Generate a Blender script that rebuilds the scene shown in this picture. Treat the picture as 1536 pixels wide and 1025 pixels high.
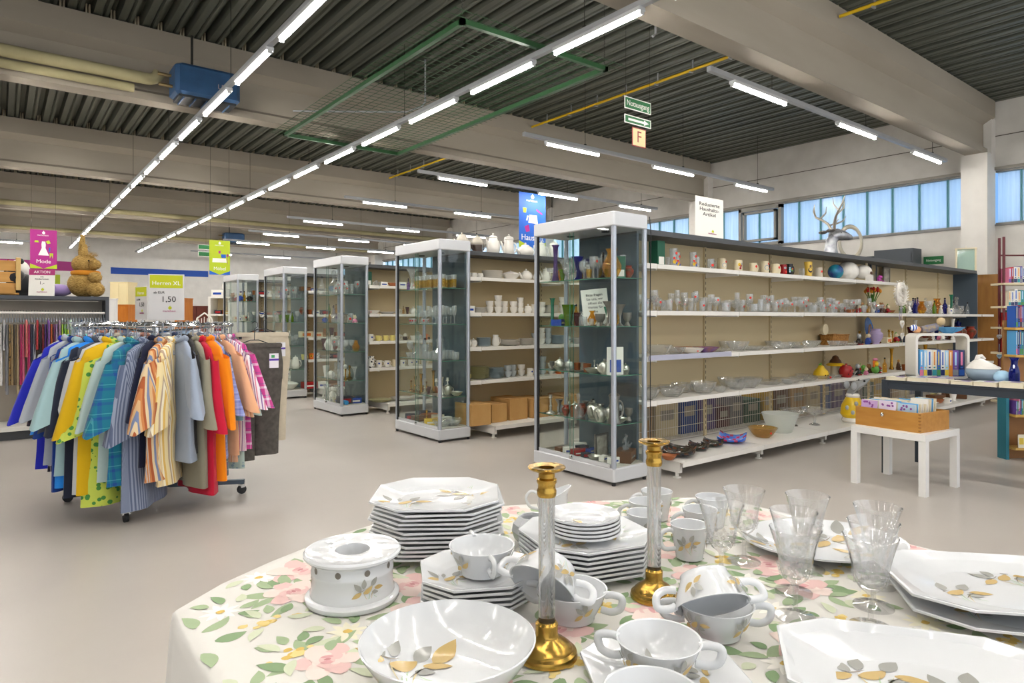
import bpy, bmesh, math, random
from math import pi, sin, cos, radians, hypot, atan2, sqrt
from mathutils import Vector, Matrix, Euler
rnd = random.Random(11)
SC = bpy.context.scene
COL = SC.collection
for _o in list(bpy.data.objects):
    bpy.data.objects.remove(_o)

# ------------------------------------------------------------------ colours and materials
def lin(h):
    if not isinstance(h, str):
        return tuple(h)[:3]
    h = h.lstrip('#')
    out = []
    for i in (0, 2, 4):
        c = int(h[i:i + 2], 16) / 255
        out.append(c / 12.92 if c <= .04045 else ((c + .055) / 1.055) ** 2.4)
    return tuple(out)

MATS = {}
def mat(name, col='808080', rough=.5, metal=0., spec=.5, coat=0., trans=0., ior=1.45, emit=None, es=0., sheen=0., sss=0., alpha=1.):
    if name in MATS:
        return MATS[name]
    m = bpy.data.materials.new(name); m.use_nodes = True
    b = m.node_tree.nodes['Principled BSDF']
    c = lin(col)
    b.inputs['Base Color'].default_value = (*c, 1)
    b.inputs['Roughness'].default_value = rough
    b.inputs['Metallic'].default_value = metal
    b.inputs['Specular IOR Level'].default_value = spec
    b.inputs['IOR'].default_value = ior
    b.inputs['Transmission Weight'].default_value = trans
    b.inputs['Coat Weight'].default_value = coat
    b.inputs['Sheen Weight'].default_value = sheen
    if emit:
        b.inputs['Emission Color'].default_value = (*lin(emit), 1)
        b.inputs['Emission Strength'].default_value = es
    m.diffuse_color = (*c, 1)
    MATS[name] = m
    return m

def nodes(m):
    return m.node_tree.nodes, m.node_tree.links, m.node_tree.nodes['Principled BSDF']

def noisy(name, c1, c2, scale=8., rough=.6, detail=4., stretch=(1, 1, 1), bump=0., metal=0., lo=.35, hi=.65, coords='Object', spec=.5):
    """principled surface whose colour wanders between two tones"""
    if name in MATS:
        return MATS[name]
    m = mat(name, c1, rough, metal, spec)
    N, L, b = nodes(m)
    tc = N.new('ShaderNodeTexCoord'); mp = N.new('ShaderNodeMapping'); mp.inputs['Scale'].default_value = stretch
    nz = N.new('ShaderNodeTexNoise'); nz.inputs['Scale'].default_value = scale; nz.inputs['Detail'].default_value = detail
    rp = N.new('ShaderNodeValToRGB')
    rp.color_ramp.elements[0].position = lo; rp.color_ramp.elements[1].position = hi
    rp.color_ramp.elements[0].color = (*lin(c1), 1); rp.color_ramp.elements[1].color = (*lin(c2), 1)
    L.new(tc.outputs[coords], mp.inputs[0]); L.new(mp.outputs[0], nz.inputs['Vector']); L.new(nz.outputs['Fac'], rp.inputs[0]); L.new(rp.outputs[0], b.inputs['Base Color'])
    if bump:
        bp = N.new('ShaderNodeBump'); bp.inputs['Strength'].default_value = bump; bp.inputs['Distance'].default_value = .01
        L.new(nz.outputs['Fac'], bp.inputs['Height']); L.new(bp.outputs[0], b.inputs['Normal'])
    return m

def thin_glass(name, tint='ffffff', refl=1.0, rough=.02, haze=0., hazecol='ffffff'):
    """a clear sheet: see-through with a Fresnel reflection and a little haze"""
    if name in MATS:
        return MATS[name]
    m = bpy.data.materials.new(name); m.use_nodes = True
    N, L = m.node_tree.nodes, m.node_tree.links
    N.remove(N['Principled BSDF'])
    out = N['Material Output']
    tr = N.new('ShaderNodeBsdfTransparent'); tr.inputs[0].default_value = (*lin(tint), 1)
    gl = N.new('ShaderNodeBsdfGlossy'); gl.inputs['Roughness'].default_value = rough
    lw = N.new('ShaderNodeLayerWeight'); lw.inputs[0].default_value = .5
    pw = N.new('ShaderNodeMath'); pw.operation = 'POWER'; pw.inputs[1].default_value = 4.5; L.new(lw.outputs['Facing'], pw.inputs[0])
    mu = N.new('ShaderNodeMath'); mu.operation = 'MULTIPLY_ADD'; mu.inputs[1].default_value = .8 * refl; mu.inputs[2].default_value = .035 * refl; mu.use_clamp = True
    mx = N.new('ShaderNodeMixShader')
    L.new(pw.outputs[0], mu.inputs[0]); L.new(mu.outputs[0], mx.inputs[0])
    base = tr.outputs[0]
    if haze:
        df = N.new('ShaderNodeBsdfDiffuse'); df.inputs[0].default_value = (*lin(hazecol), 1)
        tl = N.new('ShaderNodeBsdfTranslucent'); tl.inputs[0].default_value = (*lin(hazecol), 1)
        ad = N.new('ShaderNodeMixShader'); L.new(df.outputs[0], ad.inputs[1]); L.new(tl.outputs[0], ad.inputs[2])
        hz = N.new('ShaderNodeMixShader'); hz.inputs[0].default_value = haze
        L.new(tr.outputs[0], hz.inputs[1]); L.new(ad.outputs[0], hz.inputs[2]); base = hz.outputs[0]
    L.new(base, mx.inputs[1]); L.new(gl.outputs[0], mx.inputs[2]); L.new(mx.outputs[0], out.inputs[0])
    m.diffuse_color = (*lin(tint), .3)
    MATS[name] = m
    return m

def fabric(name, kind, cols, sx=.03, rough=.85):
    """cloth: plain, vertical stripes (x), check (x and z) or print spots, in the garment's own coordinates"""
    if name in MATS:
        return MATS[name]
    m = mat(name, cols[0], rough, sheen=.15, spec=.2)
    if kind == 'plain':
        N, L, b = nodes(m)
        nz = N.new('ShaderNodeTexNoise'); nz.inputs['Scale'].default_value = 14; nz.inputs['Detail'].default_value = 3
        bp = N.new('ShaderNodeBump'); bp.inputs['Strength'].default_value = .25; bp.inputs['Distance'].default_value = .02
        tc = N.new('ShaderNodeTexCoord'); L.new(tc.outputs['Object'], nz.inputs['Vector']); L.new(nz.outputs['Fac'], bp.inputs['Height']); L.new(bp.outputs[0], b.inputs['Normal'])
        return m
    N, L, b = nodes(m)
    tc = N.new('ShaderNodeTexCoord'); sp = N.new('ShaderNodeSeparateXYZ'); L.new(tc.outputs['Object'], sp.inputs[0])
    def band(src, period, ramp):
        a = N.new('ShaderNodeMath'); a.operation = 'DIVIDE'; a.inputs[1].default_value = period; L.new(src, a.inputs[0])
        f = N.new('ShaderNodeMath'); f.operation = 'FRACT'; L.new(a.outputs[0], f.inputs[0])
        r = N.new('ShaderNodeValToRGB'); r.color_ramp.interpolation = 'CONSTANT'
        els = r.color_ramp.elements
        while len(els) < len(ramp):
            els.new(.5)
        for e, (p, c) in zip(els, ramp):
            e.position = p
        for e, (p, c) in zip(r.color_ramp.elements, ramp):
            e.color = (*lin(c), 1)
        L.new(f.outputs[0], r.inputs[0])
        return r.outputs[0]
    add = N.new('ShaderNodeMath'); add.operation = 'ADD'; L.new(sp.outputs['X'], add.inputs[0])
    ymul = N.new('ShaderNodeMath'); ymul.operation = 'MULTIPLY'; ymul.inputs[1].default_value = .3; L.new(sp.outputs['Y'], ymul.inputs[0]); L.new(ymul.outputs[0], add.inputs[1])
    def mth(op, a, b=None, clamp=False):
        q = N.new('ShaderNodeMath'); q.operation = op; q.use_clamp = clamp
        for i, s_ in enumerate((a, b)):
            if s_ is None:
                continue
            if isinstance(s_, (int, float)):
                q.inputs[i].default_value = s_
            else:
                L.new(s_, q.inputs[i])
        return q.outputs[0]
    ax = mth('ABSOLUTE', sp.outputs['X']); fc = mth('MULTIPLY', mth('SUBTRACT', ax, .2), 30., True)
    xs = mth('ADD', mth('ADD', ax, ymul.outputs[0]), mth('MULTIPLY', mth('MULTIPLY', sp.outputs['Z'], .24), fc))
    n = len(cols)
    if kind == 'stripe':
        o = band(xs, sx, [(i / n, c) for i, c in enumerate(cols)])
        L.new(o, b.inputs['Base Color'])
    elif kind == 'check':
        ramp = [(0, cols[0]), (.42, cols[1]), (.62, cols[0]), (.8, cols[-1]), (.86, cols[0])]
        o1 = band(xs, sx, ramp); o2 = band(sp.outputs['Z'], sx, ramp)
        mx = N.new('ShaderNodeMix'); mx.data_type = 'RGBA'; mx.inputs['Factor'].default_value = .5
        L.new(o1, mx.inputs['A']); L.new(o2, mx.inputs['B']); L.new(mx.outputs['Result'], b.inputs['Base Color'])
    elif kind == 'print':
        vo = N.new('ShaderNodeTexVoronoi'); vo.inputs['Scale'].default_value = 1 / sx
        L.new(tc.outputs['Object'], vo.inputs['Vector'])
        r = N.new('ShaderNodeValToRGB'); r.color_ramp.interpolation = 'CONSTANT'
        r.color_ramp.elements[0].color = (*lin(cols[1]), 1); r.color_ramp.elements[1].color = (*lin(cols[0]), 1); r.color_ramp.elements[1].position = .36
        L.new(vo.outputs['Distance'], r.inputs[0]); L.new(r.outputs[0], b.inputs['Base Color'])
    return m

# ------------------------------------------------------------------ mesh builder
class MB:
    def __init__(s):
        s.v = []; s.f = []; s.m = []; s.s = []; s.M = Matrix(); s.mi = 0; s.sm = False
    def at(s, loc=(0, 0, 0), rot=(0, 0, 0), sc=(1, 1, 1)):
        s.M = Matrix.LocRotScale(Vector(loc), Euler(rot), Vector(sc)); return s
    def pv(s, pts):
        b = len(s.v)
        s.v.extend(tuple(s.M @ Vector(p)) for p in pts)
        return b
    def face(s, idx, mi=None, sm=None):
        s.f.append(tuple(idx)); s.m.append(s.mi if mi is None else mi); s.s.append(s.sm if sm is None else sm)
    def poly(s, pts, mi=None, sm=None):
        b = s.pv(pts); s.face(range(b, b + len(pts)), mi, sm)
    def box(s, a, b, mi=None):
        x0, y0, z0 = a; x1, y1, z1 = b
        i = s.pv([(x0, y0, z0), (x1, y0, z0), (x1, y1, z0), (x0, y1, z0), (x0, y0, z1), (x1, y0, z1), (x1, y1, z1), (x0, y1, z1)])
        for q in ((0, 3, 2, 1), (4, 5, 6, 7), (0, 1, 5, 4), (1, 2, 6, 5), (2, 3, 7, 6), (3, 0, 4, 7)):
            s.face([i + k for k in q], mi, False)
        return s
    def cbox(s, c, d, mi=None):
        return s.box([c[k] - d[k] / 2 for k in range(3)], [c[k] + d[k] / 2 for k in range(3)], mi)
    def bbox(s, a, b, r=.004, mi=None):
        """box with chamfered vertical and top edges"""
        x0, y0, z0 = a; x1, y1, z1 = b
        def ring(i, z):
            return [(x0 + i, y0 + i + r, z), (x0 + i + r, y0 + i, z), (x1 - i - r, y0 + i, z), (x1 - i, y0 + i + r, z), (x1 - i, y1 - i - r, z), (x1 - i - r, y1 - i, z), (x0 + i + r, y1 - i, z), (x0 + i, y1 - i - r, z)]
        s.loft([ring(r * .7, z0), ring(0, z0 + r * .7), ring(0, z1 - r * .7), ring(r * .7, z1)], mi=mi, sm=False)
        return s
    def loft(s, rings, closed=True, caps=True, mi=None, sm=None):
        n = len(rings[0]); b = s.pv([p for r in rings for p in r])
        for k in range(len(rings) - 1):
            for j in range(n if closed else n - 1):
                j2 = (j + 1) % n
                s.face((b + k * n + j, b + k * n + j2, b + (k + 1) * n + j2, b + (k + 1) * n + j), mi, sm)
        if caps:
            s.face([b + j for j in reversed(range(n))], mi, False)
            s.face([b + (len(rings) - 1) * n + j for j in range(n)], mi, False)
        return s
    def lathe(s, prof, n=24, mi=None, sm=True, flute=None):
        """profile [(r, z)] turned about z; r = 0 closes the end; flute(k, r, z) may change the radius"""
        rows = []
        for r, z in prof:
            if r < 1e-6:
                rows.append([s.pv([(0, 0, z)])])
            else:
                b = s.pv([((flute(k, r, z) if flute else r) * cos(2 * pi * k / n), (flute(k, r, z) if flute else r) * sin(2 * pi * k / n), z) for k in range(n)])
                rows.append(list(range(b, b + n)))
        for a, b in zip(rows, rows[1:]):
            if len(a) == 1 and len(b) == 1:
                continue
            for k in range(n):
                k2 = (k + 1) % n
                if len(a) == 1:
                    s.face((a[0], b[k2], b[k]), mi, sm)
                elif len(b) == 1:
                    s.face((a[k], a[k2], b[0]), mi, sm)
                else:
                    s.face((a[k], a[k2], b[k2], b[k]), mi, sm)
        return s
    def tube(s, pts, r, n=8, closed=False, mi=None, sm=True, flat=None, fine=0):
        """round bar along points; r may be a list; flat scales the second axis; fine adds rounded steps between points"""
        P = [Vector(p) for p in pts]; rings = []
        if fine:
            Q = []; rq = []
            for i in range(len(P) - 1):
                p0, p1, p2, p3 = P[max(i - 1, 0)], P[i], P[i + 1], P[min(i + 2, len(P) - 1)]
                for k in range(fine):
                    t = k / fine
                    Q.append(.5 * ((2 * p1) + (p2 - p0) * t + (2 * p0 - 5 * p1 + 4 * p2 - p3) * t * t + (3 * p1 - p0 - 3 * p2 + p3) * t ** 3))
                    if isinstance(r, (list, tuple)):
                        rq.append(r[i] + (r[i + 1] - r[i]) * t)
            Q.append(P[-1]); P = Q
            if rq:
                r = rq + [r[-1]]
        m = len(P)
        up = Vector((0, 0, 1))
        prev = None
        for i, p in enumerate(P):
            t = (P[(i + 1) % m] - P[i - 1]) if closed else (P[min(i + 1, m - 1)] - P[max(i - 1, 0)])
            t.normalize()
            if prev is None:
                u = t.cross(up) if abs(t.dot(up)) < .95 else t.cross(Vector((1, 0, 0)))
            else:
                u = prev - t * prev.dot(t)
            u.normalize(); prev = u; w = t.cross(u)
            rr = r[i] if isinstance(r, (list, tuple)) else r
            fl = flat or 1.
            rings.append([tuple(p + u * (rr * cos(2 * pi * k / n)) + w * (rr * fl * sin(2 * pi * k / n))) for k in range(n)])
        if closed:
            rings.append(rings[0])
        return s.loft(rings, True, not closed, mi, sm)
    def ball(s, c, r, n=12, m=8, mi=None, sm=True, sq=None):
        rx, ry, rz = r if isinstance(r, (list, tuple)) else (r, r, r)
        old = s.M
        s.M = old @ Matrix.LocRotScale(Vector(c), None, Vector((rx, ry, rz)))
        s.lathe([(0, -1)] + [(sin(pi * k / m), -cos(pi * k / m)) for k in range(1, m)] + [(0, 1)], n, mi, sm)
        s.M = old
        return s
    def prism(s, pts, z0, z1, mi=None, sm=False):
        return s.loft([[(x, y, z0) for x, y in pts], [(x, y, z1) for x, y in pts]], mi=mi, sm=sm)
    def mesh(s, name, mats, sharp=35):
        me = bpy.data.meshes.new(name)
        me.from_pydata(s.v, [], s.f)
        for m in (mats if isinstance(mats, (list, tuple)) else [mats]):
            me.materials.append(m)
        me.polygons.foreach_set('material_index', s.m)
        me.polygons.foreach_set('use_smooth', s.s)
        if sharp and any(s.s):
            me.set_sharp_from_angle(angle=radians(sharp))
        me.validate(); me.update()
        return me

def link(name, me, parent=None, loc=(0, 0, 0), rot=(0, 0, 0), sc=(1, 1, 1)):
    o = bpy.data.objects.new(name, me)
    COL.objects.link(o)
    o.location = loc; o.rotation_euler = rot; o.scale = sc
    if parent is not None:
        o.parent = parent
    return o

def build(mb, name, mats, parent=None, loc=(0, 0, 0), rot=(0, 0, 0), sc=(1, 1, 1), sharp=35, label=None):
    o = link(name, mb.mesh(name, mats, sharp), parent, loc, rot, sc)
    if label:
        o['label'] = label
    return o

def tag(o, label, cat, group=None, kind=None):
    o['label'] = label; o['category'] = cat
    if group:
        o['group'] = group
    if kind:
        o['kind'] = kind
    return o

def empty(name, loc=(0, 0, 0), rz=0., label=None, cat=None, group=None, kind=None):
    o = link(name, None, None, loc, (0, 0, rz)); o.empty_display_size = .1
    if label:
        tag(o, label, cat, group, kind)
    return o

def clone(o, loc=None, rz=None, label=None, group=None, parent=None, rot=None, sc=None, swap=None):
    """a copy of a thing with copies of its parts; swap = {material: other material}"""
    c = o.copy(); COL.objects.link(c)
    if parent is not None:
        c.parent = parent
        c.matrix_parent_inverse = o.matrix_parent_inverse
    if loc is not None:
        c.location = loc
    if rot is not None:
        c.rotation_euler = rot
    if rz is not None:
        c.rotation_euler = (c.rotation_euler[0], c.rotation_euler[1], rz)
    if sc is not None:
        c.scale = sc
    if label:
        c['label'] = label
    if group:
        c['group'] = group
    if swap and c.data:
        for i, sl in enumerate(c.data.materials):
            if sl in swap:
                c.material_slots[i].link = 'OBJECT'; c.material_slots[i].material = swap[sl]
    for ch in KIDS.get(o.name, []) or [x for x in o.children]:
        clone(ch, parent=c, swap=swap)
    return c
KIDS = {}

ONES = 'zeroth first second third fourth fifth sixth seventh eighth ninth tenth eleventh twelfth thirteenth fourteenth fifteenth sixteenth seventeenth eighteenth nineteenth'.split()
TENS = {2: 'twent', 3: 'thirt', 4: 'fort', 5: 'fift', 6: 'sixt', 7: 'sevent', 8: 'eight', 9: 'ninet'}
def nth(i):
    if i < 20:
        return ONES[i]
    if i >= 100:
        return 'hundred-and-' + nth(i - 100) if i > 100 else 'hundredth'
    t, u = divmod(i, 10)
    return TENS[t] + 'ieth' if u == 0 else TENS[t] + 'y-' + ONES[u]

COUNT = {}
def nextof(key):
    COUNT[key] = COUNT.get(key, 0) + 1
    return COUNT[key]

def text_mesh(body, size, font_depth=.0008, align='CENTER', spacing=1., shear=0.):
    cu = bpy.data.curves.new('lettering', 'FONT'); cu.body = body; cu.size = size; cu.align_x = align; cu.align_y = 'CENTER'
    cu.extrude = font_depth; cu.resolution_u = 3; cu.space_line = .95; cu.space_character = spacing; cu.shear = shear
    o = bpy.data.objects.new('lettering', cu); COL.objects.link(o)
    dg = bpy.context.evaluated_depsgraph_get()
    me = bpy.data.meshes.new_from_object(o.evaluated_get(dg))
    bpy.data.objects.remove(o); bpy.data.curves.remove(cu)
    me.name = 'lettering'
    return me

def lettering(body, size, material, parent, loc, rot=(pi / 2, 0, 0), name='lettering', sx=1., spacing=1., align='CENTER'):
    me = text_mesh(body, size, spacing=spacing, align=align)
    me.materials.clear(); me.materials.append(material)
    return link(name, me, parent, loc, rot, (sx, 1, 1))

# ------------------------------------------------------------------ pixel to place (1536 x 1025 frame)
CF, CX, CY, CA, CH = 985., 768., 477.5, radians(38.), 1.3
FW = Vector((sin(CA), cos(CA), 0)); RT = Vector((cos(CA), -sin(CA), 0)); UP = Vector((0, 0, 1)); EYE = Vector((0, 0, CH))
def ray(u, v):
    return FW + RT * ((u - CX) / CF) + UP * ((CY - v) / CF)
def onz(u, v, z):
    r = ray(u, v); return EYE + r * ((z - CH) / r.z)
def onx(u, v, x):
    r = ray(u, v); return EYE + r * (x / r.x)
def ony(u, v, y):
    r = ray(u, v); return EYE + r * (y / r.y)
def ond(u, v, d):
    return EYE + ray(u, v) * d

cam = bpy.data.cameras.new('camera'); camo = bpy.data.objects.new('camera', cam); COL.objects.link(camo)
camo.location = EYE; camo.rotation_euler = (pi / 2, 0, -CA)
cam.sensor_width = 36; cam.sensor_fit = 'HORIZONTAL'; cam.lens = CF / 1536 * 36; cam.shift_y = -(512.5 - CY) / 1536
cam.clip_start = .05; cam.clip_end = 200
SC.camera = camo
LED, SKY, EXPO = 96., 2.3, .12
# ================================================================== the hall
XW, YB, XL, YF, ZC = 14.0, 33.0, -13.0, -4.8, 5.15
M_floor = noisy('floor_screed', 'b9b2ab', 'c4bdb5', 1.1, .33, detail=6, lo=.25, hi=.75, spec=.4)
M_wall = noisy('wall_paint', 'c9c6c0', 'd2cfc9', 3, .85)
M_wallw = noisy('white_wall_paint', 'dcdad6', 'e4e2de', 3, .85)
M_conc = noisy('concrete_paint', '968e81', 'a0988b', 1.6, .8, stretch=(.25, 1, 1))
M_deck = noisy('deck_steel', '53574f', '62655b', 2.2, .45, stretch=(4, .2, 1), metal=.35)
M_wframe_ = mat('added_front_frame', 'b8b8b8', .5)
M_groove = mat('groove', '5d5850', .9)
M_col = noisy('column_paint', 'cfccc6', 'd8d5cf', 3, .8)

def struct(o, label):
    o['kind'] = 'structure'; o['label'] = label; return o

m = MB().box((XL, YF, -.1), (XW, YB, 0))
struct(build(m, 'floor', M_floor), 'grey beige screed floor of the whole sales hall')

BEAMY = [-1.8, 4.12, 10.0, 15.95, 21.9, 27.8]
# window wall: panels below and above the strip of glass
m = MB().box((XW, YF, 0), (XW + .25, YB, 2.97)); m.box((XW, YF, 3.93), (XW + .25, YB, ZC + .3))
m.box((XW - .004, YF, 4.535), (XW, YB, 4.55), 1); m.box((XW - .035, YF, 2.94), (XW, YB, 2.97), 2); m.box((XW - .05, YF, 3.93), (XW, YB, 3.985), 3)
struct(build(m, 'wall_right', [M_wall, M_groove, mat('sill_metal', '6b6a68', .4, .6), mat('lintel_shade_metal', '8a857c', .5)]), 'pale panel wall carrying the strip of glass')
m = MB().box((XL, YB, 0), (XW + .25, YB + .2, ZC + .3))
struct(build(m, 'wall_back', M_wallw), 'white wall at the far end of the hall')
m = MB().box((XL - .2, YF, 0), (XL, YB + .2, ZC + .3)); struct(build(m, 'wall_left', M_wall), 'pale side wall')
GA, GB, GZ = -9., 12., 3.4  # glazing added behind the camera to let in frontal fill light
m = MB()
for a, b_ in (((XL - .2, 0), (GA, ZC + .3)), ((GB, 0), (XW + .25, ZC + .3)), ((GA, GZ), (GB, ZC + .3)), ((GA, 0), (GB, .1))):
    m.box((a[0], YF - .2, a[1]), (b_[0], YF, b_[1]))
struct(build(m, 'wall_front', M_wallw), 'pale wall with the added glazing for fill light behind the viewer')
w_ = empty('window_9', (0, YF, 0)); struct(w_, 'added glazing behind the viewer that lets in fill daylight')
build(MB().box((GA, -.11, .1), (GB, -.1, GZ)), 'glass', thin_glass('added_front_glass', 'ffffff', .6), w_)
fm = MB(); x_ = GA
while x_ < GB + .1:
    fm.box((x_ - .03, -.14, .1), (x_ + .03, -.06, GZ)); x_ += 1.5
fm.box((GA, -.14, 2.3), (GB, -.06, 2.36)); build(fm, 'frame', M_wframe_, w_)
# corrugated roof deck, ribs along the hall
m = MB(); pts = []; x = XL - .1; P = .27
while x < XW + .3:
    pts += [(x, ZC), (x + .085, ZC), (x + .105, ZC + .03), (x + .125, ZC), (x + .16, ZC), (x + .185, ZC + .12), (x + .245, ZC + .12)]; x += P
pts.append((x, ZC))
b0 = m.pv([(px, YF, pz) for px, pz in pts]); b1 = m.pv([(px, YB + .2, pz) for px, pz in pts])
for k in range(len(pts) - 1):
    m.face((b0 + k, b1 + k, b1 + k + 1, b0 + k + 1))
m.poly([(XL - .2, YF - .2, ZC + .3), (XW + .3, YF - .2, ZC + .3), (XW + .3, YB + .3, ZC + .3), (XL - .2, YB + .3, ZC + .3)])
struct(build(m, 'ceiling', M_deck), 'dark ribbed steel roof deck')
# concrete I-beams and their columns
prof = [(-.14, 4.2), (-.14, 4.3), (-.07, 4.35), (-.07, 4.74), (-.24, 4.84), (-.24, 5.13), (.24, 5.13), (.24, 4.84), (.07, 4.74), (.07, 4.35), (.14, 4.3), (.14, 4.2)]
M_foam = mat('foam_filler', 'b3a98f', .9)
for i, by in enumerate(BEAMY):
    m = MB(); m.loft([[(XL, by + y, z) for y, z in prof], [(XW - .15, by + y, z) for y, z in prof]])
    o = struct(build(m, 'concrete_beam', M_conc), 'pale concrete roof beam, %s from the glass tables end of the hall' % nth(i + 1))
    m = MB(); x = XL - .1
    while x < XW - .3:
        for dx in (.187, .222):
            m.box((x + dx, by - .2, 5.13), (x + dx + .02, by + .2, 5.26))
        x += P
    build(m, 'foam_filler', M_foam, o)
    m = MB().box((XW - .42, by - .2, 0), (XW, by + .2, 4.2)); m.box((XW - .2, by - .2, 4.2), (XW, by - .075, 4.84)); m.box((XW - .2, by + .075, 4.2), (XW, by + .2, 4.84))
    struct(build(m, 'concrete_column', M_col), 'pale painted column under the %s beam at the window wall' % nth(i + 1))

# strip windows of profiled glass
M_uglass = bpy.data.materials.new('profiled_glass'); M_uglass.use_nodes = True
def _ug():
    N, L = M_uglass.node_tree.nodes, M_uglass.node_tree.links
    N.remove(N['Principled BSDF'])
    tr = N.new('ShaderNodeBsdfTransparent'); tr.inputs[0].default_value = (*lin('e6f0f6'), 1)
    tl = N.new('ShaderNodeBsdfTranslucent'); tl.inputs[0].default_value = (*lin('dceaf4'), 1)
    gl = N.new('ShaderNodeBsdfGlossy'); gl.inputs['Roughness'].default_value = .25
    m1 = N.new('ShaderNodeMixShader'); m1.inputs[0].default_value = .35; m2 = N.new('ShaderNodeMixShader'); m2.inputs[0].default_value = .05
    tc = N.new('ShaderNodeTexCoord'); mp = N.new('ShaderNodeMapping'); mp.inputs['Scale'].default_value = (1, 14, .6); nz = N.new('ShaderNodeTexNoise'); nz.inputs['Scale'].default_value = 1.3; nz.inputs['Detail'].default_value = 4
    mr = N.new('ShaderNodeMapRange'); mr.inputs['To Min'].default_value = .2; mr.inputs['To Max'].default_value = .55
    L.new(tc.outputs['Object'], mp.inputs[0]); L.new(mp.outputs[0], nz.inputs['Vector']); L.new(nz.outputs['Fac'], mr.inputs[0]); L.new(mr.outputs[0], m1.inputs[0])
    L.new(tr.outputs[0], m1.inputs[1]); L.new(tl.outputs[0], m1.inputs[2]); L.new(m1.outputs[0], m2.inputs[1]); L.new(gl.outputs[0], m2.inputs[2])
    L.new(m2.outputs[0], N['Material Output'].inputs[0])
_ug()
M_joint = mat('glass_joint', '3f7f86', .4); M_wframe = mat('window_steel', '77756f', .45, .5)
ends = [YF] + BEAMY + [YB]
for i in range(len(ends) - 1):
    y0 = ends[i] + (.2 if i else 0); y1 = ends[i + 1] - (.2 if i + 1 < len(ends) - 1 else 0)
    w = empty('window_%d' % (i + 1), (XW, 0, 0)); struct(w, 'strip of blue profiled glass in bay %s of the window wall' % nth(i + 1))
    g = MB(); j = MB(); f = MB(); y = y0 + (.3 if i == 1 else .37)
    cuts = [y0]
    while y < y1 - .1:
        cuts.append(y); y += .486
    cuts.append(y1)
    for a, b_ in zip(cuts, cuts[1:]):
        g.box((.10, a + .012, 2.97), (.112, b_ - .012, 3.93))
    for a in cuts[1:-1]:
        j.box((.06, a - .014, 2.97), (.14, a + .014, 3.93))
    f.box((.02, y0, 2.97), (.16, y1, 3.0)); f.box((.02, y0, 3.9), (.16, y1, 3.93))
    if i == 2:   # an opening sash in the second bay
        for a, b_ in ((7.98, 8.05), (9.0, 9.07)):
            f.box((-.02, a, 3.0), (.1, b_, 3.9))
        f.box((-.02, 7.98, 2.98), (.1, 9.07, 3.06)); f.box((-.02, 7.98, 3.82), (.1, 9.07, 3.9))
        for a, b_ in ((8.1, 8.15), (8.9, 8.95)):
            f.box((-.04, a, 3.1), (.06, b_, 3.8))
        f.box((-.04, 8.1, 3.1), (.06, 8.95, 3.15)); f.box((-.04, 8.1, 3.75), (.06, 8.95, 3.8))
    build(g, 'glass', M_uglass, w); build(j, 'mullion', M_joint, w); build(f, 'frame', M_wframe, w)

# coloured bands on the far wall
m = MB().box((-3.0, YB - .012, 3.27), (2.62, YB, 3.66)); struct(build(m, 'trim_1', mat('magenta_band', 'a3327f', .6)), 'magenta band painted on the far wall')
m = MB().box((3.8, YB - .012, 3.22), (7.72, YB, 3.5)); struct(build(m, 'trim_2', mat('blue_band', '1f4fae', .6)), 'blue band painted on the far wall')
m = MB().box((1.1, YB - .012, 2.7), (2.0, YB, 3.1)); struct(build(m, 'trim_3', mat('lime_band', 'a9c02c', .6)), 'lime green patch painted on the far wall')

# ------------------------------------------------------------------ light lines
M_alu = mat('lamp_rail_grey', 'a9acb0', .4, .5); M_house = mat('lamp_housing', 'c3c5c7', .4, .3); M_wire = mat('hanger_wire', '33332f', .5, .5)
M_led = mat('led_diffuser', 'ffffff', .5, emit='fffaf3', es=LED)
ZL = 4.0
def rail(axis, fixed, a, b, name_label, wires):
    r = MB()
    if axis == 'y':
        r.bbox((fixed - .03, a, ZL + .06), (fixed + .03, b, ZL + .12), .006)
    else:
        r.bbox((a, fixed - .03, ZL + .06), (b, fixed + .03, ZL + .12), .006)
    o = build(r, 'light_track', M_alu)
    tag(o, name_label, 'light track', 'suspended light tracks')
    for q in wires:
        p = (fixed, q) if axis == 'y' else (q, fixed)
        wv = MB().tube([(p[0], p[1], ZL + .12), (p[0], p[1], ZC)], .004, 5)
        wv.cbox((p[0], p[1], ZL + .13), (.03, .03, .03))
        build(wv, 'hanger', M_wire, o)
    return o
_lp = MB().bbox((-.58, -.042, .024), (.58, .042, .062), .004); LAMP_H = _lp.mesh('lamp_housing', M_house)
_lp = MB(); _lp.loft([[(x, y, z) for y, z in ((-.02, .024), (-.018, .004), (-.009, -.006), (.009, -.006), (.018, .004), (.02, .024))] for x in (-.57, .57)], sm=False); LAMP_D = _lp.mesh('lamp_tube', M_led)
LAMP_E = MB().box((.571, -.024, -.01), (.58, .024, .0238)).mesh('lamp_end', M_house)
def lamp(x, y, rz, label, group):
    e = empty('ceiling_lamp', (x, y, ZL), rz, label, 'lamp', group)
    link('housing', LAMP_H, e); link('diffuser', LAMP_D, e); link('end_cap', LAMP_E, e); link('end_cap', LAMP_E, e, rot=(0, 0, pi))
    return e
LINES = [('y', 2.17, -3.6, 31.3, 'light track over the clothes carousel', 5.85), ('y', 4.49, -4.2, 31.3, 'light track through the green mesh panel', 4.45), ('y', -.15, -4.2, 28.6, 'added fill track over the laid table', 5.)]  # the third track is out of view, added to light the laid table
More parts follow.
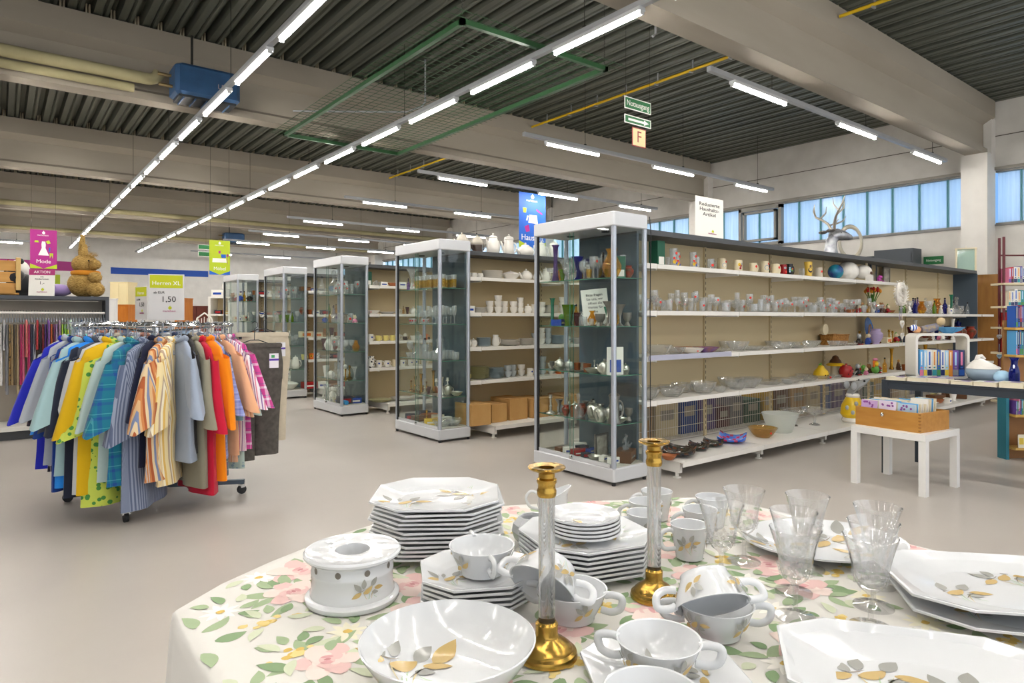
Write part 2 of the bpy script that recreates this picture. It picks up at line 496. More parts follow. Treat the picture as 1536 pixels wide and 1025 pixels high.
for ax, fx, a, b_, lab, first in LINES:
    rail(ax, fx, a, b_, 'grey suspended ' + lab, [v for v in (-2, 1, 4.6, 8.2, 11.8, 15.4, 19, 22.6, 26.2, 29.8)])
    y = first - 7.5; k = 1
    while y < b_ - .5:
        lamp(fx, y, pi / 2, '%s LED tube along the long %s' % (nth(k), lab), 'LED tubes in the two long tracks'); y += 1.5; k += 1
ROWS = [(-2.1, 'behind the laid table, added as fill'), (1.1, 'over the white side table, added fill'), (4.43, 'over the mug shelf aisle'), (7.72, 'over the second shelf row'), (10.9, 'over the third shelf row'), (14.25, 'over the fourth shelf row'), (18.05, 'beyond the fifth shelf row'), (21.6, 'above the furniture area'), (24.6, 'well beyond the shelf rows'), (29.6, 'close to the far wall')]  # the first two rows are out of view, added for fill light
for ry, lab in ROWS:
    rail('x', ry, 6.25, 13.2, 'grey suspended light track crossing ' + lab, [7.55, 10.1, 12.6])
    for k, x in enumerate((7.28, 9.82, 12.36)):
        lamp(x, ry, 0, '%s LED tube from the aisle on the track %s' % (nth(k + 1), lab), 'LED tubes in the cross tracks')
for ry, lab, dx in ((29.6, 'before the magenta wall band', 0), (22.0, 'behind the children clothes, added as fill', -1.5), (14.0, 'over the children clothes, added as fill', -1.5), (8.6, 'beside the children clothes, added as fill', -1.5), (2.5, 'beside the clothes carousel, added as fill', -1.5), (-1.6, 'behind the viewer, added as fill', -1.5)):  # all but the far wall row are out of view, added as fill
    rail('x', ry, -8.5 + dx, 1.2 + dx, 'grey suspended light track lying ' + lab, [v + dx for v in (-7, -4.5, -2, .5)])
    for k, x in enumerate((-7.6, -5.1, -2.5, .1)):
        lamp(x + dx, ry, 0, '%s LED tube from the aisle on the track %s' % (nth(4 - k), lab), 'LED tubes over the clothes area')

# ------------------------------------------------------------------ hung green mesh panel
M_green = mat('green_steel', '2a5230', .45, .2)
gz = 4.13
e = empty('mesh_panel', (0, 0, 0), 0, 'large green wire mesh panel hung on chains under the roof', 'mesh panel')
gx0, gx1, gy0, gy1 = 3.49, 5.5, 5.25, 10.25
for (a, b_) in (((gx0, gy0), (gx1, gy0 + .05)), ((gx0, gy1 - .05), (gx1, gy1)), ((gx0, gy0), (gx0 + .05, gy1)), ((gx1 - .05, gy0), (gx1, gy1))):
    build(MB().box((a[0], a[1], gz), (b_[0], b_[1], gz + .05)), 'frame_bar', M_green, e)
m = MB(); x = gx0 - .16
while x < gx1 + .17:
    m.tube([(x, gy0 - .15, gz + .052), (x, gy1 + .15, gz + .052)], .003, 5); x += .118
y = gy0 - .12
while y < gy1 + .15:
    m.tube([(gx0 - .16, y, gz + .056), (gx1 + .16, y, gz + .056)], .003, 5); y += .118
build(m, 'wire_mesh', M_green, e)
for px, py in ((gx0 + .03, gy0 + .03), (gx1 - .03, gy0 + .03), (gx0 + .03, gy1 - .03), (gx1 - .03, gy1 - .03)):
    m = MB(); z = gz + .05; k = 0
    while z < ZC - .02:
        m.tube([(px + (.008 if k % 2 else 0), py + (0 if k % 2 else .008), z), (px, py, z + .03)], .004, 4); z += .03; k += 1
    build(m, 'chain', M_wire, e)

# conduits, gas pipe, heating pipes, heaters
M_yel = mat('yellow_pipe_paint', 'd7b21a', .5)
for k, (ya, yb) in enumerate(((-1.5, 3.86), (4.38, 9.74), (10.26, 15.6))):
    o = tag(build(MB().tube([(8.12, ya, 4.99), (8.1, yb, 4.99)], .022, 8), 'gas_pipe', M_yel), ('thin yellow gas pipe under the roof deck before the first big beam', 'thin yellow gas pipe behind the emergency exit sign under the deck', 'thin yellow gas pipe far off under the deck beyond the mesh panel')[k], 'pipe')
    y = ya + .35
    while y < yb - .2:
        m = MB().box((8.07, y - .012, 4.95), (8.15, y + .012, 4.965)); m.box((8.14, y - .012, 4.95), (8.15, y + .012, 5.15)); build(m, 'bracket', M_alu, o); y += .66
m = MB().tube([(5.0, 8.5, ZC - .002), (5.0, 8.5, 4.52), (4.97, 8.54, 4.46), (4.9, 8.9, 4.45), (3.5, 9.85, 4.43)], .014, 8); tag(build(m, 'ceiling_conduit', M_alu), 'bent grey cable conduit dropping above the mesh panel', 'conduit')
m = MB().tube([(5.55, 4.6, ZC - .002), (5.55, 4.6, 4.35), (5.5, 4.6, 4.31)], .014, 8); tag(build(m, 'ceiling_conduit', M_alu), 'short grey conduit ending above the nearer track end', 'conduit')
M_cream = noisy('lagging', '958d6a', '9f9773', 4, .7)
m = MB().tube([(XL + .2, 9.66, 4.42), (1.55, 9.66, 4.42), (1.62, 9.66, 4.45), (1.66, 9.66, 4.52)], .075, 14)
tag(build(m, 'heating_pipe', M_cream), 'thick cream lagged heating pipe feeding the blue heater', 'pipe')
m = MB().tube([(XL + .2, 9.74, 4.29), (1.38, 9.74, 4.29)], .055, 14)
tag(build(m, 'heating_pipe', M_cream), 'thinner cream lagged pipe under the thick heating pipe', 'pipe')
for k, (px, py, pz) in enumerate(((-6, 21.4, 4.3), (-6, 27.3, 4.32))):
    m = MB().tube([(XL + .2, py, pz), (13.2, py, pz)], .07, 10); tag(build(m, 'heating_pipe', M_cream), ('cream heating pipe along the fifth roof beam', 'cream heating pipe along the sixth roof beam')[k], 'pipe')
M_blue = noisy('blue_enamel', '2c4c72', '335880', 5, .4); M_dark = mat('dark_grille', '23272b', .6)
def heater(x, y, z, label, s=1.):
    e = empty('air_heater', (x, y, z), 0, label, 'heater', 'blue ceiling air heaters')
    w, d, h = .8 * s, .46 * s, .4 * s
    m = MB().bbox((0, 0, 0), (w, d, h), .05); build(m, 'casing', M_blue, e)
    m = MB()
    m.box((.05 * s, .04 * s, -.03), (w - .05 * s, d - .04 * s, 0)); build(m, 'outlet', M_dark, e)
    m = MB()
    for k in range(5):
        xx = .1 * s + k * .14 * s
        m.box((xx, .05 * s, -.05), (xx + .012, d - .05 * s, -.03))
    build(m, 'louvre', M_blue, e)
    for vy, vz in ((.2, .12), (.28, .28)):
        m = MB().tube([(-.16, vy, vz), (.003, vy, vz)], .022, 8); build(m, 'inlet', mat('brass_valve', '8d7a55', .4, .7), e)
    m = MB().tube([(w * .3, d * .5, h), (w * .3, d * .5, h + .45)], .016, 8); build(m, 'cable', M_wire, e)
    return e
h1 = heater(1.78, 9.26, 4.2, 'blue air heater on the beam beside the cream pipes')
lettering('LE', .085, mat('heater_print', 'b9a7a0', .6), h1, (.55, -.002, .17), sx=1.1)
_hp = ony(337, 363, 27.0); heater(_hp.x, 27.0, _hp.z, 'small blue air heater far off above the furniture', .95)

# ------------------------------------------------------------------ world and exposure
W = bpy.data.worlds.new('world'); SC.world = W; W.use_nodes = True
N, L = W.node_tree.nodes, W.node_tree.links
bg = N['Background']; tc = N.new('ShaderNodeTexCoord'); sp = N.new('ShaderNodeSeparateXYZ'); rp = N.new('ShaderNodeValToRGB')
L.new(tc.outputs['Generated'], sp.inputs[0]); L.new(sp.outputs['Y'], rp.inputs[0])
rp.color_ramp.elements[0].position = .0; rp.color_ramp.elements[0].color = (*lin('dbe0e6'), 1)  # sky kept brighter behind the camera, as fill through the added glazing
_e = rp.color_ramp.elements.new(.12); _e.color = (*lin('5a7ca6'), 1)
_e = rp.color_ramp.elements.new(.5); _e.color = (*lin('5c80a8'), 1)
rp.color_ramp.elements[3].position = .74; rp.color_ramp.elements[3].color = (*lin('a9bcc8'), 1)
L.new(rp.outputs[0], bg.inputs[0]); bg.inputs[1].default_value = SKY
SC.view_settings.view_transform = 'Standard'; SC.view_settings.look = 'None'; SC.view_settings.gamma = 1; SC.view_settings.use_curve_mapping = False
SC.view_settings.exposure = EXPO
cy = SC.cycles
cy.use_denoising = True; cy.denoiser = 'OPENIMAGEDENOISE'
cy.max_bounces = 8; cy.diffuse_bounces = 4; cy.glossy_bounces = 3; cy.transmission_bounces = 8; cy.transparent_max_bounces = 32
cy.caustics_reflective = False; cy.caustics_refractive = False; cy.sample_clamp_indirect = 6; cy.blur_glossy = .5
# ================================================================== display cases and shelf rows
M_case = mat('case_aluminium', 'd3d5d8', .35, .25); M_post = mat('post_aluminium', 'b4bac4', .3, .55)
M_white = mat('shelf_white', 'e9e6df', .45); M_beige = mat('back_panel_beige', 'c8b793', .7); M_slot = mat('slot_dark', '4a443a', .8)
M_cap = mat('cap_grey', '4d4f52', .55); M_end = mat('end_panel_slate', '4a5866', .55)
M_glass = thin_glass('case_glass', 'fbfefd', .8, .02); M_shelfglass = thin_glass('shelf_glass', 'eff8f4', .9, .03); M_gedge = mat('glass_edge', '3d7a66', .25, spec=.7)
M_black = mat('black_rubber', '1d1e20', .6); M_chrome = mat('chrome', 'd8d8d8', .12, 1.); M_wiregrid = mat('grid_wire', 'c9c2b4', .45, .3)
SHZ = (1.62, 1.235, .85, .465)
def display_case(x0, y0, label):
    X, Y, H = .40, .97, 2.13
    e = empty('display_case', (x0, y0, 0), 0, label, 'display case', 'glass display cases closing the shelf rows')
    m = MB().bbox((0, 0, .025), (X, Y, .135), .012); build(m, 'plinth', M_case, e)
    m = MB().box((.015, .015, .136), (X - .015, Y - .015, .142)); build(m, 'floor_board', mat('case_floor', 'c9c4bb', .5), e)
    m = MB().bbox((0, 0, H - .115), (X, Y, H), .012); build(m, 'top', M_case, e)
    for px, py in ((.022, .022), (X - .022, .022), (.022, Y - .022), (X - .022, Y - .022)):
        m = MB().at((px, py, 0)); m.lathe([(0, .135), (.021, .135), (.021, H - .115), (0, H - .115)], 12); build(m, 'post', M_post, e)
        m = MB().at((px, py, 0)); m.lathe([(0, 0), (.016, 0), (.016, .025), (0, .025)], 10); build(m, 'foot', M_black, e)
    g = MB().box((.044, .012, .14), (X - .044, .017, H - .115)); build(g, 'side_pane', M_glass, e)
    g = MB().box((.044, Y - .017, .14), (X - .044, Y - .012, H - .115)); build(g, 'side_pane', M_glass, e)
    g = MB().box((X - .015, .044, .14), (X - .010, Y - .044, H - .115)); build(g, 'back_pane', M_glass, e)
    for k, (a, b_, xx) in enumerate(((.044, .505, .008), (.475, Y - .044, .02))):
        d = build(MB().box((xx, a, .165), (xx + .005, b_, H - .12)), 'door', M_glass, e)
        s = MB().box((xx, (b_ if k == 0 else a) - .001, .165), (xx + .005, (b_ if k == 0 else a) + .0015, H - .12)); build(s, 'glass_edge', M_gedge, d)
        r = MB().box((xx - .006, a, .136), (xx + .01, b_, .165)); build(r, 'bottom_rail', M_case, d)
        if k == 0:
            l = MB().at((xx - .004, b_ - .03, .15), (0, -pi / 2, 0)); l.lathe([(0, 0), (.014, 0), (.014, .022), (.01, .025), (0, .025)], 10); build(l, 'lock', M_chrome, d)
    m = MB().box((.004, Y - .062, .136), (.022, Y - .044, H - .115)); build(m, 'door_seal', M_black, e)
    for z in SHZ:
        s = build(MB().box((.045, .03, z - .006), (X - .03, Y - .03, z)), 'shelf', M_shelfglass, e)
        q = MB().box((.044, .03, z - .006), (.045, Y - .03, z)); q.box((.045, .029, z - .006), (X - .03, .03, z)); build(q, 'glass_edge', M_gedge, s)
    for yy in (.28, .7):
        m = MB().at((X / 2, yy, H - .117)); m.lathe([(0, 0), (.035, 0), (.035, -.006), (.026, -.008), (0, -.006)], 14); build(m, 'downlight', M_black, e)
    return e
GX = [3.73, 3.60, 3.55, 3.58, 3.50]; GYC = [3.985, 6.32, 8.69, 11.02, 13.3]
ORD = ['big first', 'second', 'third', 'fourth', 'fifth']
for k in range(5):
    ob = display_case(GX[k], GYC[k] - .485, ('', 'second glass display case along the aisle, holding amber glasses and brassware', 'third glass display case along the aisle, with a blue foil roll inside', 'fourth glass display case along the aisle, with a white tureen at its floor', 'fifth and last glass display case along the aisle, holding figurines and mugs')[k])
    if k == 0:
        ob['label'] = 'big glass display case holding the notice card, beside the mug shelves'
        cb = MB().tube([(.41, -.004, 2.12), (.425, -.006, 2.0), (.418, -.004, 1.4), (.422, -.004, .6), (.416, -.004, .05)], .004, 6); build(cb, 'cable', M_black, ob)

SZ = [1.75, 1.36, .98, .61]
def shelf_row(x0, yc, nb, label, tops=None, grille=False, bay=1.19, bot=.14, length=None):
    """one long gondola: front half faces the viewer (towards -y)"""
    e = empty('shelf_row', (x0, yc, 0), 0, label, 'shelving', 'white shelf rows behind the display cases')
    L_ = length or nb * bay
    # end panel
    build(MB().box((0, -.34, .02), (.025, .34, 2.0)), 'end_panel', M_end, e)
    build(MB().box((0, -.34, 2.0), (L_ + .05, .34, 2.045)), 'top_board', M_cap, e)
    zb = .56 if grille else .03
    for b_ in range(nb):
        xa = .18 + b_ * bay; xb = min(xa + bay, L_ + .05)
        if b_ == 0:
            build(MB().box((.026, -.012, zb), (xa, .012, 2.0)), 'back_panel', M_beige, e)
        build(MB().box((xa + .004, -.012, zb), (xb - .004, .012, 2.0)), 'back_panel', M_beige, e)
        if grille:
            g = MB(); w = xa + .02
            while w < xb - .01:
                g.tube([(w, -.02, .16), (w, -.02, .55)], .0022, 4); w += .034
            for zz in (.16, .27, .4, .55):
                g.tube([(xa, -.023, zz), (xb, -.023, zz)], .003, 4)
            build(g, 'wire_grille', M_wiregrid, e)
        for sxx in ([xa] if b_ else [.08, xa]):
            u = MB().box((sxx - .018, -.03, .05), (sxx + .018, -.0125, 2.0)); z = .2
            while z < 1.97:
                u.box((sxx - .004, -.0308, z), (sxx + .004, -.03, z + .03), 1); z += .055
            build(u, 'slotted_upright', [M_beige, M_slot], e)
        for k, z in enumerate(SZ):
            if tops and k == 0 and b_ >= tops:
                continue
            s = MB().box((xa + .003, -.40, z - .008), (xb - .003, -.031, z)); s.box((xa + .003, -.405, z - .036), (xb - .003, -.40, z + .001))
            so = build(s, 'shelf', M_white, e)
            br = MB().box((xa + .0, -.39, z - .05), (xa + .012, -.031, z - .009)); build(br, 'bracket', M_white, so)
        s = MB().box((xa + .003, -.66, bot - .008), (xb - .003, -.031, bot)); s.box((xa + .003, -.665, bot - .04), (xb - .003, -.66, bot + .001))
        so = build(s, 'base_shelf', M_white, e)
        ft = MB().box((xa + .02, -.62, .045), (xa + .05, -.03, bot - .009)); ft.cbox((xa + .035, -.58, .025), (.02, .02, .05)); ft.cbox((xa + .035, -.58, .005), (.045, .045, .01)); build(ft, 'foot', M_white, so)
    # stub of the shelves at the case end with their price-rail ends
    for k, z in enumerate(SZ):
        s = MB().box((.03, -.40, z - .008), (.177, -.031, z)); s.bbox((.03, -.408, z - .04), (.177, -.40, z + .003), .002); build(s, 'shelf', M_white, e)
    # far end panel
    return e
ROWLAB = ['long white shelf row with beer mugs on top and clear glasses below', 'white shelf row with stacked white crockery and cartons', 'white shelf row with bread basket and spotted jug', 'white shelf row with the orange dish and coloured crockery', 'white shelf row behind the farthest display case']
g1 = shelf_row(4.14, 3.97, 7, ROWLAB[0], tops=4, grille=True, length=7.91)
for z in (1.36, .98, .61):
    s = MB().box((7.99, -.40, z - .008), (8.52, -.1, z)); s.box((7.99, -.405, z - .036), (8.52, -.40, z + .001)); build(s, 'shelf', M_white, g1)
s = MB().box((7.99, -.66, .132), (8.52, -.1, .14)); s.box((7.99, -.665, .1), (8.52, -.66, .141)); build(s, 'base_shelf', M_white, g1)
build(MB().box((4.14 + 7.965, 3.63, .02), (4.14 + 7.988, 4.31, 2.0)), 'x', M_end).name = 'shelf_end_panel'
tag(bpy.data.objects['shelf_end_panel'], 'dark slate end board closing the long white shelf row', 'panel')
for k in range(1, 5):
    shelf_row(GX[k] + .415, GYC[k], [0, 3, 2, 2, 2][k], ROWLAB[k])
# price strip clipped under the third shelf
m = MB().bbox((0, -.008, 0), (1.16, 0, .045), .002)
tag(build(m, 'price_rail', mat('price_rail_grey', 'b3b4c6', .35), None, (4.2, 3.556, .948)), 'long grey blue price rail clipped under the bowl shelf', 'price rail')
# ================================================================== small goods: one mesh of each kind, copied
G_clear = thin_glass('drinking_glass', 'fdfefe', 2.4, .06, .14, 'ffffff'); G_red = mat('red_price_dot', 'e02a1c', .6)
G_amber = thin_glass('amber_glass', 'f6d878', 1.2, .05, .2, 'ecc040'); G_blue = thin_glass('cobalt_glass', '3a4fc4', 1.2, .05, .3, '2434b4'); G_green = thin_glass('green_glass', '9cc23a', 1.2, .05, .3, '9cc430')
G_violet = thin_glass('violet_glass', 'b79ad2', 1.2, .05, .25, 'a080c0'); G_frost = thin_glass('frosted_glass', 'f4f8f4', .8, .3, .6, 'fafcf8'); G_teal = thin_glass('teal_glass', '7fcbb4', 1., .1, .5, '5cb89a'); G_ruby = thin_glass('ruby_glass', '8c1e2c', 1.2, .05, .4, '7c1420')
C_white = mat('china_white', 'eeeae2', .18, spec=.6); C_cream = mat('china_cream', 'e2d5b4', .3); C_grey = mat('china_grey', 'a9adb0', .3); C_stone = mat('stoneware', 'cfc6b2', .5); C_brown = mat('brown_glaze', '5a3a26', .3)
C_black = mat('black_glaze', '1e1c1e', .2); C_redg = mat('red_glaze', 'a01c20', .25); C_blueg = mat('blue_glaze', '2a4aa0', .25); C_yel = mat('yellow_glaze', 'e8c020', .35); C_orange = mat('orange_glaze', 'e07020', .35); C_greeng = mat('green_glaze', '5c9a3c', .35); C_pink = mat('pink_glaze', 'd884a4', .4); C_lilac = mat('lilac_glaze', 'a99abf', .4); C_sky = mat('pale_blue_glaze', 'a4cbe4', .25)
S_silver = mat('silver_plate', 'd4d0c6', .3, 1.); S_pewter = mat('pewter', '8f8b86', .38, 1.); S_brass = mat('brass', 'b5872c', .22, 1.); S_copper = mat('copper', 'a3603a', .3, 1.)
K_carton = noisy('carton', 'b98d52', 'c49a60', 5, .8); K_wood = noisy('light_wood', 'b9853f', 'c8954c', 3, .5, stretch=(1, 6, 6)); K_dwood = noisy('dark_wood', '5c3a20', '6b4526', 3, .5, stretch=(1, 6, 6)); K_paper = mat('paper_white', 'efece4', .7); K_wicker = noisy('wicker', '8a5a24', 'b98440', 60, .7, bump=.6)
DOT = {}
def dot(m, r, z, mi, ang=-1.9, s=.011):
    """a round price sticker wrapped on the side"""
    pts = []
    for k in range(8):
        a = ang + s / r * cos(2 * pi * k / 8); zz = z + s * sin(2 * pi * k / 8)
        pts.append(((r + .0012) * cos(a), (r + .0012) * sin(a), zz))
    m.poly(pts, mi, False)
KIND = {}
def kind(name, mesh):
    KIND[name] = mesh
def L_(name, prof, mats, n=18, dotat=None, extra=None, flute=None, sharp=40):
    m = MB(); m.lathe(prof, n, 0, flute=flute)
    if dotat:
        dot(m, *dotat)
    if extra:
        extra(m)
    kind(name, m.mesh(name, mats, sharp))
def shell(out, t=.003):
    """closed outer profile plus an inner wall"""
    top = out[-1]
    inner = [(max(r - t, 0), z) for r, z in reversed(out[:-1]) if z > out[0][1] + t]
    return out + [(top[0] - t, top[1])] + inner + [(0, max(out[0][1] + t * 1.5, inner[-1][1] if inner else 0))]
def stem(h, r, foot=.032, stemh=.45, tip=1.):
    b = h * stemh
    return [(0, 0), (foot, .001), (foot * .9, .004), (.006, .01), (.0045, b * .6), (.006, b), (r * .55, b + .012), (r * .95, b + (h - b) * .35), (r, b + (h - b) * .6), (r * tip, h), (r * tip - .0015, h), (r * .93, b + (h - b) * .5), (r * .5, b + .018), (0, b + .013)]
for nm, pr, dz in (('wine_glass', stem(.18, .036), .14), ('goblet', stem(.15, .042, .035, .35, .95), .12), ('flute_glass', stem(.2, .026, .03, .4), .15), ('brandy_glass', stem(.12, .045, .033, .3, .7), .08), ('sherry_glass', stem(.13, .027, .027, .48), .1), ('saucer_glass', stem(.12, .048, .032, .6, 1.05), .1)):
    L_(nm, pr, [G_clear, G_red], 16); L_(nm + '_dot', pr, [G_clear, G_red], 16, (max(r for r, z in pr if z > dz - .02), dz, 1))
for nm, r0, r1, h in (('tumbler', .028, .034, .1), ('tall_tumbler', .026, .032, .15), ('whisky_glass', .036, .04, .085), ('shot_glass', .018, .022, .06)):
    pr = [(0, 0), (r0, 0), (r0 + .001, .006), (r1, h), (r1 - .002, h), (r0 - .001, .012), (0, .01)]
    L_(nm, pr, [G_clear, G_red], 14); L_(nm + '_dot', pr, [G_clear, G_red], 14, (r1, h * .6, 1))
def handle(r, z0, z1, w=.03, t=.006, ang=0., mi=0):
    def f(m):
        P = []
        for k in range(9):
            a = -pi / 2 + pi * k / 8
            d = r - .004 + w * cos(a) ** .6 if cos(a) > 0 else r - .004
            P.append((d * cos(ang), d * sin(ang), (z0 + z1) / 2 + (z1 - z0) / 2 * sin(a)))
        m.tube(P, t, 7, mi=mi)
    return f
def mugk(name, r0, r1, h, mats, band=None, hw=.03, n=20, mid=None):
    pr = [(0, 0), (r0 * .92, 0), (r0, .006)] + ([(mid, h * .5)] if mid else []) + [(r1, h), (r1 - .004, h), ((mid or r0) - .005, h * .5), (r0 - .006, .012), (0, .01)]
    m = MB(); m.lathe(pr, n, 0)
    handle(min(r0, r1), h * .18, h * .85, hw, .006)(m)
    if band:
        for kx, (a, z, s, mi) in enumerate(band):
            dot(m, max(r0, r1) + .0005, z, mi, a, s)
    kind(name, m.mesh(name, mats, 40))
mugk('stein', .045, .04, .14, [C_cream, G_red, C_grey, C_brown], [(-1.95, .07, .03, 2), (-1.4, .11, .014, 1), (-1.95, .07, .02, 0)])
mugk('print_mug', .043, .043, .115, [C_cream, C_yel, C_redg, C_grey], [(-2.2, .07, .016, 1), (-1.9, .06, .014, 2), (-1.6, .075, .012, 3), (-2.0, .035, .012, 2)])
mugk('plain_mug', .04, .038, .1, [C_cream, G_red], [(-1.5, .065, .013, 1)])
mugk('red_mug', .04, .036, .125, [C_redg, G_red, C_grey], [(-1.8, .04, .012, 1), (-2.1, .085, .014, 2)])
mugk('black_mug', .038, .038, .135, [C_black, G_red, C_greeng, C_sky], [(-1.5, .07, .018, 2), (-2.2, .07, .01, 3), (-2.2, .05, .01, 3), (-2.2, .09, .01, 3), (-1.35, .08, .01, 1)])
mugk('yellow_mug', .034, .04, .155, [mat('gold_glaze', 'd9b44a', .35), C_black, C_brown], [(-1.9, .07, .026, 1), (-1.9, .075, .017, 0), (-1.9, .11, .012, 2)], mid=.033)
mugk('tankard', .044, .04, .12, [C_stone, G_red], [(-1.9, .075, .014, 1)])
mugk('glass_mug', .04, .04, .12, [G_clear, G_red], [(-1.7, .05, .016, 1)], .035, 12)
mugk('cup', .024, .042, .065, [C_white, C_greeng], None, .022, 18, .037)
mugk('yellow_cup', .03, .04, .075, [mat('pale_yellow', 'e6d884', .3)], None, .025)
mugk('grey_cup', .024, .042, .065, [mat('grey_blue_china', 'b4bcc0', .25)], None, .022, 18, .037)
mugk('white_mug', .038, .038, .09, [C_white, C_blueg], [(-1.7, .05, .012, 1)])
mugk('orange_mug', .036, .04, .09, [C_orange, C_redg, C_yel], [(-1.8, .05, .02, 2), (-1.8, .05, .012, 1)])
L_('print_glass', [(0, 0), (.033, 0), (.034, .01), (.03, .06), (.034, .15), (.032, .15), (.028, .06), (.031, .014), (0, .012)], [G_clear, G_red, C_yel, C_orange, C_blueg], 16, None, lambda m: [dot(m, .0335, z, mi, a, s) for a, z, s, mi in ((-1.7, .11, .012, 1), (-2.2, .04, .016, 2), (-1.9, .05, .012, 3), (-1.6, .035, .013, 4), (-2.3, .07, .01, 1))])
# bowls, dishes, plates
def bowlp(r, h, foot=.5, t=.004, curve=.7):
    o = [(0, 0), (r * foot, 0), (r * (foot + .02), .004)] + [(r * (foot + (1 - foot) * (k / 6) ** curve), h * k / 6) for k in range(1, 7)]
    return shell(o, t)
cut = lambda k, r, z: r * (1 + (.05 if k % 2 else -.01))
L_('glass_bowl', bowlp(.1, .07), [G_clear], 28, flute=cut, sharp=20); L_('deep_glass_bowl', bowlp(.11, .1, .55), [G_clear], 28, flute=cut, sharp=20); L_('small_glass_bowl', bowlp(.06, .05), [G_clear], 24, flute=cut, sharp=20)
L_('glass_dish', bowlp(.12, .03, .6), [G_clear], 28, flute=cut, sharp=20); L_('glass_dish_dot', bowlp(.12, .035, .6), [G_clear, G_red], 28, (.11, .022, 1), flute=cut, sharp=20)
L_('frosted_bowl', bowlp(.16, .17, .62, .005, .9), [G_frost], 28); L_('amber_bowl', bowlp(.13, .09, .5), [thin_glass('pale_amber_glass', 'ecd8a8', 1.4, .05, .3, 'd8b878'), G_red], 24, (.11, .05, 1), flute=lambda k, r, z: r * (1 + .06 * cos(k * 1.57) * z * 10))
L_('china_bowl', bowlp(.11, .05, .45), [C_white, G_red], 24, (.09, .03, 1)); L_('terracotta_bowl', bowlp(.08, .05, .45), [mat('terracotta', 'a8673f', .7)], 20); L_('purple_bowl', bowlp(.12, .05, .4), [noisy('violet_swirl', '7a5a9a', 'a07060', 12, .2)], 24)
L_('compote', shell([(0, 0), (.05, 0), (.045, .008), (.012, .02), (.01, .08), (.03, .1), (.09, .12), (.115, .16)], .004), [G_clear], 24, flute=lambda k, r, z: r * (1 + (.06 * cos(k * pi / 2) if z > .11 else 0)))
L_('plate', [(0, 0), (.06, 0), (.075, .006), (.11, .016), (.112, .018), (.108, .019), (.072, .009), (0, .006)], [C_white], 28)
L_('green_plate', [(0, 0), (.06, 0), (.075, .006), (.11, .016), (.112, .018), (.108, .019), (.072, .009), (0, .006)], [mat('olive_china', 'b9b58a', .3)], 28)
L_('blue_plate', [(0, 0), (.05, 0), (.065, .006), (.085, .014), (.087, .016), (.083, .017), (.062, .009), (0, .006)], [mat('blue_grey_china', 'a8b6bc', .3)], 24)
L_('saucer', [(0, 0), (.04, 0), (.05, .006), (.075, .014), (.076, .016), (.072, .016), (.048, .008), (0, .006)], [C_white], 24)
def pot(name, prof, mats, spout=True, hand=True, r=.06, h=.12, knob=True, sp=None):
    m = MB(); m.lathe(prof, 22, 0)
    if knob:
        m.ball((0, 0, prof[-1][1] + .008), .011, 10, 6, 0)
    if hand:
        handle(r * .8, h * .2, h * .85, .045, .007, 0)(m)
    if spout:
        m.tube([(-r * .7, 0, h * .25), (-r * 1.15, 0, h * .4), (-r * 1.35, 0, h * .75), (-r * 1.6, 0, h * .92)], [.018, .014, .01, .008], 10)
    kind(name, m.mesh(name, mats, 40))
pot('coffee_pot', [(0, 0), (.05, 0), (.068, .03), (.07, .07), (.052, .14), (.042, .17), (.046, .175), (.036, .19), (.012, .2), (0, .202)], [C_white], r=.062, h=.17)
pot('tall_pot', [(0, 0), (.045, 0), (.06, .02), (.062, .08), (.05, .14), (.05, .17), (.055, .175), (.05, .2), (.02, .215), (0, .217)], [C_white], r=.056, h=.17)
pot('teapot', [(0, 0), (.05, 0), (.08, .03), (.088, .06), (.07, .1), (.045, .115), (.04, .125), (.012, .135), (0, .136)], [C_white], r=.08, h=.11)
m_brown = bpy.data.materials.new('two_tone_glaze'); m_brown.use_nodes = True
def _tt():
    N, L, b = nodes(m_brown); b.inputs['Roughness'].default_value = .25
    tc = N.new('ShaderNodeTexCoord'); sp = N.new('ShaderNodeSeparateXYZ'); rp = N.new('ShaderNodeValToRGB')
    mr = N.new('ShaderNodeMapRange'); mr.inputs['From Max'].default_value = .2
    L.new(tc.outputs['Object'], sp.inputs[0]); L.new(sp.outputs['Z'], mr.inputs[0]); L.new(mr.outputs[0], rp.inputs[0]); L.new(rp.outputs[0], b.inputs['Base Color'])
    e = rp.color_ramp.elements; e[0].position = .45; e[0].color = (*lin('3a2a22'), 1); e[1].position = .68; e[1].color = (*lin('d8d0c0'), 1)
_tt()
pot('brown_pot', [(0, 0), (.06, 0), (.062, .01), (.06, .15), (.05, .165), (.05, .175), (.04, .19), (.012, .197), (0, .198)], [m_brown], r=.058, h=.16)
pot('sugar_bowl', [(0, 0), (.035, 0), (.05, .03), (.052, .05), (.04, .07), (.042, .075), (.03, .085), (0, .09)], [C_white], False, False)
pot('tureen', [(0, 0), (.08, 0), (.085, .01), (.14, .06), (.155, .085), (.16, .09), (.12, .115), (.05, .135), (0, .14)], [C_white], False, False)
pot('jug', [(0, 0), (.05, 0), (.066, .04), (.06, .1), (.042, .15), (.05, .18), (.045, .18), (.036, .15), (0, .14)], [C_white, C_black], False, True, .055, .16, False)
pot('spotted_jug', [(0, 0), (.045, 0), (.055, .04), (.052, .1), (.045, .15), (.052, .18), (.046, .18), (.038, .15), (0, .14)], [fabric('spotted_glaze', 'print', ['eeeae2', '25252c'], .035, .25)], False, True, .05, .16, False)
pot('pewter_jug', [(0, 0), (.05, 0), (.052, .01), (.04, .05), (.035, .15), (.04, .2), (.045, .21), (.03, .225), (0, .24)], [S_pewter], False, True, .04, .2)
pot('silver_pot', [(0, 0), (.035, 0), (.04, .01), (.055, .05), (.05, .09), (.03, .11), (.012, .12), (0, .122)], [S_silver], True, True, .05, .1)
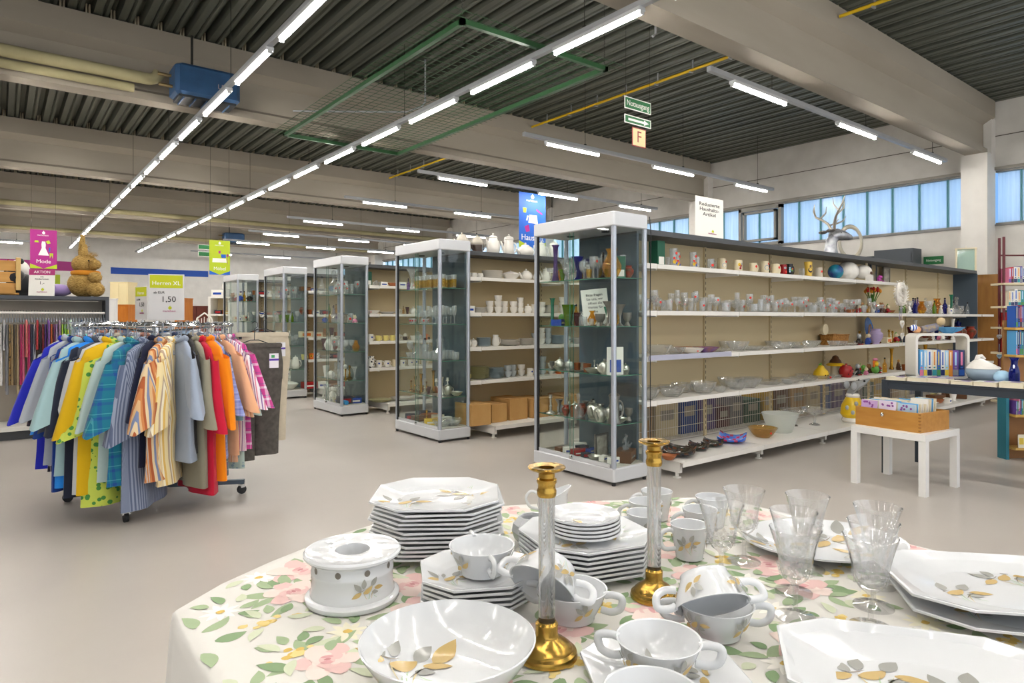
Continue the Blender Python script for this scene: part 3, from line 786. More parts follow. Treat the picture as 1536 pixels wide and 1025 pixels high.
L_('jar', [(0, 0), (.05, 0), (.055, .02), (.055, .15), (.05, .17), (.05, .19), (.02, .2), (.015, .215), (0, .22)], [C_white], 20)
# vases, bottles, sticks
V = {'slim_vase': [(0, 0), (.03, 0), (.032, .01), (.02, .05), (.016, .2), (.022, .28), (.034, .3)], 'belly_vase': [(0, 0), (.04, 0), (.07, .06), (.072, .09), (.04, .15), (.03, .18), (.045, .21)],
     'cone_vase': [(0, 0), (.04, 0), (.03, .02), (.045, .12), (.06, .2)], 'trumpet_vase': [(0, 0), (.04, 0), (.012, .03), (.012, .1), (.03, .17), (.06, .22)], 'urn': [(0, 0), (.035, 0), (.03, .01), (.06, .06), (.065, .1), (.04, .13), (.045, .15)]}
for nm, p in V.items():
    L_(nm, shell(p, .003), [C_white], 20)
for nm, p, mt in (('blue_trumpet_vase', 'trumpet_vase', G_blue), ('amber_vase', 'belly_vase', G_amber), ('green_cone_vase', 'cone_vase', G_green), ('violet_vase', 'slim_vase', G_violet), ('clear_vase', 'trumpet_vase', G_clear), ('teal_vase', 'cone_vase', G_teal), ('ruby_vase', 'cone_vase', G_ruby), ('cobalt_vase', 'belly_vase', G_blue), ('red_urn', 'urn', noisy('red_gold', '9a2a1c', '5a3a20', 20, .3)), ('lilac_urn', 'urn', C_lilac), ('pewter_vase', 'trumpet_vase', S_pewter), ('brass_vase', 'slim_vase', S_brass), ('slim_green_vase', 'slim_vase', G_teal)):
    L_(nm, shell(V[p], .003), [mt], 20)
bot = [(0, 0), (.03, 0), (.032, .01), (.032, .12), (.012, .16), (.011, .2), (.014, .205), (0, .206)]
for nm, mt in (('clear_bottle', G_clear), ('blue_bottle', G_blue), ('amber_bottle', G_amber), ('green_bottle', G_green), ('violet_bottle', G_violet)):
    L_(nm, bot, [mt, C_black], 16, None, lambda m: m.ball((0, 0, .22), .014, 8, 6, 1))
L_('decanter', [(0, 0), (.045, 0), (.05, .02), (.05, .08), (.015, .13), (.013, .16), (.02, .17), (.02, .172), (.01, .175), (.022, .2), (.018, .225), (0, .235)], [G_clear], 12, sharp=20)
L_('gold_glass', [(0, 0), (.024, 0), (.025, .01), (.03, .09), (.032, .15), (.03, .15), (.028, .09), (.022, .012), (0, .01)], [G_clear, G_amber], 14, None, lambda m: m.lathe([(.0262, .02), (.0308, .1)], 14, 1))
cs = [(0, 0), (.045, 0), (.045, .006), (.03, .014), (.012, .03), (.01, .06), (.016, .07), (.009, .08), (.009, .14), (.018, .155), (.014, .16), (.016, .18), (0, .18)]
L_('brass_candlestick', cs, [S_brass], 16); L_('silver_candlestick', cs, [S_silver], 16); L_('black_candlestick', [(r, z * 1.5) for r, z in cs], [C_black], 12)
def candelabra():
    m = MB(); m.lathe([(0, 0), (.05, 0), (.05, .01), (.02, .025), (.009, .05), (.009, .14), (.014, .15), (.02, .19), (0, .19)], 14)
    for s in (-1, 1):
        m.tube([(0, 0, .1), (s * .04, 0, .09), (s * .065, 0, .11), (s * .065, 0, .15)], .006, 8)
        old = m.M; m.M = Matrix.Translation((s * .065, 0, .14)); m.lathe([(0, 0), (.018, .01), (.012, .02), (.012, .04), (0, .04)], 10); m.M = old
    kind('candelabra', m.mesh('candelabra', [S_silver], 40))
candelabra()
L_('silver_bowl', bowlp(.09, .05, .4, .003), [S_silver], 22); L_('silver_tray', [(0, 0), (.1, 0), (.14, .012), (.138, .014), (.1, .004), (0, .004)], [S_silver], 26); L_('pewter_cup', shell([(0, 0), (.025, 0), (.02, .01), (.012, .03), (.03, .06), (.033, .1)], .002), [S_pewter], 16); L_('copper_cup', shell([(0, 0), (.03, 0), (.034, .05), (.036, .07)], .003), [S_copper], 16)
L_('ashtray', [(0, 0), (.05, 0), (.06, .03), (.055, .03), (.045, .012), (0, .01)], [G_clear], 8, sharp=15)
L_('sphere_ornament', [(0, 0)] + [(.09 * sin(pi * k / 12), .09 - .09 * cos(pi * k / 12)) for k in range(1, 12)] + [(0, .18)], [noisy('blue_lustre', '2a2a7c', '2fa9b4', 6, .12, metal=.3)], 24)
L_('ribbed_ball', [(0, 0)] + [(.13 * sin(pi * k / 12), .125 - .125 * cos(pi * k / 12)) for k in range(1, 12)] + [(0, .25)], [C_white], 40, flute=lambda k, r, z: r * (1 + .025 * sin(k * pi / 2)))
L_('small_ball', [(0, 0)] + [(.06 * sin(pi * k / 10), .055 - .055 * cos(pi * k / 10)) for k in range(1, 10)] + [(0, .11)], [C_sky], 20)
def boxk(name, w, d, h, mats, lab=None):
    m = MB().bbox((-w / 2, -d / 2, 0), (w / 2, d / 2, h), .002)
    if lab:
        m.poly([(-w * .35, -d / 2 - .0008, h * lab[0]), (w * .35, -d / 2 - .0008, h * lab[0]), (w * .35, -d / 2 - .0008, h * lab[1]), (-w * .35, -d / 2 - .0008, h * lab[1])], 1)
    kind(name, m.mesh(name, mats, None))
boxk('carton_box', .22, .3, .2, [K_carton, K_paper]); boxk('gift_box', .1, .1, .22, [mat('bottle_green_card', '1f5a44', .6), K_paper], (.08, .38)); boxk('white_box', .12, .08, .07, [K_paper, C_blueg], (.3, .6)); boxk('dark_box', .14, .1, .08, [mat('dark_card', '2a2d3a', .6), C_redg], (.2, .7)); boxk('brown_box', .2, .14, .09, [K_dwood, S_brass], (.4, .5)); boxk('yellow_box', .16, .1, .06, [C_yel, K_paper], (.3, .6)); boxk('blue_box', .14, .1, .06, [C_blueg, K_paper], (.3, .6)); boxk('photo_card', .11, .01, .17, [K_paper, C_blueg], (.1, .55)); boxk('red_box', .2, .16, .1, [C_redg, K_paper], (.3, .5)); boxk('butter_box', .18, .12, .09, [C_cream, C_orange], (.25, .7))
def framek(name, w, h, mf, mp):
    m = MB(); t = .02
    for a, b in (((-w / 2, 0, 0), (w / 2, .02, t)), ((-w / 2, 0, h - t), (w / 2, .02, h)), ((-w / 2, 0, t), (-w / 2 + t, .02, h - t)), ((w / 2 - t, 0, t), (w / 2, .02, h - t))):
        m.box(a, b)
    m.box((-w / 2 + t, .008, t), (w / 2 - t, .014, h - t), 1)
    kind(name, m.mesh(name, [mf, mp], None))
framek('framed_picture', .2, .24, S_pewter, noisy('sketch_paper', 'b9b2a4', '8f887c', 14, .7)); framek('framed_print', .16, .26, mat('slate_frame', '4a5058', .5), noisy('tan_picture', 'a08a58', '5a626c', 9, .6))
# little figures
def figk(name, body, head, mats, ears=None, arms=True, hat=None):
    m = MB()
    m.lathe([(0, 0), (body[0] * .9, 0), (body[0], body[1] * .25), (body[0] * .85, body[1] * .65), (body[0] * .4, body[1] * .95), (0, body[1])], 12, 0)
    m.ball((0, -.004, body[1] + head * .7), (head, head * .95, head * 1.05), 12, 8, 1)
    m.ball((0, -head * .95, body[1] + head * .55), head * .28, 8, 6, 1)
    for s in (-1, 1):
        m.ball((s * head * .38, -head * .85, body[1] + head * .9), head * .13, 6, 5, 3)
        if arms:
            m.tube([(s * body[0] * .6, 0, body[1] * .8), (s * body[0] * 1.15, -.01, body[1] * .5), (s * body[0] * .8, -body[0] * .8, body[1] * .35)], body[0] * .22, 7, mi=0)
        m.ball((s * body[0] * .55, -body[0] * .8, body[1] * .105), (body[0] * .35, body[0] * .5, body[1] * .1), 8, 6, 2)
        if ears:
            m.ball((s * head * .6, 0, body[1] + head * 1.5), (head * .3, head * .18, head * ears), 8, 6, 1)
    if hat:
        m.lathe([(0, body[1] + head * 2.6), (head * .5, body[1] + head * 1.6), (head * .9, body[1] + head * 1.2)], 12, 2)
    kind(name, m.mesh(name, mats, 50))
figk('seated_figure', (.035, .08), .024, [C_blueg, C_cream, C_brown, C_black]); figk('white_figure', (.03, .1), .02, [C_white, C_white, C_grey, C_grey]); figk('bear_figure', (.04, .07), .03, [C_brown, mat('tan_glaze', 'a8794a', .5), C_brown, C_black], .5); figk('gnome_figure', (.035, .07), .024, [C_redg, C_cream, C_greeng, C_black], None, True, 1); figk('dark_figure', (.035, .08), .026, [C_black, C_grey, C_redg, C_white], .6); figk('pink_figure', (.032, .06), .024, [C_pink, C_cream, C_white, C_black], .7)
figk('grey_figure', (.03, .1), .02, [C_grey, C_stone, C_grey, C_black]); figk('green_figure', (.035, .05), .03, [C_greeng, C_greeng, C_yel, C_black], None, True); figk('wood_figure', (.03, .12), .02, [K_dwood, K_wood, K_dwood, C_black])
def put(kindname, x, y, z, label, cat, group=None, rz=0., s=1., name=None, sz=None):
    o = link(name or kindname.replace('_dot', ''), KIND[kindname], None, (x, y, z + .0005), (0, 0, rz), (s, s, sz or s))
    tag(o, label, cat, group)
    return o
# ================================================================== stocking the shelves and cases
KW = {'wine_glass': ('clear wine glass', 'glass'), 'goblet': ('clear goblet', 'glass'), 'flute_glass': ('tall clear flute', 'glass'), 'brandy_glass': ('clear brandy glass', 'glass'), 'sherry_glass': ('small stemmed glass', 'glass'), 'saucer_glass': ('wide stemmed glass', 'glass'),
 'tumbler': ('clear tumbler', 'glass'), 'tall_tumbler': ('highball glass', 'glass'), 'whisky_glass': ('squat tumbler', 'glass'), 'shot_glass': ('shot glass', 'glass'), 'print_glass': ('tall colour printed glass', 'glass'), 'gold_glass': ('amber gold glass', 'glass'), 'glass_mug': ('clear glass tankard', 'mug'),
 'stein': ('cream stoneware stein', 'mug'), 'print_mug': ('cream mug with colourful print', 'mug'), 'plain_mug': ('plain cream mug', 'mug'), 'red_mug': ('red mug', 'mug'), 'black_mug': ('black printed mug', 'mug'), 'yellow_mug': ('tall yellow patterned mug', 'mug'), 'tankard': ('pale beige tankard', 'mug'),
 'cup': ('white cup', 'cup'), 'yellow_cup': ('pale yellow cup', 'cup'), 'grey_cup': ('grey blue cup', 'cup'), 'white_mug': ('white mug', 'mug'), 'orange_mug': ('orange patterned mug', 'mug'),
 'glass_bowl': ('cut glass bowl', 'bowl'), 'deep_glass_bowl': ('deep cut glass bowl', 'bowl'), 'small_glass_bowl': ('small cut glass bowl', 'bowl'), 'glass_dish': ('flat cut glass dish', 'dish'), 'frosted_bowl': ('big frosted glass bowl', 'bowl'), 'amber_bowl': ('amber glass bowl', 'bowl'), 'china_bowl': ('white china bowl', 'bowl'), 'terracotta_bowl': ('terracotta bowl', 'bowl'), 'purple_bowl': ('swirled purple bowl', 'bowl'), 'compote': ('clear footed glass dish', 'dish'),
 'plate': ('white plate', 'plate'), 'green_plate': ('olive green plate', 'plate'), 'blue_plate': ('blue grey plate', 'plate'), 'saucer': ('white saucer', 'saucer'), 'coffee_pot': ('white coffee pot', 'pot'), 'tall_pot': ('tall white coffee pot', 'pot'), 'teapot': ('round white teapot', 'teapot'), 'brown_pot': ('brown and cream coffee pot', 'pot'), 'sugar_bowl': ('white sugar bowl', 'bowl'), 'tureen': ('white lidded tureen', 'tureen'), 'jug': ('white jug', 'jug'), 'spotted_jug': ('white jug with black spots', 'jug'), 'pewter_jug': ('tall pewter jug', 'jug'), 'silver_pot': ('silver plated pot', 'pot'), 'jar': ('tall white lidded jar', 'jar'),
 'slim_vase': ('slim white vase', 'vase'), 'belly_vase': ('white bellied vase', 'vase'), 'blue_trumpet_vase': ('cobalt blue trumpet vase', 'vase'), 'amber_vase': ('amber glass vase', 'vase'), 'green_cone_vase': ('lime green glass vase', 'vase'), 'violet_vase': ('slim violet vase', 'vase'), 'clear_vase': ('clear trumpet vase', 'vase'), 'teal_vase': ('teal glass vase', 'vase'), 'ruby_vase': ('ruby red vase', 'vase'), 'cobalt_vase': ('dark blue vase', 'vase'), 'red_urn': ('red and gold vase', 'vase'), 'lilac_urn': ('white and lilac urn', 'urn'), 'pewter_vase': ('pewter trumpet vase', 'vase'), 'brass_vase': ('slim brass vase', 'vase'), 'slim_green_vase': ('slim teal vase', 'vase'), 'urn': ('white urn', 'urn'), 'cone_vase': ('white cone vase', 'vase'), 'trumpet_vase': ('white trumpet vase', 'vase'),
 'clear_bottle': ('clear stoppered bottle', 'bottle'), 'blue_bottle': ('blue glass bottle', 'bottle'), 'amber_bottle': ('amber bottle', 'bottle'), 'green_bottle': ('green bottle', 'bottle'), 'violet_bottle': ('violet bottle', 'bottle'), 'decanter': ('cut glass decanter', 'decanter'),
 'brass_candlestick': ('small brass candlestick', 'candlestick'), 'silver_candlestick': ('silver candlestick', 'candlestick'), 'black_candlestick': ('black candlestick', 'candlestick'), 'candelabra': ('three armed silver candelabra', 'candelabra'), 'silver_bowl': ('silver bowl', 'bowl'), 'silver_tray': ('silver tray', 'tray'), 'pewter_cup': ('pewter cup', 'cup'), 'copper_cup': ('copper cup', 'cup'), 'ashtray': ('crystal ashtray', 'ashtray'), 'sphere_ornament': ('shiny blue ornament ball', 'ornament'), 'ribbed_ball': ('big ribbed white ball', 'ornament'), 'small_ball': ('pale blue ball', 'ornament'),
 'carton_box': ('brown cardboard box', 'box'), 'gift_box': ('green and white bottle box', 'box'), 'white_box': ('small white box', 'box'), 'dark_box': ('dark printed box', 'box'), 'brown_box': ('dark wooden box', 'box'), 'yellow_box': ('yellow box', 'box'), 'blue_box': ('blue box', 'box'), 'photo_card': ('blue photo card', 'card'), 'red_box': ('red box', 'box'), 'butter_box': ('cream and orange bread tin', 'tin'), 'framed_picture': ('silver picture frame', 'picture frame'), 'framed_print': ('dark picture frame', 'picture frame'),
 'seated_figure': ('seated blue figurine', 'figurine'), 'white_figure': ('white figurine', 'figurine'), 'bear_figure': ('brown bear figurine', 'figurine'), 'gnome_figure': ('red capped gnome', 'figurine'), 'dark_figure': ('dark animal figurine', 'figurine'), 'pink_figure': ('pink rabbit figurine', 'figurine'), 'grey_figure': ('grey figurine', 'figurine'), 'green_figure': ('green frog figurine', 'figurine'), 'wood_figure': ('carved wooden figure', 'figurine')}
PEND = {}
BND = [None]; PLACED = []
def crad(me):
    xs = [v.co.x for v in me.vertices]; ys = [v.co.y for v in me.vertices]
    return (max(xs) - min(xs) + max(ys) - min(ys)) / 4, max(v.co.z for v in me.vertices)
CR = {}
def add(place, ref, kd, x, y, z, rz=0., s=1., key=None, sz=None, extra='', cat=None):
    base = kd.replace('_dot', '')
    ph, c = KW[base]
    if kd.endswith('_dot'):
        ph += ' with red dot'
    if extra:
        ph = extra
    o = link(base, KIND[kd], None, (x, y, z + .0008), (0, 0, rz), (s, s, sz or s))
    if kd not in CR:
        CR[kd] = crad(KIND[kd])
    PLACED.append([o, CR[kd][0] * s + .002, z, CR[kd][1] * (sz or s), BND[0], x, y, None])
    PEND.setdefault((place, ref, ph), []).append((x if key is None else key, o, cat or c, base))
    return o
def relax():
    """nudge neighbours apart so that nothing on a shelf runs into its neighbour"""
    col = {}
    for p in PLACED:      # stacks move as one column
        key = (round(p[5], 3), round(p[6], 3), p[4]); col.setdefault(key, []).append(p)
    C = []
    for ps in col.values():
        C.append([ps[0][5], ps[0][6], max(p[1] for p in ps), min(p[2] for p in ps), max(p[2] + p[3] for p in ps), ps[0][4], ps])
    C.sort(key=lambda c: c[0])
    for it in range(40):
        moved = False
        for i, a in enumerate(C):
            for b in C[i + 1:i + 40]:
                if b[3] > a[4] or a[3] > b[4] or a[5] != b[5]:
                    continue
                dx, dy = b[0] - a[0], b[1] - a[1]; need = a[2] + b[2]; d = hypot(dx, dy)
                if d < need:
                    if d < 1e-5:
                        dx, dy, d = 1e-5, 0, 1e-5
                    k = (need - d) / 2 / d * .9; a[0] -= dx * k; b[0] += dx * k; a[1] -= dy * k; b[1] += dy * k; moved = True
        for c in C:
            if c[5]:
                for q in (0, 1):
                    lo, hi = c[5][2 * q] + c[2], c[5][2 * q + 1] - c[2]
                    c[q] = min(max(c[q], lo), hi) if lo <= hi else (c[5][2 * q] + c[5][2 * q + 1]) / 2
        if not moved:
            break
    for c in C:
        for p in c[6]:
            p[0].location.x, p[0].location.y = c[0], c[1]
    PLACED.clear()
def flush():
    relax()
    for (place, ref, ph), lst in PEND.items():
        lst.sort(key=lambda t: t[0])
        for i, (k, o, c, base) in enumerate(lst):
            lab = '%s %s' % (ph, place) if len(lst) == 1 else '%s %s from %s, %s' % (nth(i + 1), ph, ref, place)
            tag(o, lab, c, (ph + 's ' + place) if len(lst) > 1 else None)
    PEND.clear()
def ux(u, y=3.72):
    return ony(u, 480, y).x
R = random.Random(5)
BND[0] = (4.2, 12.05, 3.572, 3.935)
CASE = 'the case'
# ---- first row: the mug shelf
MS = 'on the mug shelf'
for u, kd, dy, s in ((988, 'gift_box', .02, 1), (1006, 'print_glass', -.03, 1.1), (1014, 'tumbler', .1, 1), (1022, 'print_glass', .05, .95), (1037, 'print_glass', -.02, 1.), (1050, 'tall_tumbler', .03, .8), (1062, 'glass_mug', -.03, .85), (1084, 'stein', 0, .8), (1098, 'stein', .12, 1.0), (1104, 'print_mug', -.02, 1.), (1117, 'print_mug', .09, .8), (1127, 'plain_mug', -.02, 1.), (1147, 'stein', 0, .95), (1158, 'plain_mug', -.04, 1.1), (1163, 'black_mug', .1, .9), (1175, 'red_mug', .0, .95), (1188, 'black_mug', .03, 1.), (1198, 'tall_tumbler', .08, .75), (1207, 'yellow_mug', -.04, 1.08), (1216, 'tumbler', .1, 1.1), (1228, 'tankard', 0, 1.)):
    add(MS, CASE, kd, ux(u), 3.72 + dy, 1.75, R.uniform(-.3, .2), s)
add(MS, CASE, 'sphere_ornament', ux(1256, 3.66), 3.68, 1.75, 0, .95); add(MS, CASE, 'ribbed_ball', ux(1275, 3.75), 3.78, 1.75, 0, .95)
add(MS, CASE, 'framed_print', ux(1315, 3.85), 3.88, 1.75, 0, 1.1); add(MS, CASE, 'framed_picture', ux(1334, 3.85), 3.9, 1.75, 0, 1.0)
# ---- the crowded glass shelf
GS = 'on the crowded glass shelf'
glasses = ['wine_glass', 'goblet', 'tumbler', 'sherry_glass', 'brandy_glass', 'tall_tumbler', 'whisky_glass', 'saucer_glass', 'flute_glass', 'wine_glass_dot', 'goblet_dot', 'tumbler_dot', 'brandy_glass_dot', 'sherry_glass_dot']
wts = [3, 3, 4, 3, 3, 2, 3, 2, 1, 3, 3, 3, 3, 2]
for yy, st, off in ((3.635, .1, 0), (3.73, .097, .04), (3.83, .11, .02)):
    x = 4.24 + off
    while x < 8.75:
        kd = R.choices(glasses, wts)[0]
        add(GS, CASE, kd, x + R.uniform(-.012, .012), yy + R.uniform(-.02, .02), 1.36, R.uniform(-.5, .5), R.uniform(.84, .98)); x += st + (.02 if kd.startswith('brandy') or kd.startswith('saucer') else 0)
add(GS, CASE, 'slim_vase', 8.9, 3.86, 1.36, 0, .75)
# ---- bowls
BS = 'on the bowl shelf'
for u, kd, dy, s in ((993, 'glass_bowl', 0, 1.25), (1022, 'glass_bowl', -.03, .9), (1033, 'china_bowl', -.06, 1.), (1044, 'terracotta_bowl', .08, 1.05), (1074, 'purple_bowl', -.03, 1.05), (1085, 'glass_dish', .1, 1.2), (1100, 'deep_glass_bowl', .02, .95), (1112, 'deep_glass_bowl', .06, .9), (1125, 'glass_dish', -.05, 1.2), (1140, 'glass_dish', .05, 1.1), (1150, 'small_glass_bowl', -.05, 1.2), (1164, 'glass_bowl', -.02, 1.), (1174, 'deep_glass_bowl', .08, .75), (1186, 'glass_dish', 0, 1.1), (1200, 'small_glass_bowl', .05, 1.2), (1210, 'glass_bowl', -.02, .9), (1226, 'glass_bowl', .06, .95), (1244, 'small_glass_bowl', -.05, 1.2), (1256, 'small_glass_bowl', -.05, 1.1), (1268, 'glass_dish', -.02, 1.), (1280, 'small_glass_bowl', -.06, .9)):
    add(BS, CASE, kd, ux(u), 3.72 + dy, .98, 0, s)
# ---- glass dishes
DS = 'on the glass dish shelf'
for k, (u, kd, dy, s) in enumerate(((986, 'glass_bowl', 0, 1.3), (1000, 'deep_glass_bowl', .06, .9), (1014, 'glass_bowl', -.04, 1.2), (1030, 'small_glass_bowl', .04, 1.6), (1040, 'deep_glass_bowl', .08, .9), (1050, 'deep_glass_bowl', -.04, 1.05), (1062, 'glass_bowl', .08, 1.), (1078, 'small_glass_bowl', -.06, 1.), (1092, 'glass_dish', -.02, 1.2), (1104, 'glass_bowl', -.03, 1.1), (1112, 'deep_glass_bowl', .07, 1.), (1128, 'glass_bowl', .0, 1.3), (1142, 'glass_bowl', .08, 1.2), (1156, 'glass_dish', -.02, 1.3), (1168, 'small_glass_bowl', -.07, 1.1), (1182, 'glass_dish', .05, 1.4), (1197, 'glass_dish', -.05, 1.3), (1210, 'glass_bowl', .04, .8), (1224, 'glass_dish_dot', -.03, 1.3), (1238, 'glass_dish', .05, 1.2), (1252, 'glass_bowl', -.04, .9), (1262, 'glass_bowl', .0, .8))):
    add(DS, CASE, kd, ux(u), 3.72 + dy, .61, 0, s)
flush()
# ---- goods on the far side, glimpsed through the wire grille  (BACKB)
bk = MB().box((4.35, 4.0, .132), (12.0, 4.6, .14)); tag(build(bk, 'back_shelf', M_white), 'low white shelf on the far side of the long row, behind the wire', 'shelf')
BKc = [('brown', '5a3a2c'), ('dark green', '2c4a3c'), ('maroon', '4c2028'), ('blue', '2c4478'), ('tan', '9a7a50'), ('mustard', 'a8862c'), ('grey', '5c5c60'), ('violet', '4a3a64'), ('cream', 'b8aa8a')]
xx = 4.4; k = 0
while xx < 11.6:
    ww = R.uniform(.16, .36); cn, cc = BKc[(k * 4) % 9]; hh = R.uniform(.2, .38)
    m = MB().bbox((0, 0, 0), (ww, .28, hh), .004); m.box((ww * .2, -.0006, hh * .5), (ww * .8, 0, hh * .8), 1)
    tag(build(m, 'storage_box', [mat('box_' + cn.replace(' ', '_'), cc, .7), mat('box_print', '8a8478', .7)], None, (xx, 4.12, .1405)), '%s box glimpsed behind the wire grille, %s from the case' % (cn, nth(k + 1)), 'box', 'boxes behind the wire grille'); xx += ww + R.uniform(.01, .06); k += 1
# ---- bottom shelf of the first row
LS = 'on the bottom shelf of the mug row'
yb = 3.55
def shard(name, x, y, w, mats, label, cat, z=.14):
    m = MB(); n = 9; rows = []
    for i in range(n):
        for j in range(n):
            a, b_ = i / (n - 1) * 2 - 1, j / (n - 1) * 2 - 1
            m.v.append((a * w, b_ * w * .8, .004 + .05 * w / .16 * (abs(a) ** 2.5 + abs(b_) ** 2.5) * (.7 + .3 * sin(3 * a))))
    for i in range(n - 1):
        for j in range(n - 1):
            m.face((i * n + j, (i + 1) * n + j, (i + 1) * n + j + 1, i * n + j + 1), (i + j) % len(mats), True)
    o = build(m, name, mats, None, (x, y, z + .006), (0, 0, .5)); md = o.modifiers.new('thickness', 'SOLIDIFY'); md.thickness = .006
    return tag(o, label, cat)
K1 = noisy('dark_mosaic', '1c2a34', '3a3026', 20, .15); K2 = noisy('rust_mosaic', '6a3422', '243c2c', 25, .15); K3 = noisy('blue_fused_glass', '2f5fc8', '5a88e0', 6, .1); K4 = mat('red_fused_glass', 'b03060', .1)
for u, yy, w, mt, lb in ((1018, 3.52, .17, [K1, K2], 'large dark square patterned glass dish on the bottom shelf'), (1047, 3.56, .11, [K1, K2], 'smaller dark patterned dish beside the large one, bottom shelf'), (1069, 3.58, .11, [K2, K1], 'rust and dark patterned dish on the bottom shelf'), (1098, 3.58, .15, [K3, K3, K4], 'bright blue and red fused glass dish on the bottom shelf')):
    shard('art_dish', ux(u, yy), yy, w, mt, lb, 'dish')
put('small_glass_bowl', ux(1003, 3.45), 3.45, .14, 'tiny pink dish at the case end of the bottom shelf', 'dish', s=.8).data = KIND['terracotta_bowl']
put('amber_bowl', ux(1144, 3.55), 3.55, .14, 'fluted amber glass bowl with red dot on the bottom shelf', 'bowl', s=1.05)
put('frosted_bowl', ux(1170, 3.6), 3.6, .14, 'big frosted white glass bowl standing on the bottom shelf', 'bowl', s=1.12)
put('compote', ux(1194, 3.68), 3.72, .14, 'clear footed glass dish close behind the frosted bowl', 'dish', s=1.15)
put('compote', ux(1222, 3.6), 3.6, .14, 'clear footed glass dish nearer the yellow watering figure', 'dish', s=1.15)
def mouse():
    e = empty('mouse_figure', (ux(1279, 3.43), 3.43, .1415), -.5, 'yellow coated grey mouse ornament on the bottom shelf end', 'ornament')
    m = MB(); m.lathe([(0, 0), (.1, 0), (.115, .02), (.105, .05), (.1, .055)], 20); build(m, 'foot', C_white, e)
    m = MB(); m.lathe([(.098, .05), (.125, .09), (.115, .19), (.075, .27), (.05, .295), (0, .295)], 20); bo = build(m, 'coat', C_yel, e)
    m = MB()
    for a, z in ((-2.2, .12), (-1.4, .1), (-1.0, .2), (-1.9, .22), (-.6, .12), (-2.7, .17)):
        m.ball((.116 * cos(a), .116 * sin(a), z), (.02, .02, .026), 8, 6)
    build(m, 'flower_spot', C_grey, bo)
    m = MB(); m.lathe([(.07, .28), (.075, .3), (.06, .32), (0, .325)], 16); build(m, 'collar', C_white, e)
    m = MB(); m.loft([[(cx + r * cos(2 * pi * k / 12) * .3, cy_ + r * sin(2 * pi * k / 12), cz + r * .9 * cos(2 * pi * k / 12)) for k in range(12)] for cx, cy_, cz, r in ((-.045, 0, .315, .05), (.02, 0, .39, .07), (.12, 0, .43, .05), (.2, 0, .47, .018))], sm=True); hd = build(m, 'head', mat('mouse_grey', '9a9c9c', .4), e)
    for s in (-1, 1):
        build(MB().ball((-.03, s * .06, .41), (.035, .02, .045), 10, 8), 'ear', C_grey, hd)
        build(MB().ball((.11, s * .045, .46), .012, 8, 6), 'eye', C_black, hd)
        build(MB().tube([(.05, s * .1, .25), (.1, s * .12, .2), (.13, s * .07, .17)], .025, 8), 'arm', MATS['mouse_grey'], e)
mouse()
# ================================================================== decorative end of the first shelf row
def decor(place, z, u0, u1, pool, n, ys=(3.63, 3.88), smin=.8, smax=1.15):
    BND[0] = (4.2, 12.05, 3.572 if z > .2 else 3.32, 3.935)
    for k in range(n):
        u = u0 + (u1 - u0) * (k + .5) / n
        y = ys[0] + (ys[1] - ys[0]) * ((k * 2 + R.random()) % 3) / 3
        kd = pool[k % len(pool)] if R.random() < .7 else R.choice(pool)
        add(place, CASE, kd, ux(u, y), y, z, R.uniform(-.6, .6), R.uniform(smin, smax))
decor('beside the tulips on the glass shelf', 1.36, 1272, 1336, ['seated_figure', 'green_figure', 'bear_figure', 'gnome_figure', 'terracotta_bowl', 'pink_figure', 'gnome_figure', 'amber_bottle', 'copper_cup'], 14)
decor('beyond the feather wreath, upper shelf', 1.36, 1352, 1448, ['green_bottle', 'white_mug', 'amber_vase', 'white_figure', 'dark_box', 'blue_bottle', 'blue_bottle', 'violet_bottle', 'slim_green_vase', 'clear_bottle', 'glass_bowl', 'decanter', 'goblet', 'small_glass_bowl', 'tumbler'], 30, smin=.8, smax=1.2)
decor('near the blue oval plate, bowl shelf', .98, 1286, 1346, ['dark_figure', 'brass_candlestick', 'pink_figure', 'seated_figure', 'gnome_figure', 'small_glass_bowl', 'wood_figure', 'yellow_cup'], 13)
decor('seen through the white magazine hoop', .98, 1350, 1442, ['dark_box', 'white_figure', 'terracotta_bowl', 'ruby_vase', 'slim_vase', 'pink_figure', 'silver_bowl', 'red_urn', 'wood_figure', 'white_box', 'cobalt_vase'], 18)
decor('behind the red strawberry jar', .61, 1284, 1318, ['dark_figure', 'gnome_figure', 'green_figure', 'bear_figure', 'grey_figure', 'pink_figure'], 8)
decor('beyond the flower frog, lower shelf', .61, 1322, 1444, ['amber_bottle', 'green_plate', 'wood_figure', 'copper_cup', 'grey_figure', 'black_candlestick', 'brass_vase', 'pewter_vase'], 12)
decor('past the white side table, bottom shelf', .14, 1395, 1446, ['silver_bowl', 'yellow_cup', 'brown_box', 'terracotta_bowl', 'cone_vase', 'wood_figure', 'white_box', 'pewter_cup', 'amber_bottle', 'green_bottle'], 14, (3.4, 3.8))
decor('at the slate end of the bowl shelf', .98, 1430, 1447, ['red_urn', 'cobalt_vase', 'blue_bottle', 'cobalt_vase'], 5, smin=1., smax=1.4)
flush()
put('green_cone_vase', ux(1238, 3.7), 3.75, .61, 'yellow pear shaped ornament with green leaf on the dish shelf', 'ornament').data = (lambda m: (m.lathe([(0, 0), (.06, 0), (.085, .04), (.075, .08), (.04, .12), (.03, .145), (0, .155)], 16, 0), m.ball((-.02, 0, .16), (.03, .012, .01), 8, 6, 1), m.tube([(0, 0, .15), (.005, 0, .18)], .005, 6, mi=1), dot(m, .086, .04, 2, -1.7, .008), dot(m, .086, .04, 2, -2.1, .008), m.mesh('pear_ornament', [C_yel, C_greeng, C_black]))[-1])(MB())
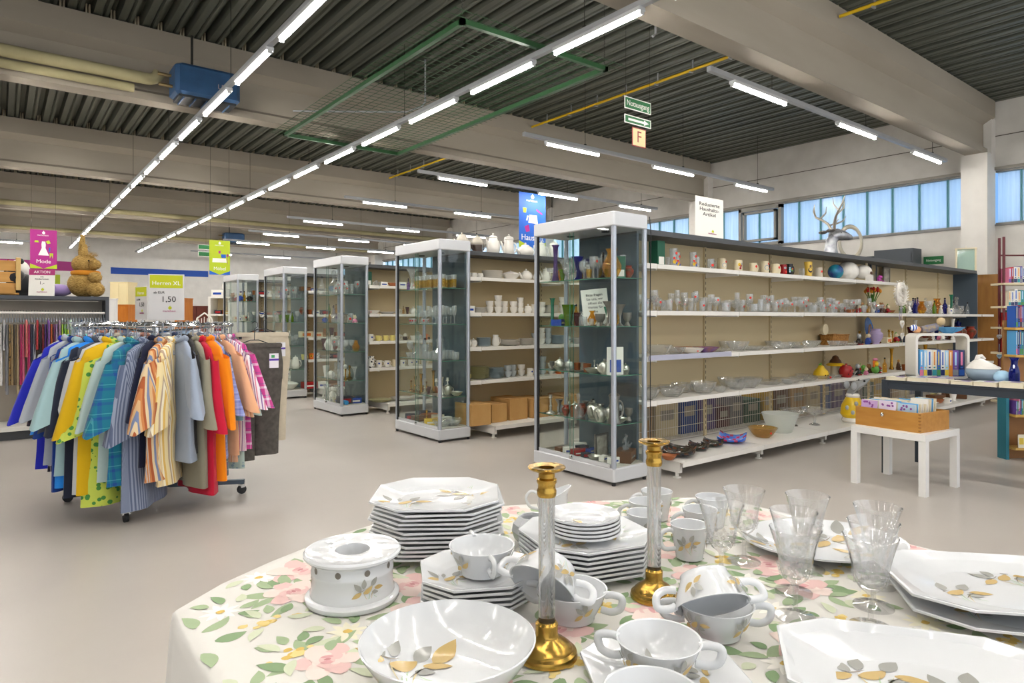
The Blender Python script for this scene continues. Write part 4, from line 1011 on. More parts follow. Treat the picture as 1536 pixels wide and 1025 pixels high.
def mushroom():
    e = empty('mushroom_house', (ux(1257, 3.75), 3.78, .6105), 0, 'mushroom house ornament with yellow brimmed brown cap', 'ornament')
    build(MB().lathe([(0, 0), (.06, 0), (.055, .05), (.05, .13), (0, .13)], 16), 'house_wall', C_stone, e)
    build(MB().lathe([(0, .13), (.1, .125), (.105, .14), (.07, .16), (0, .16)], 18), 'brim', C_yel, e)
    build(MB().lathe([(.07, .16), (.06, .19), (.04, .21), (.035, .23), (.02, .245), (0, .25)], 16), 'cap', C_brown, e)
    build(MB().ball((-.01, -.052, .06), (.022, .008, .026), 10, 6), 'window', C_black, e)
mushroom()
def berry():
    e = empty('strawberry_jar', (ux(1272, 3.62), 3.64, .6105), 0, 'red strawberry shaped jar with dark seeds on the dish shelf', 'jar')
    b = build(MB().lathe([(0, 0), (.05, 0), (.075, .04), (.078, .09), (.06, .125), (0, .13)], 18), 'body', C_redg, e)
    m = MB()
    for a, z in ((-1.6, .05), (-2.1, .08), (-1.2, .09), (-1.75, .1), (-2.4, .04), (-1., .04), (-.6, .07)):
        m.ball((.077 * cos(a), .077 * sin(a), z), (.007, .007, .01), 6, 5)
    build(m, 'seed', C_black, b)
    build(MB().lathe([(.05, .125), (.045, .14), (.01, .145), (.012, .16), (0, .162)], 12), 'lid', C_redg, e)
berry()
def flowerfrog():
    e = empty('flower_frog', (ux(1318, 3.62), 3.66, .6105), 0, 'bright frog ornament with orange and pink flower, lower shelf', 'ornament')
    build(MB().ball((0, 0, .05), (.05, .045, .05), 14, 10), 'body', C_greeng, e)
    f = build(MB().ball((0, -.01, .12), (.035, .03, .035), 12, 8), 'face', C_yel, e)
    m = MB()
    for k in range(7):
        a = 2 * pi * k / 7; m.ball((.045 * cos(a), 0, .12 + .045 * sin(a)), (.025, .012, .025), 8, 6)
    build(m, 'petal', C_orange, f)
    build(MB().ball((0, 0, .175), (.04, .03, .02), 10, 6), 'hat', C_pink, e)
flowerfrog()
def oval_plate():
    e = empty('oval_plate', (ux(1305, 3.84), 3.87, .9805), 0, 'blue oval plate painted with a harp, standing on the bowl shelf', 'plate')
    m = MB().at((0, 0, .165), (radians(82), 0, 0), (.115, .165, 1)); m.lathe([(0, 0), (.7, .004), (1, .02), (1, .026), (.7, .011), (0, .007)], 32); p = build(m, 'dish', noisy('blue_paint', '1f4f9c', '3a78c0', 9, .25), e)
    m = MB().tube([(-.03, -.028, .1), (-.03, -.034, .22), (0, -.036, .24), (.03, -.032, .2), (.035, -.03, .13), (-.03, -.026, .1)], .008, 6); build(m, 'painted_harp', K_wood, p)
    build(MB().tube([(-.05, .03, .005), (-.05, -.05, .01), (.05, -.05, .01), (.05, .03, .005)], .005, 6), 'stand', C_black, e)
oval_plate()
put('lilac_urn', ux(1315, 3.63), 3.64, .98, 'white and lilac lidded urn standing before the blue oval plate', 'urn', s=1.25)
put('butter_box', ux(1331, 3.68), 3.7, .98, 'cream painted tile box beside the lilac urn', 'box', s=.8)
def basket():
    e = empty('wicker_basket', (ux(1253, 3.83), 3.84, .9805), 0, 'low brown wicker basket at the back of the bowl shelf', 'basket')
    build(MB().loft([[(x * s, y * s, z) for x, y in ((-.2, -.08), (.2, -.08), (.2, .08), (-.2, .08))] for s, z in ((.92, 0), (1, .12))]), 'body', K_wicker, e)
    build(MB().tube([(-.2, -.08, .12), (.2, -.08, .12), (.2, .08, .12), (-.2, .08, .12)], .009, 7, True), 'rim', K_wicker, e)
    build(MB().tube([(.204, -.03, .08), (.215, -.03, .1), (.215, .03, .1), (.204, .03, .08)], .007, 7), 'handle', K_wicker, e)
basket()
def clockdisc():
    m = MB().at((0, 0, .065), (pi / 2, 0, 0)); m.lathe([(0, 0), (.065, 0), (.065, .03), (.05, .034), (0, .032)], 24)
    tag(build(m, 'round_canister', C_cream, None, (ux(1236, 3.82), 3.83, 1.1035), (0, 0, 0)), 'round cream canister lying on edge upon the wicker basket', 'canister')
clockdisc()
# skull and wing, flowers, tulips, wreath, hearts
def skull():
    e = empty('skull_ornament', (ux(1300, 3.68), 3.7, 1.7505), .3, 'white skull ornament on the mug shelf', 'skull')
    c = build(MB().ball((0, .02, .12), (.075, .1, .085), 18, 12), 'cranium', C_white, e)
    build(MB().loft([[(x * s, -.07 + (z - .06) * .1 - .02, z) if i < 2 else (x * s, -.01, z) for i, x in enumerate((-.05, .05, .05, -.05))] for s, z in ((.7, 0), (.85, .03), (1, .08))]), 'jaw', C_white, e)
    for s in (-1, 1):
        build(MB().ball((s * .03, -.07, .105), (.02, .012, .019), 10, 8), 'eye_socket', C_brown, c)
skull()
m = MB()
for k in range(7):
    m.ball((R.uniform(-.09, .09), R.uniform(-.02, .02), .03 + R.uniform(0, .05)), (.022, .018, .018), 8, 6)
m.tube([(-.1, 0, .01), (0, 0, .03), (.1, 0, .012)], .005, 6)
tag(build(m, 'orchid_spray', mat('orchid_pink', 'c046a8', .5), None, (ux(1325, 3.62), 3.65, 1.7505)), 'magenta artificial orchid spray on the mug shelf', 'flowers')
tag(build(MB().loft([[(x * s, y * s, z) for x, y in ((-.02, -.01), (.02, -.01), (.02, .01), (-.02, .01))] for s, z in ((1.4, 0), (1, .12), (.9, .24), (.3, .33))], sm=True), 'angel_wing', C_cream, None, (ux(1307, 3.74), 3.8, 1.7505)), 'slim cream wing ornament behind the white skull', 'ornament')
def tulips():
    e = empty('tulip_vase', (ux(1311, 3.72), 3.74, 1.3605), 0, 'vase of red and orange tulips on the glass shelf', 'flowers')
    build(MB().lathe(shell([(0, 0), (.035, 0), (.045, .06), (.03, .11), (.04, .14)], .003), 16), 'vase', C_white, e)
    st = MB(); tr_, to_ = mat('tulip_red', 'b82418', .5), mat('tulip_orange', 'e09018', .5)
    for k in range(16):
        a = 2 * pi * k / 16 + .2; r = .05 + .05 * ((k * 7) % 5) / 5; h = .26 + .04 * ((k * 3) % 4) / 4
        st.tube([(.01 * cos(a), .01 * sin(a), .05), (.5 * r * cos(a), .5 * r * sin(a), .18), (r * cos(a), r * sin(a), h)], .004, 5)
        st.loft([[(.02 * cos(a) + d * -sin(a) * w, .02 * sin(a) + d * cos(a) * w, z) for d in (-1, 1)] for w, z in ((.006, .1), (.012, .17), (.003, .24))], closed=False, caps=False)
        build(MB().ball((r * cos(a), r * sin(a), h + .02), (.018, .018, .026), 8, 6), 'bloom', tr_ if k % 2 else to_, e)
    build(st, 'stem', mat('tulip_green', '4d7d2c', .5), e)
tulips()
def wreath():
    x = ux(1348, 3.5)
    e = empty('feather_wreath', (x, 3.47, 1.6), 0, 'white feather wreath hanging off the end of the mug shelf', 'wreath')
    m = MB()
    for k in range(260):
        a = R.uniform(0, 2 * pi); b = R.uniform(0, 2 * pi); r0 = .1; rr = .035
        c = Vector(((r0 + rr * cos(b)) * cos(a), rr * sin(b), (r0 + rr * cos(b)) * sin(a) * 1.25)); d = Vector((cos(b) * cos(a), sin(b), cos(b) * sin(a))) * .018 + Vector((-sin(a), 0, cos(a))) * .014; t = Vector((-sin(a), 0, cos(a))) * .01
        m.poly([tuple(c - t), tuple(c + d), tuple(c + t), tuple(c - d * .3)])
    m.tube([(.1 * cos(2 * pi * k / 20), 0, .125 * sin(2 * pi * k / 20)) for k in range(20)], .03, 8, True)
    build(m, 'feather', mat('feather_white', 'f0ece4', .8), e)
    build(MB().tube([(0, 0, .12), (.0, .06, .17)], .004, 5), 'ribbon', C_white, e)
    m = MB()
    for s, dx in ((-.012, -.02), (.015, .03)):
        m.poly([(s - .008, 0, -.14), (s + .01, 0, -.14), (s + .01 + dx, .01, -.32), (s - .01 + dx, .01, -.32)])
    build(m, 'ribbon_tail', C_lilac, e)
    hm = MB()
    def heart(z, s):
        P = []
        for k in range(24):
            t = 2 * pi * k / 24
            P.append((s * 16 * sin(t) ** 3 / 16, 0, z + s * (13 * cos(t) - 5 * cos(2 * t) - 2 * cos(3 * t) - cos(4 * t)) / 16))
        return P
    h = empty('heart_chain', (x, 3.46, 1.25), 0, 'string of two white wooden hearts below the feather wreath', 'ornament')
    build(MB().tube(heart(-.02, .045), .011, 7, True), 'heart', C_white, h); build(MB().tube(heart(-.17, .035), .01, 7, True), 'heart', C_white, h)
    build(MB().tube([(0, 0, .12), (0, 0, -.3)], .0025, 5), 'string', C_cream, h)
wreath()

# ------------------------------------------------ on the top board of the first row
def stag():
    p = ony(1247, 378, 3.95)
    e = empty('stag_head', (p.x, 3.95, 2.046), -.6, 'silver stag head ornament with antlers on the top board', 'ornament')
    m = MB(); m.tube([(0, 0, .011), (-.01, 0, .1), (-.0, 0, .2), (.05, 0, .27)], [.09, .07, .065, .06], 14); m.tube([(.0, 0, .25), (.08, 0, .285), (.17, 0, .27), (.24, 0, .25), (.26, 0, .245)], [.06, .075, .055, .035, .022], 14)
    hd = build(m, 'head', noisy('antique_silver', 'b4b6ba', '84868c', 14, .35, metal=.8), e)
    for s in (-1, 1):
        build(MB().ball((-.06, s * .085, .32), (.05, .06, .022), 12, 8), 'ear', S_pewter, hd)
        build(MB().ball((.09, s * .062, .3), .011, 8, 6), 'eye', C_black, hd)
        m = MB()
        m.tube([(.02, s * .03, .34), (.0, s * .07, .42), (-.03, s * .15, .48), (-.06, s * .25, .53), (-.05, s * .33, .62), (-.03, s * .34, .7)], [.018, .017, .015, .013, .01, .005], 8)
        m.tube([(-.04, s * .19, .5), (.04, s * .2, .58), (.05, s * .2, .66)], [.012, .01, .004], 7); m.tube([(-.06, s * .26, .54), (-.1, s * .22, .62), (-.1, s * .21, .69)], [.011, .008, .004], 7); m.tube([(.01, s * .06, .4), (.1, s * .08, .44), (.14, s * .08, .5)], [.012, .009, .004], 7)
        build(m, 'antler', mat('antler_metal', 'c0b8a8', .35, .7), e)
    build(MB().lathe([(0, 0), (.1, 0), (.1, .012), (0, .012)], 20), 'base', S_pewter, e)
stag()
p = ony(1282, 380, 3.9)
e = empty('hoop_vase', (p.x, 3.95, 2.0455), -.25, 'bent metal hoop candle holder beside the stag head', 'ornament')
build(MB().tube([(.2 * sin(2 * pi * k / 36), 0, .225 + .2 * -cos(2 * pi * k / 36)) for k in range(36)], .009, 8, True, flat=3.2), 'ring', mat('hoop_metal', 'b8b09c', .35, .7), e); build(MB().lathe([(0, 0), (.06, 0), (.055, .015), (.02, .025), (.025, .04), (.045, .06), (0, .06)], 18), 'base', noisy('bronze', '8a6a44', '6a4a30', 10, .3, metal=1.), e)
p = ony(1451, 404, 3.9)
e = empty('glass_lantern', (p.x, 3.92, 2.0455), .3, 'square glass lantern with cream frame at the far end of the top board', 'lantern')
fr = MB()
for sx in (-1, 1):
    for sy in (-1, 1):
        fr.cbox((sx * .13, sy * .13, .2), (.025, .025, .4))
fr.box((-.15, -.15, 0), (.15, .15, .02)); fr.box((-.15, -.15, .38), (.15, .15, .4))
build(fr, 'frame', C_cream, e); g = MB()
for sx in (-1, 1):
    g.box((sx * .13 - .002, -.118, .02), (sx * .13 + .002, .118, .38)); g.box((-.118, sx * .13 - .002, .02), (.118, sx * .13 + .002, .38))
build(g, 'glass', thin_glass('lantern_glass', 'f2fbf8', 1., .05, .22, 'e8f8f4'), e); build(MB().tube([(-.02, 0, .4), (-.02, 0, .44), (.02, 0, .44), (.02, 0, .4)], .004, 6), 'ring', C_cream, e)
def card(name, loc, w, h, tilt, rz, lines, label, cat='sign', skew=0., logo=True, mcol=None):
    """A4 style printed card leaning back"""
    e = empty(name, loc, rz, label, cat); e.rotation_euler = (-tilt, skew, rz)
    build(MB().box((-w / 2, 0, 0), (w / 2, .003, h)), 'sheet', mcol or K_paper, e)
    for txt, size, z, mt, dx in lines:
        lettering(txt, size, mt, e, (dx, -.0015, z))
    if logo:
        logo_at(e, (w * .12, -.0015, h * .14), w * .34)
    return e
T_black = mat('print_black', '3a3838', .7); T_white = mat('print_white', 'f4f2ee', .6); T_mag = mat('print_magenta', 'a8326e', .7); T_lime = mat('print_lime', 'c3c81c', .6)
def logo_at(e, loc, w, white=False):
    m = MB(); r = w * .12
    m.poly([(loc[0] + r * cos(2 * pi * k / 16), loc[1] - .0004, loc[2] + w * .22 + r * sin(2 * pi * k / 16)) for k in range(16)])
    m.poly([(loc[0] + x * w, loc[1] - .0004, loc[2] + z * w) for x, z in ((-.05, .32), (.0, .42), (.05, .32))])
    build(m, 'logo_mark', T_white if white else T_lime, e)
    lettering('markthaus', w * .2, T_white if white else T_mag, e, (loc[0] - w * .05, loc[1] - .0004, loc[2]), name='logo_lettering')
p = ony(1056, 358, 3.8)
card('shop_notice', (p.x, 3.74, 2.046),   .3, .42, .2, -.42, [('Reduzierte', .05, .345, T_black, .0), ('Haushalts-', .05, .295, T_black, .0), ('Artikel', .05, .245, T_black, .0)], 'white notice Reduzierte Haushalts-Artikel leaning on the top board', skew=.12)
# ================================================================== inside the display cases, and the other shelf rows
SHN = ['top shelf,', 'second shelf,', 'third shelf,', 'fourth shelf,', 'floor of']
CN = ['big first case', 'second case', 'third case', 'fourth case', 'fifth case']
def case_fill(c, lev, items, rows=1):
    """items run along the case from its front post (y0) to the far post"""
    x0, y0 = GX[c], GYC[c] - .485
    z = .142 if lev == 4 else SHZ[lev]
    n = len(items); per = math.ceil(n / rows); BND[0] = (x0 + .03, x0 + .372, y0 + .046, y0 + .924)
    for i, kd in enumerate(items):
        s = 1.
        if isinstance(kd, tuple):
            kd, s = kd
        r, j = divmod(i, per)
        y = y0 + .09 + (.97 - .18) * (j + .5) / per + R.uniform(-.015, .015)
        x = x0 + .2 + (0 if rows == 1 else (r - (rows - 1) / 2) * .26 / rows * 1.2) + R.uniform(-.015, .015)
        add(SHN[lev] + ' ' + CN[c], 'front post', kd, x, y, z, R.uniform(-.6, .6), s, key=(j, r))
case_fill(0, 0, [('amber_vase', 1.1), ('black_candlestick', .8), 'wine_glass_dot', ('gold_glass', .8), 'goblet', ('blue_trumpet_vase', .9), 'brandy_glass', ('green_cone_vase', .5), ('violet_vase', 1.05), 'saucer_glass',
                ('gift_box', .8), ('amber_bottle', .9), ('flute_glass', 1.), 'wine_glass', ('blue_trumpet_vase', .8), 'wine_glass', ('blue_bottle', .8), 'goblet', ('clear_vase', .9), ('amber_vase', .5), ('red_urn', .7), 'flute_glass', ('blue_trumpet_vase', .7), ('green_cone_vase', .5), ('amber_bottle', .7), ('clear_vase', .8), ('violet_bottle', .7), ('gold_glass', .7), ('clear_vase', 1.0), 'wine_glass'], 3)
case_fill(0, 1, [('pewter_vase', .9), ('pewter_cup', 1.), ('shot_glass', 1.), ('whisky_glass', .9), ('ruby_vase', .55), ('green_cone_vase', .9), ('blue_box', .9), ('slim_green_vase', .8),
                ('pewter_vase', .8), ('silver_candlestick', 1.), ('pewter_cup', 1.), ('amber_vase', .6), ('brandy_glass', 1.), ('amber_bottle', .8), ('ruby_vase', .6), ('green_figure', 1.), ('pewter_cup', 1.1), ('brass_vase', .6), ('teal_vase', .8), ('green_cone_vase', .7), ('pewter_vase', .6), ('copper_cup', 1.), ('ruby_vase', .5), ('teal_vase', .9)], 3)
case_fill(0, 2, [('photo_card', 1.3), ('silver_pot', .9), ('silver_bowl', .8), ('copper_cup', 1.), ('silver_tray', .7), ('silver_bowl', .7), ('silver_pot', .8), ('pewter_cup', .7),
                ('silver_bowl', .7), ('silver_pot', .8), ('ashtray', .8), ('silver_tray', .5), ('pewter_cup', .7), ('copper_cup', .9), ('sugar_bowl', .8), ('silver_bowl', .6), ('silver_pot', .6), ('pewter_cup', .6), ('silver_bowl', .5), ('copper_cup', .8), ('silver_candlestick', .5), ('silver_bowl', .5)], 3)
case_fill(0, 3, [('pewter_jug', 1.05), ('silver_pot', 1.), ('silver_pot', 1.1), ('decanter', .9), ('copper_cup', 1.3), ('red_urn', .6), ('pewter_vase', .6), ('silver_candlestick', .9),
                ('silver_bowl', .7), ('silver_pot', .9), ('pewter_cup', 1.2), ('pewter_jug', .6), ('red_urn', .7), ('copper_cup', 1.), ('silver_candlestick', .8), ('grey_figure', .8), ('pewter_cup', 1.), ('dark_figure', .9), ('silver_pot', .7), ('copper_cup', .9), ('amber_bottle', .6), ('pewter_vase', .5), ('silver_pot', .7), ('grey_figure', .7)], 3)
case_fill(0, 4, [('white_box', .7), ('white_box', .6), ('silver_bowl', .6), ('dark_box', .5), ('red_box', .5), ('white_box', .8), ('brown_box', .5), ('silver_tray', .6),
                ('brown_box', 1.0), ('ashtray', 1.), ('framed_picture', .8), ('silver_bowl', .6), ('blue_box', .6), ('dark_box', .7), ('white_box', .9), ('silver_tray', .7)], 2)
case_fill(1, 0, ['gold_glass'] * 8 + [('clear_vase', 1.1), ('violet_bottle', .6)] + ['gold_glass'] * 6 + [('red_urn', .8), ('amber_bottle', .7), ('flute_glass', 1.), ('seated_figure', 1.)], 2)
case_fill(1, 1, ['flute_glass', 'wine_glass', 'flute_glass', 'wine_glass', 'flute_glass', 'goblet', 'sherry_glass', 'sherry_glass', 'shot_glass_dot', 'shot_glass_dot', 'shot_glass_dot'] * 2, 2)
case_fill(1, 2, ['tumbler', 'decanter', 'tumbler', 'whisky_glass', 'clear_bottle', 'tumbler', ('decanter', 1.3), ('deep_glass_bowl', .6), 'wine_glass', 'whisky_glass', 'tumbler', 'tumbler', 'decanter', 'whisky_glass', ('small_glass_bowl', 1.), 'clear_bottle', 'goblet', ('decanter', 1.1)], 2)
case_fill(1, 3, [('candelabra', 1.1), ('silver_tray', .7), ('ruby_vase', .4), ('silver_candlestick', .9), ('brass_vase', .7), ('brass_candlestick', 1.), ('brass_candlestick', .7), ('silver_bowl', .8), ('silver_pot', .9), ('silver_candlestick', .8), ('copper_cup', 1.), ('brass_vase', .8), ('brass_candlestick', .6), ('amber_bowl', .5)], 2)
case_fill(1, 4, [('glass_bowl', 1.), ('yellow_box', 1.), ('wicker', 1.) if False else ('brass_candlestick', .8), ('brown_box', .7), ('dark_box', .8), ('glass_bowl', 1.), ('white_box', 1.), ('butter_box', .8), ('terracotta_bowl', 1.3), ('dark_box', 1.)], 2)
case_fill(2, 0, ['wine_glass_dot', 'tall_tumbler_dot', 'wine_glass_dot', 'tall_tumbler_dot', ('decanter', 1.5), 'china_bowl', ('clear_bottle', 1.2), 'wine_glass_dot', 'tall_tumbler', 'tall_tumbler_dot', 'flute_glass', 'clear_vase', ('decanter', 1.4), 'amber_bottle'], 2)
case_fill(2, 1, [('framed_picture', .5), ('glass_mug', 1.2), ('glass_bowl', .8), ('clear_bottle', 1.), ('amber_bottle', .7), ('seated_figure', 1.), ('pink_figure', 1.), ('glass_mug', 1.1), ('teapot', .7), ('white_figure', 1.), ('grey_figure', .9), ('violet_bottle', .6)], 2)
case_fill(2, 2, ['goblet', 'goblet', 'goblet', 'goblet_dot', ('slim_vase', .7), ('belly_vase', .9), ('ruby_vase', .8), ('amber_vase', .7), 'goblet', 'goblet', 'goblet', 'wine_glass', ('trumpet_vase', .9), ('red_urn', .8)], 2)
case_fill(2, 3, [('brass_vase', .5), ('clear_bottle', 1.1), ('decanter', 1.), ('teapot', .7), ('cone_vase', .8), ('clear_vase', .8), ('brass_candlestick', 1.), ('white_figure', 1.4), ('decanter', .9), ('green_plate', .8)], 2)
case_fill(2, 4, [('dark_box', 1.3), ('butter_box', .8), ('white_figure', 1.5), ('clear_vase', 1.), ('blue_box', 1.2), ('brown_box', .8), ('decanter', 1.3), ('clear_vase', .9)], 2)
case_fill(3, 0, ['wine_glass_dot', 'flute_glass', ('violet_vase', .7), 'goblet_dot', 'tumbler', 'flute_glass', 'wine_glass_dot', 'clear_vase', 'wine_glass', 'tumbler_dot'], 2)
case_fill(3, 1, [('green_cone_vase', .6), 'tall_tumbler', ('green_cone_vase', .6), 'tall_tumbler', 'wine_glass_dot', 'wine_glass', ('green_bottle', .7), 'tall_tumbler', 'tall_tumbler', 'wine_glass'], 2)
case_fill(3, 2, ['wine_glass', 'decanter', 'wine_glass_dot', 'goblet', 'goblet', 'wine_glass', 'goblet', 'decanter', 'wine_glass_dot', 'goblet'], 2)
case_fill(3, 3, [('jar', 1.1), ('cone_vase', .6), ('sugar_bowl', 1.), ('cup', 1.), ('coffee_pot', 1.), ('cone_vase', .7), ('cup', 1.), ('plate', 1.)], 2)
case_fill(3, 4, [('tureen', .9), ('china_bowl', 1.), ('plate', 1.1), ('china_bowl', 1.)])
case_fill(4, 0, [('seated_figure', 1.4), ('gnome_figure', 1.3), ('bear_figure', 1.4), ('dark_figure', 1.4), ('amber_bottle', .9), ('violet_vase', .7)], 2)
case_fill(4, 1, ['white_mug', 'plain_mug', 'sugar_bowl', ('silver_candlestick', 1.), 'tankard', ('clear_vase', .8)], 2)
case_fill(4, 2, [('coffee_pot', 1.), ('silver_pot', 1.), ('teapot', .8), 'white_mug'], 2)
flush()
for c, lev, lab in ((0, 1, 'white notice card asking customers to call staff, in the big case'),):
    card('case_notice', (GX[0] + .21, GYC[0] - .1, SHZ[1] + .013), .22, .3, .12, -.72, [('Bitte fragen', .03, .25, T_black, 0), ('Sie uns, wir', .03, .215, T_black, 0), ('\u00f6ffnen die', .03, .18, T_black, 0), ('Vitrine f\u00fcr', .03, .145, T_black, 0), ('Sie', .03, .11, T_black, 0)], lab, skew=-.1)
# crystal pendants heaped on the floor of the big case
m = MB(); RR = random.Random(3)
for k in range(110):
    t = RR.random(); a = RR.uniform(0, 2 * pi); r = .1 * (1 - t) * RR.random() ** .5
    m.at((r * cos(a), r * sin(a) * .8, .005 + .22 * t * RR.random()), (RR.uniform(-.6, .6), RR.uniform(-.6, .6), 0), (1, 1, 1)); m.lathe([(0, 0), (.009, .012), (.004, .03), (0, .034)], 6, sm=False)
tag(build(m, 'crystal_pendants', thin_glass('lead_crystal', 'f0f4f6', 2., .03, .2, 'f4f6f8'), None, (GX[0] + .27, GYC[0] - .36, .143)), 'heap of clear chandelier crystals on the floor of the big case', 'crystals', kind='stuff')
# rolled blue foil and gold strip in the third case
tag(build(MB().tube([(0, -.16, .03), (0, .16, .03)], .03, 14), 'foil_roll', mat('foil_blue', '3a9ad8', .3), None, (GX[2] + .1, GYC[2] - .28, .144)), 'bright blue foil roll lying in the third display case', 'roll')

# ------------------------------------------------ shelf rows two to five
def row_fill(k, lev, x0, items, rows=1, y_off=0., step=None, place=None):
    z = (SZ + [.14])[lev] if lev >= 0 else 2.045
    yc = GYC[k]; nm = ['', 'second', 'third', 'fourth', 'fifth'][k]
    pl = place or ['top shelf, %s row', 'second shelf, %s row', 'third shelf, %s row', 'fourth shelf, %s row', 'base shelf, %s row'][lev] % nm if lev >= 0 else 'on top of the %s shelf row' % nm
    x = x0; BND[0] = (x0 - .1, x0 + 3.4, yc - (.392 if lev < 4 else .655), yc - .034) if lev >= 0 else (x0 - .1, x0 + 3.4, yc - .3, yc + .3)
    for kd in items:
        s = 1.; n = 1; dy = 0.; w = None
        if isinstance(kd, tuple):
            kd, s, *rest = kd
            if rest:
                n = rest[0]
            if len(rest) > 1:
                dy = rest[1]
        me = KIND[kd]; wd = max(v.co.x for v in me.vertices) - min(v.co.x for v in me.vertices)
        step_z = {'plate': .0092, 'green_plate': .0092, 'blue_plate': .0092, 'saucer': .009, 'cup': .058, 'grey_cup': .058}.get(kd, .06)
        xx = x + wd * s / 2; jy = R.uniform(-.03, .03) if lev >= 0 else 0
        for j in range(n):
            add(pl, CASE, kd, xx, yc - .2 + y_off + dy + jy, z + j * (step_z * s + (.0009)), (R.uniform(-.5, .3) if n == 1 else .0) if not kd.endswith('box') else R.uniform(-.05, .05), s, key=(xx, j))
            if n > 1 and j == 0:
                pass
        x = xx + wd * s / 2 + .012
X2 = GX[1] + .46
row_fill(1, -1, X2 - .02, [('brown_pot', 1.05), ('brown_pot', 1.0), ('coffee_pot', 1.15), ('tall_pot', 1.1), ('teapot', 1.15), ('coffee_pot', 1.), ('tall_pot', 1.)], y_off=.1)
row_fill(1, 0, X2, [('white_box', .9), ('cup', .9), ('cup', .9), ('plate', 1.1, 8), ('tureen', .7), ('teapot', .9), ('sugar_bowl', 1.), ('coffee_pot', .8), ('plate', 1.2, 5), ('plate', 1.2, 8), ('tureen', .8)], y_off=-.02)
row_fill(1, 1, X2, [('white_box', 1.1), ('saucer', 1.1, 5), ('cup', 1.1, 2), ('cup', 1.1, 3), ('cup', 1.1, 2), ('cup', 1.1, 2), ('cup', 1., 3), ('sugar_bowl', 1.), ('jug', .6), ('cup', 1.1, 2), ('plate', 1., 9), ('cup', 1.1, 3)], y_off=-.03)
row_fill(1, 2, X2, [('sugar_bowl', 1.05), ('sugar_bowl', .9), ('blue_plate', 1., 9), ('jug', .7), ('plate', 1.15, 5), ('plate', .9, 8), ('grey_cup', 1.1, 2), ('cup', 1.1, 3), ('grey_cup', 1.1, 3), ('blue_plate', 1.1, 9), ('white_mug', 1.), ('plate', 1., 6)], y_off=-.02)
row_fill(1, 3, X2, [('yellow_cup', 1.1), ('green_plate', 1.1, 12), ('blue_plate', 1.1, 10), ('grey_cup', 1.1, 2), ('grey_cup', 1.1, 2), ('cup', 1.1, 2), ('white_mug', 1.), ('white_mug', .9), ('grey_cup', 1.2, 3), ('cup', 1.1, 2), ('orange_mug', 1.), ('orange_mug', 1.2), ('orange_mug', 1.)], y_off=-.02)
row_fill(1, 4, X2, [('carton_box', 1.15), ('carton_box', 1.0), ('carton_box', 1.2), ('carton_box', 1.12), ('carton_box', 1.05), ('carton_box', 1.1)], y_off=-.12)
X3 = GX[2] + .46
row_fill(2, 0, X3, [('gift_box', .9), ('shot_glass', 1.), ('tumbler', .8), ('white_box', .9), ('terracotta_bowl', 1.), ('white_box', 1.), ('china_bowl', 1.), ('plate', 1., 4)], y_off=-.03)
row_fill(2, 1, X3, [('china_bowl', 1.), ('plate', 1.1, 2), ('white_mug', .8), ('amber_bottle', .5), ('ruby_vase', .5), ('sugar_bowl', 1.), ('grey_cup', 1., 2)], y_off=-.03)
row_fill(2, 2, X3, [('white_mug', 1.1), ('yellow_cup', 1.), ('yellow_cup', 1.), ('yellow_cup', 1.), ('white_mug', 1.), ('brown_pot', .5), ('cup', 1.), ('grey_cup', 1.), ('orange_mug', 1.)], y_off=-.06)
row_fill(2, 3, X3, [('spotted_jug', .9), ('white_mug', 1.1), ('white_mug', 1.), ('plain_mug', 1.), ('white_mug', 1.), ('white_mug', 1.), ('white_mug', 1.), ('white_mug', 1.)], y_off=-.06)
row_fill(2, 4, X3, [('green_plate', 1.4, 2), ('plate', 1.5, 2), ('plate', 1.4, 2)], y_off=-.2)
X4 = GX[3] + .46
row_fill(3, 0, X4 - .1, [('brown_box', .8), ('blue_box', .8), ('silver_bowl', 1.), ('sphere_ornament', .6), ('yellow_cup', 1.), ('silver_bowl', .8), ('yellow_box', 1.2), ('copper_cup', 1.)], y_off=-.06)
row_fill(3, 1, X4 - .1, [('red_urn', .8), ('copper_cup', 1.2), ('white_box', 1.), ('dark_box', 1.), ('green_bottle', .8), ('violet_bottle', .7), ('amber_bottle', .8), ('pink_figure', 1.)], y_off=-.04)
row_fill(3, 2, X4 - .1, [('butter_box', 1.1), ('butter_box', .9), ('amber_vase', .7), ('ruby_vase', .8), ('copper_cup', 1.2), ('dark_box', 1.), ('brown_box', .9)], y_off=-.06)
row_fill(3, 3, X4 - .1, [('yellow_cup', 1.2), ('orange_mug', 1.1), ('spotted_jug', .6), ('silver_bowl', 1.), ('dark_box', 1.), ('green_bottle', 1.), ('silver_pot', 1.), ('white_box', 1.2)], y_off=-.06)
row_fill(3, 4, X4 - .1, [('red_box', 1.1), ('white_box', 1.4), ('brown_box', 1.2), ('red_box', .9)], y_off=-.2)
X5 = GX[4] + .46
row_fill(4, 0, X5 - .1, [('copper_cup', 1.2), ('dark_box', 1.), ('white_mug', 1.), ('wine_glass', 1.), ('wine_glass', 1.), ('blue_box', 1.), ('brown_box', 1.)])
row_fill(4, 1, X5 - .1, [('cup', 1.), ('white_box', 1.), ('terracotta_bowl', 1.), ('dark_box', 1.), ('brown_box', 1.)])
row_fill(4, 2, X5 - .1, [('copper_cup', 1.2), ('red_urn', .8), ('brown_box', 1.), ('white_box', 1.)])
row_fill(4, 3, X5 - .1, [('cup', 1.1), ('sugar_bowl', 1.), ('white_mug', 1.), ('china_bowl', 1.)])
row_fill(4, 4, X5 - .1, [('plate', 1.2, 3), ('tureen', .8), ('white_box', 1.5)])
flush()
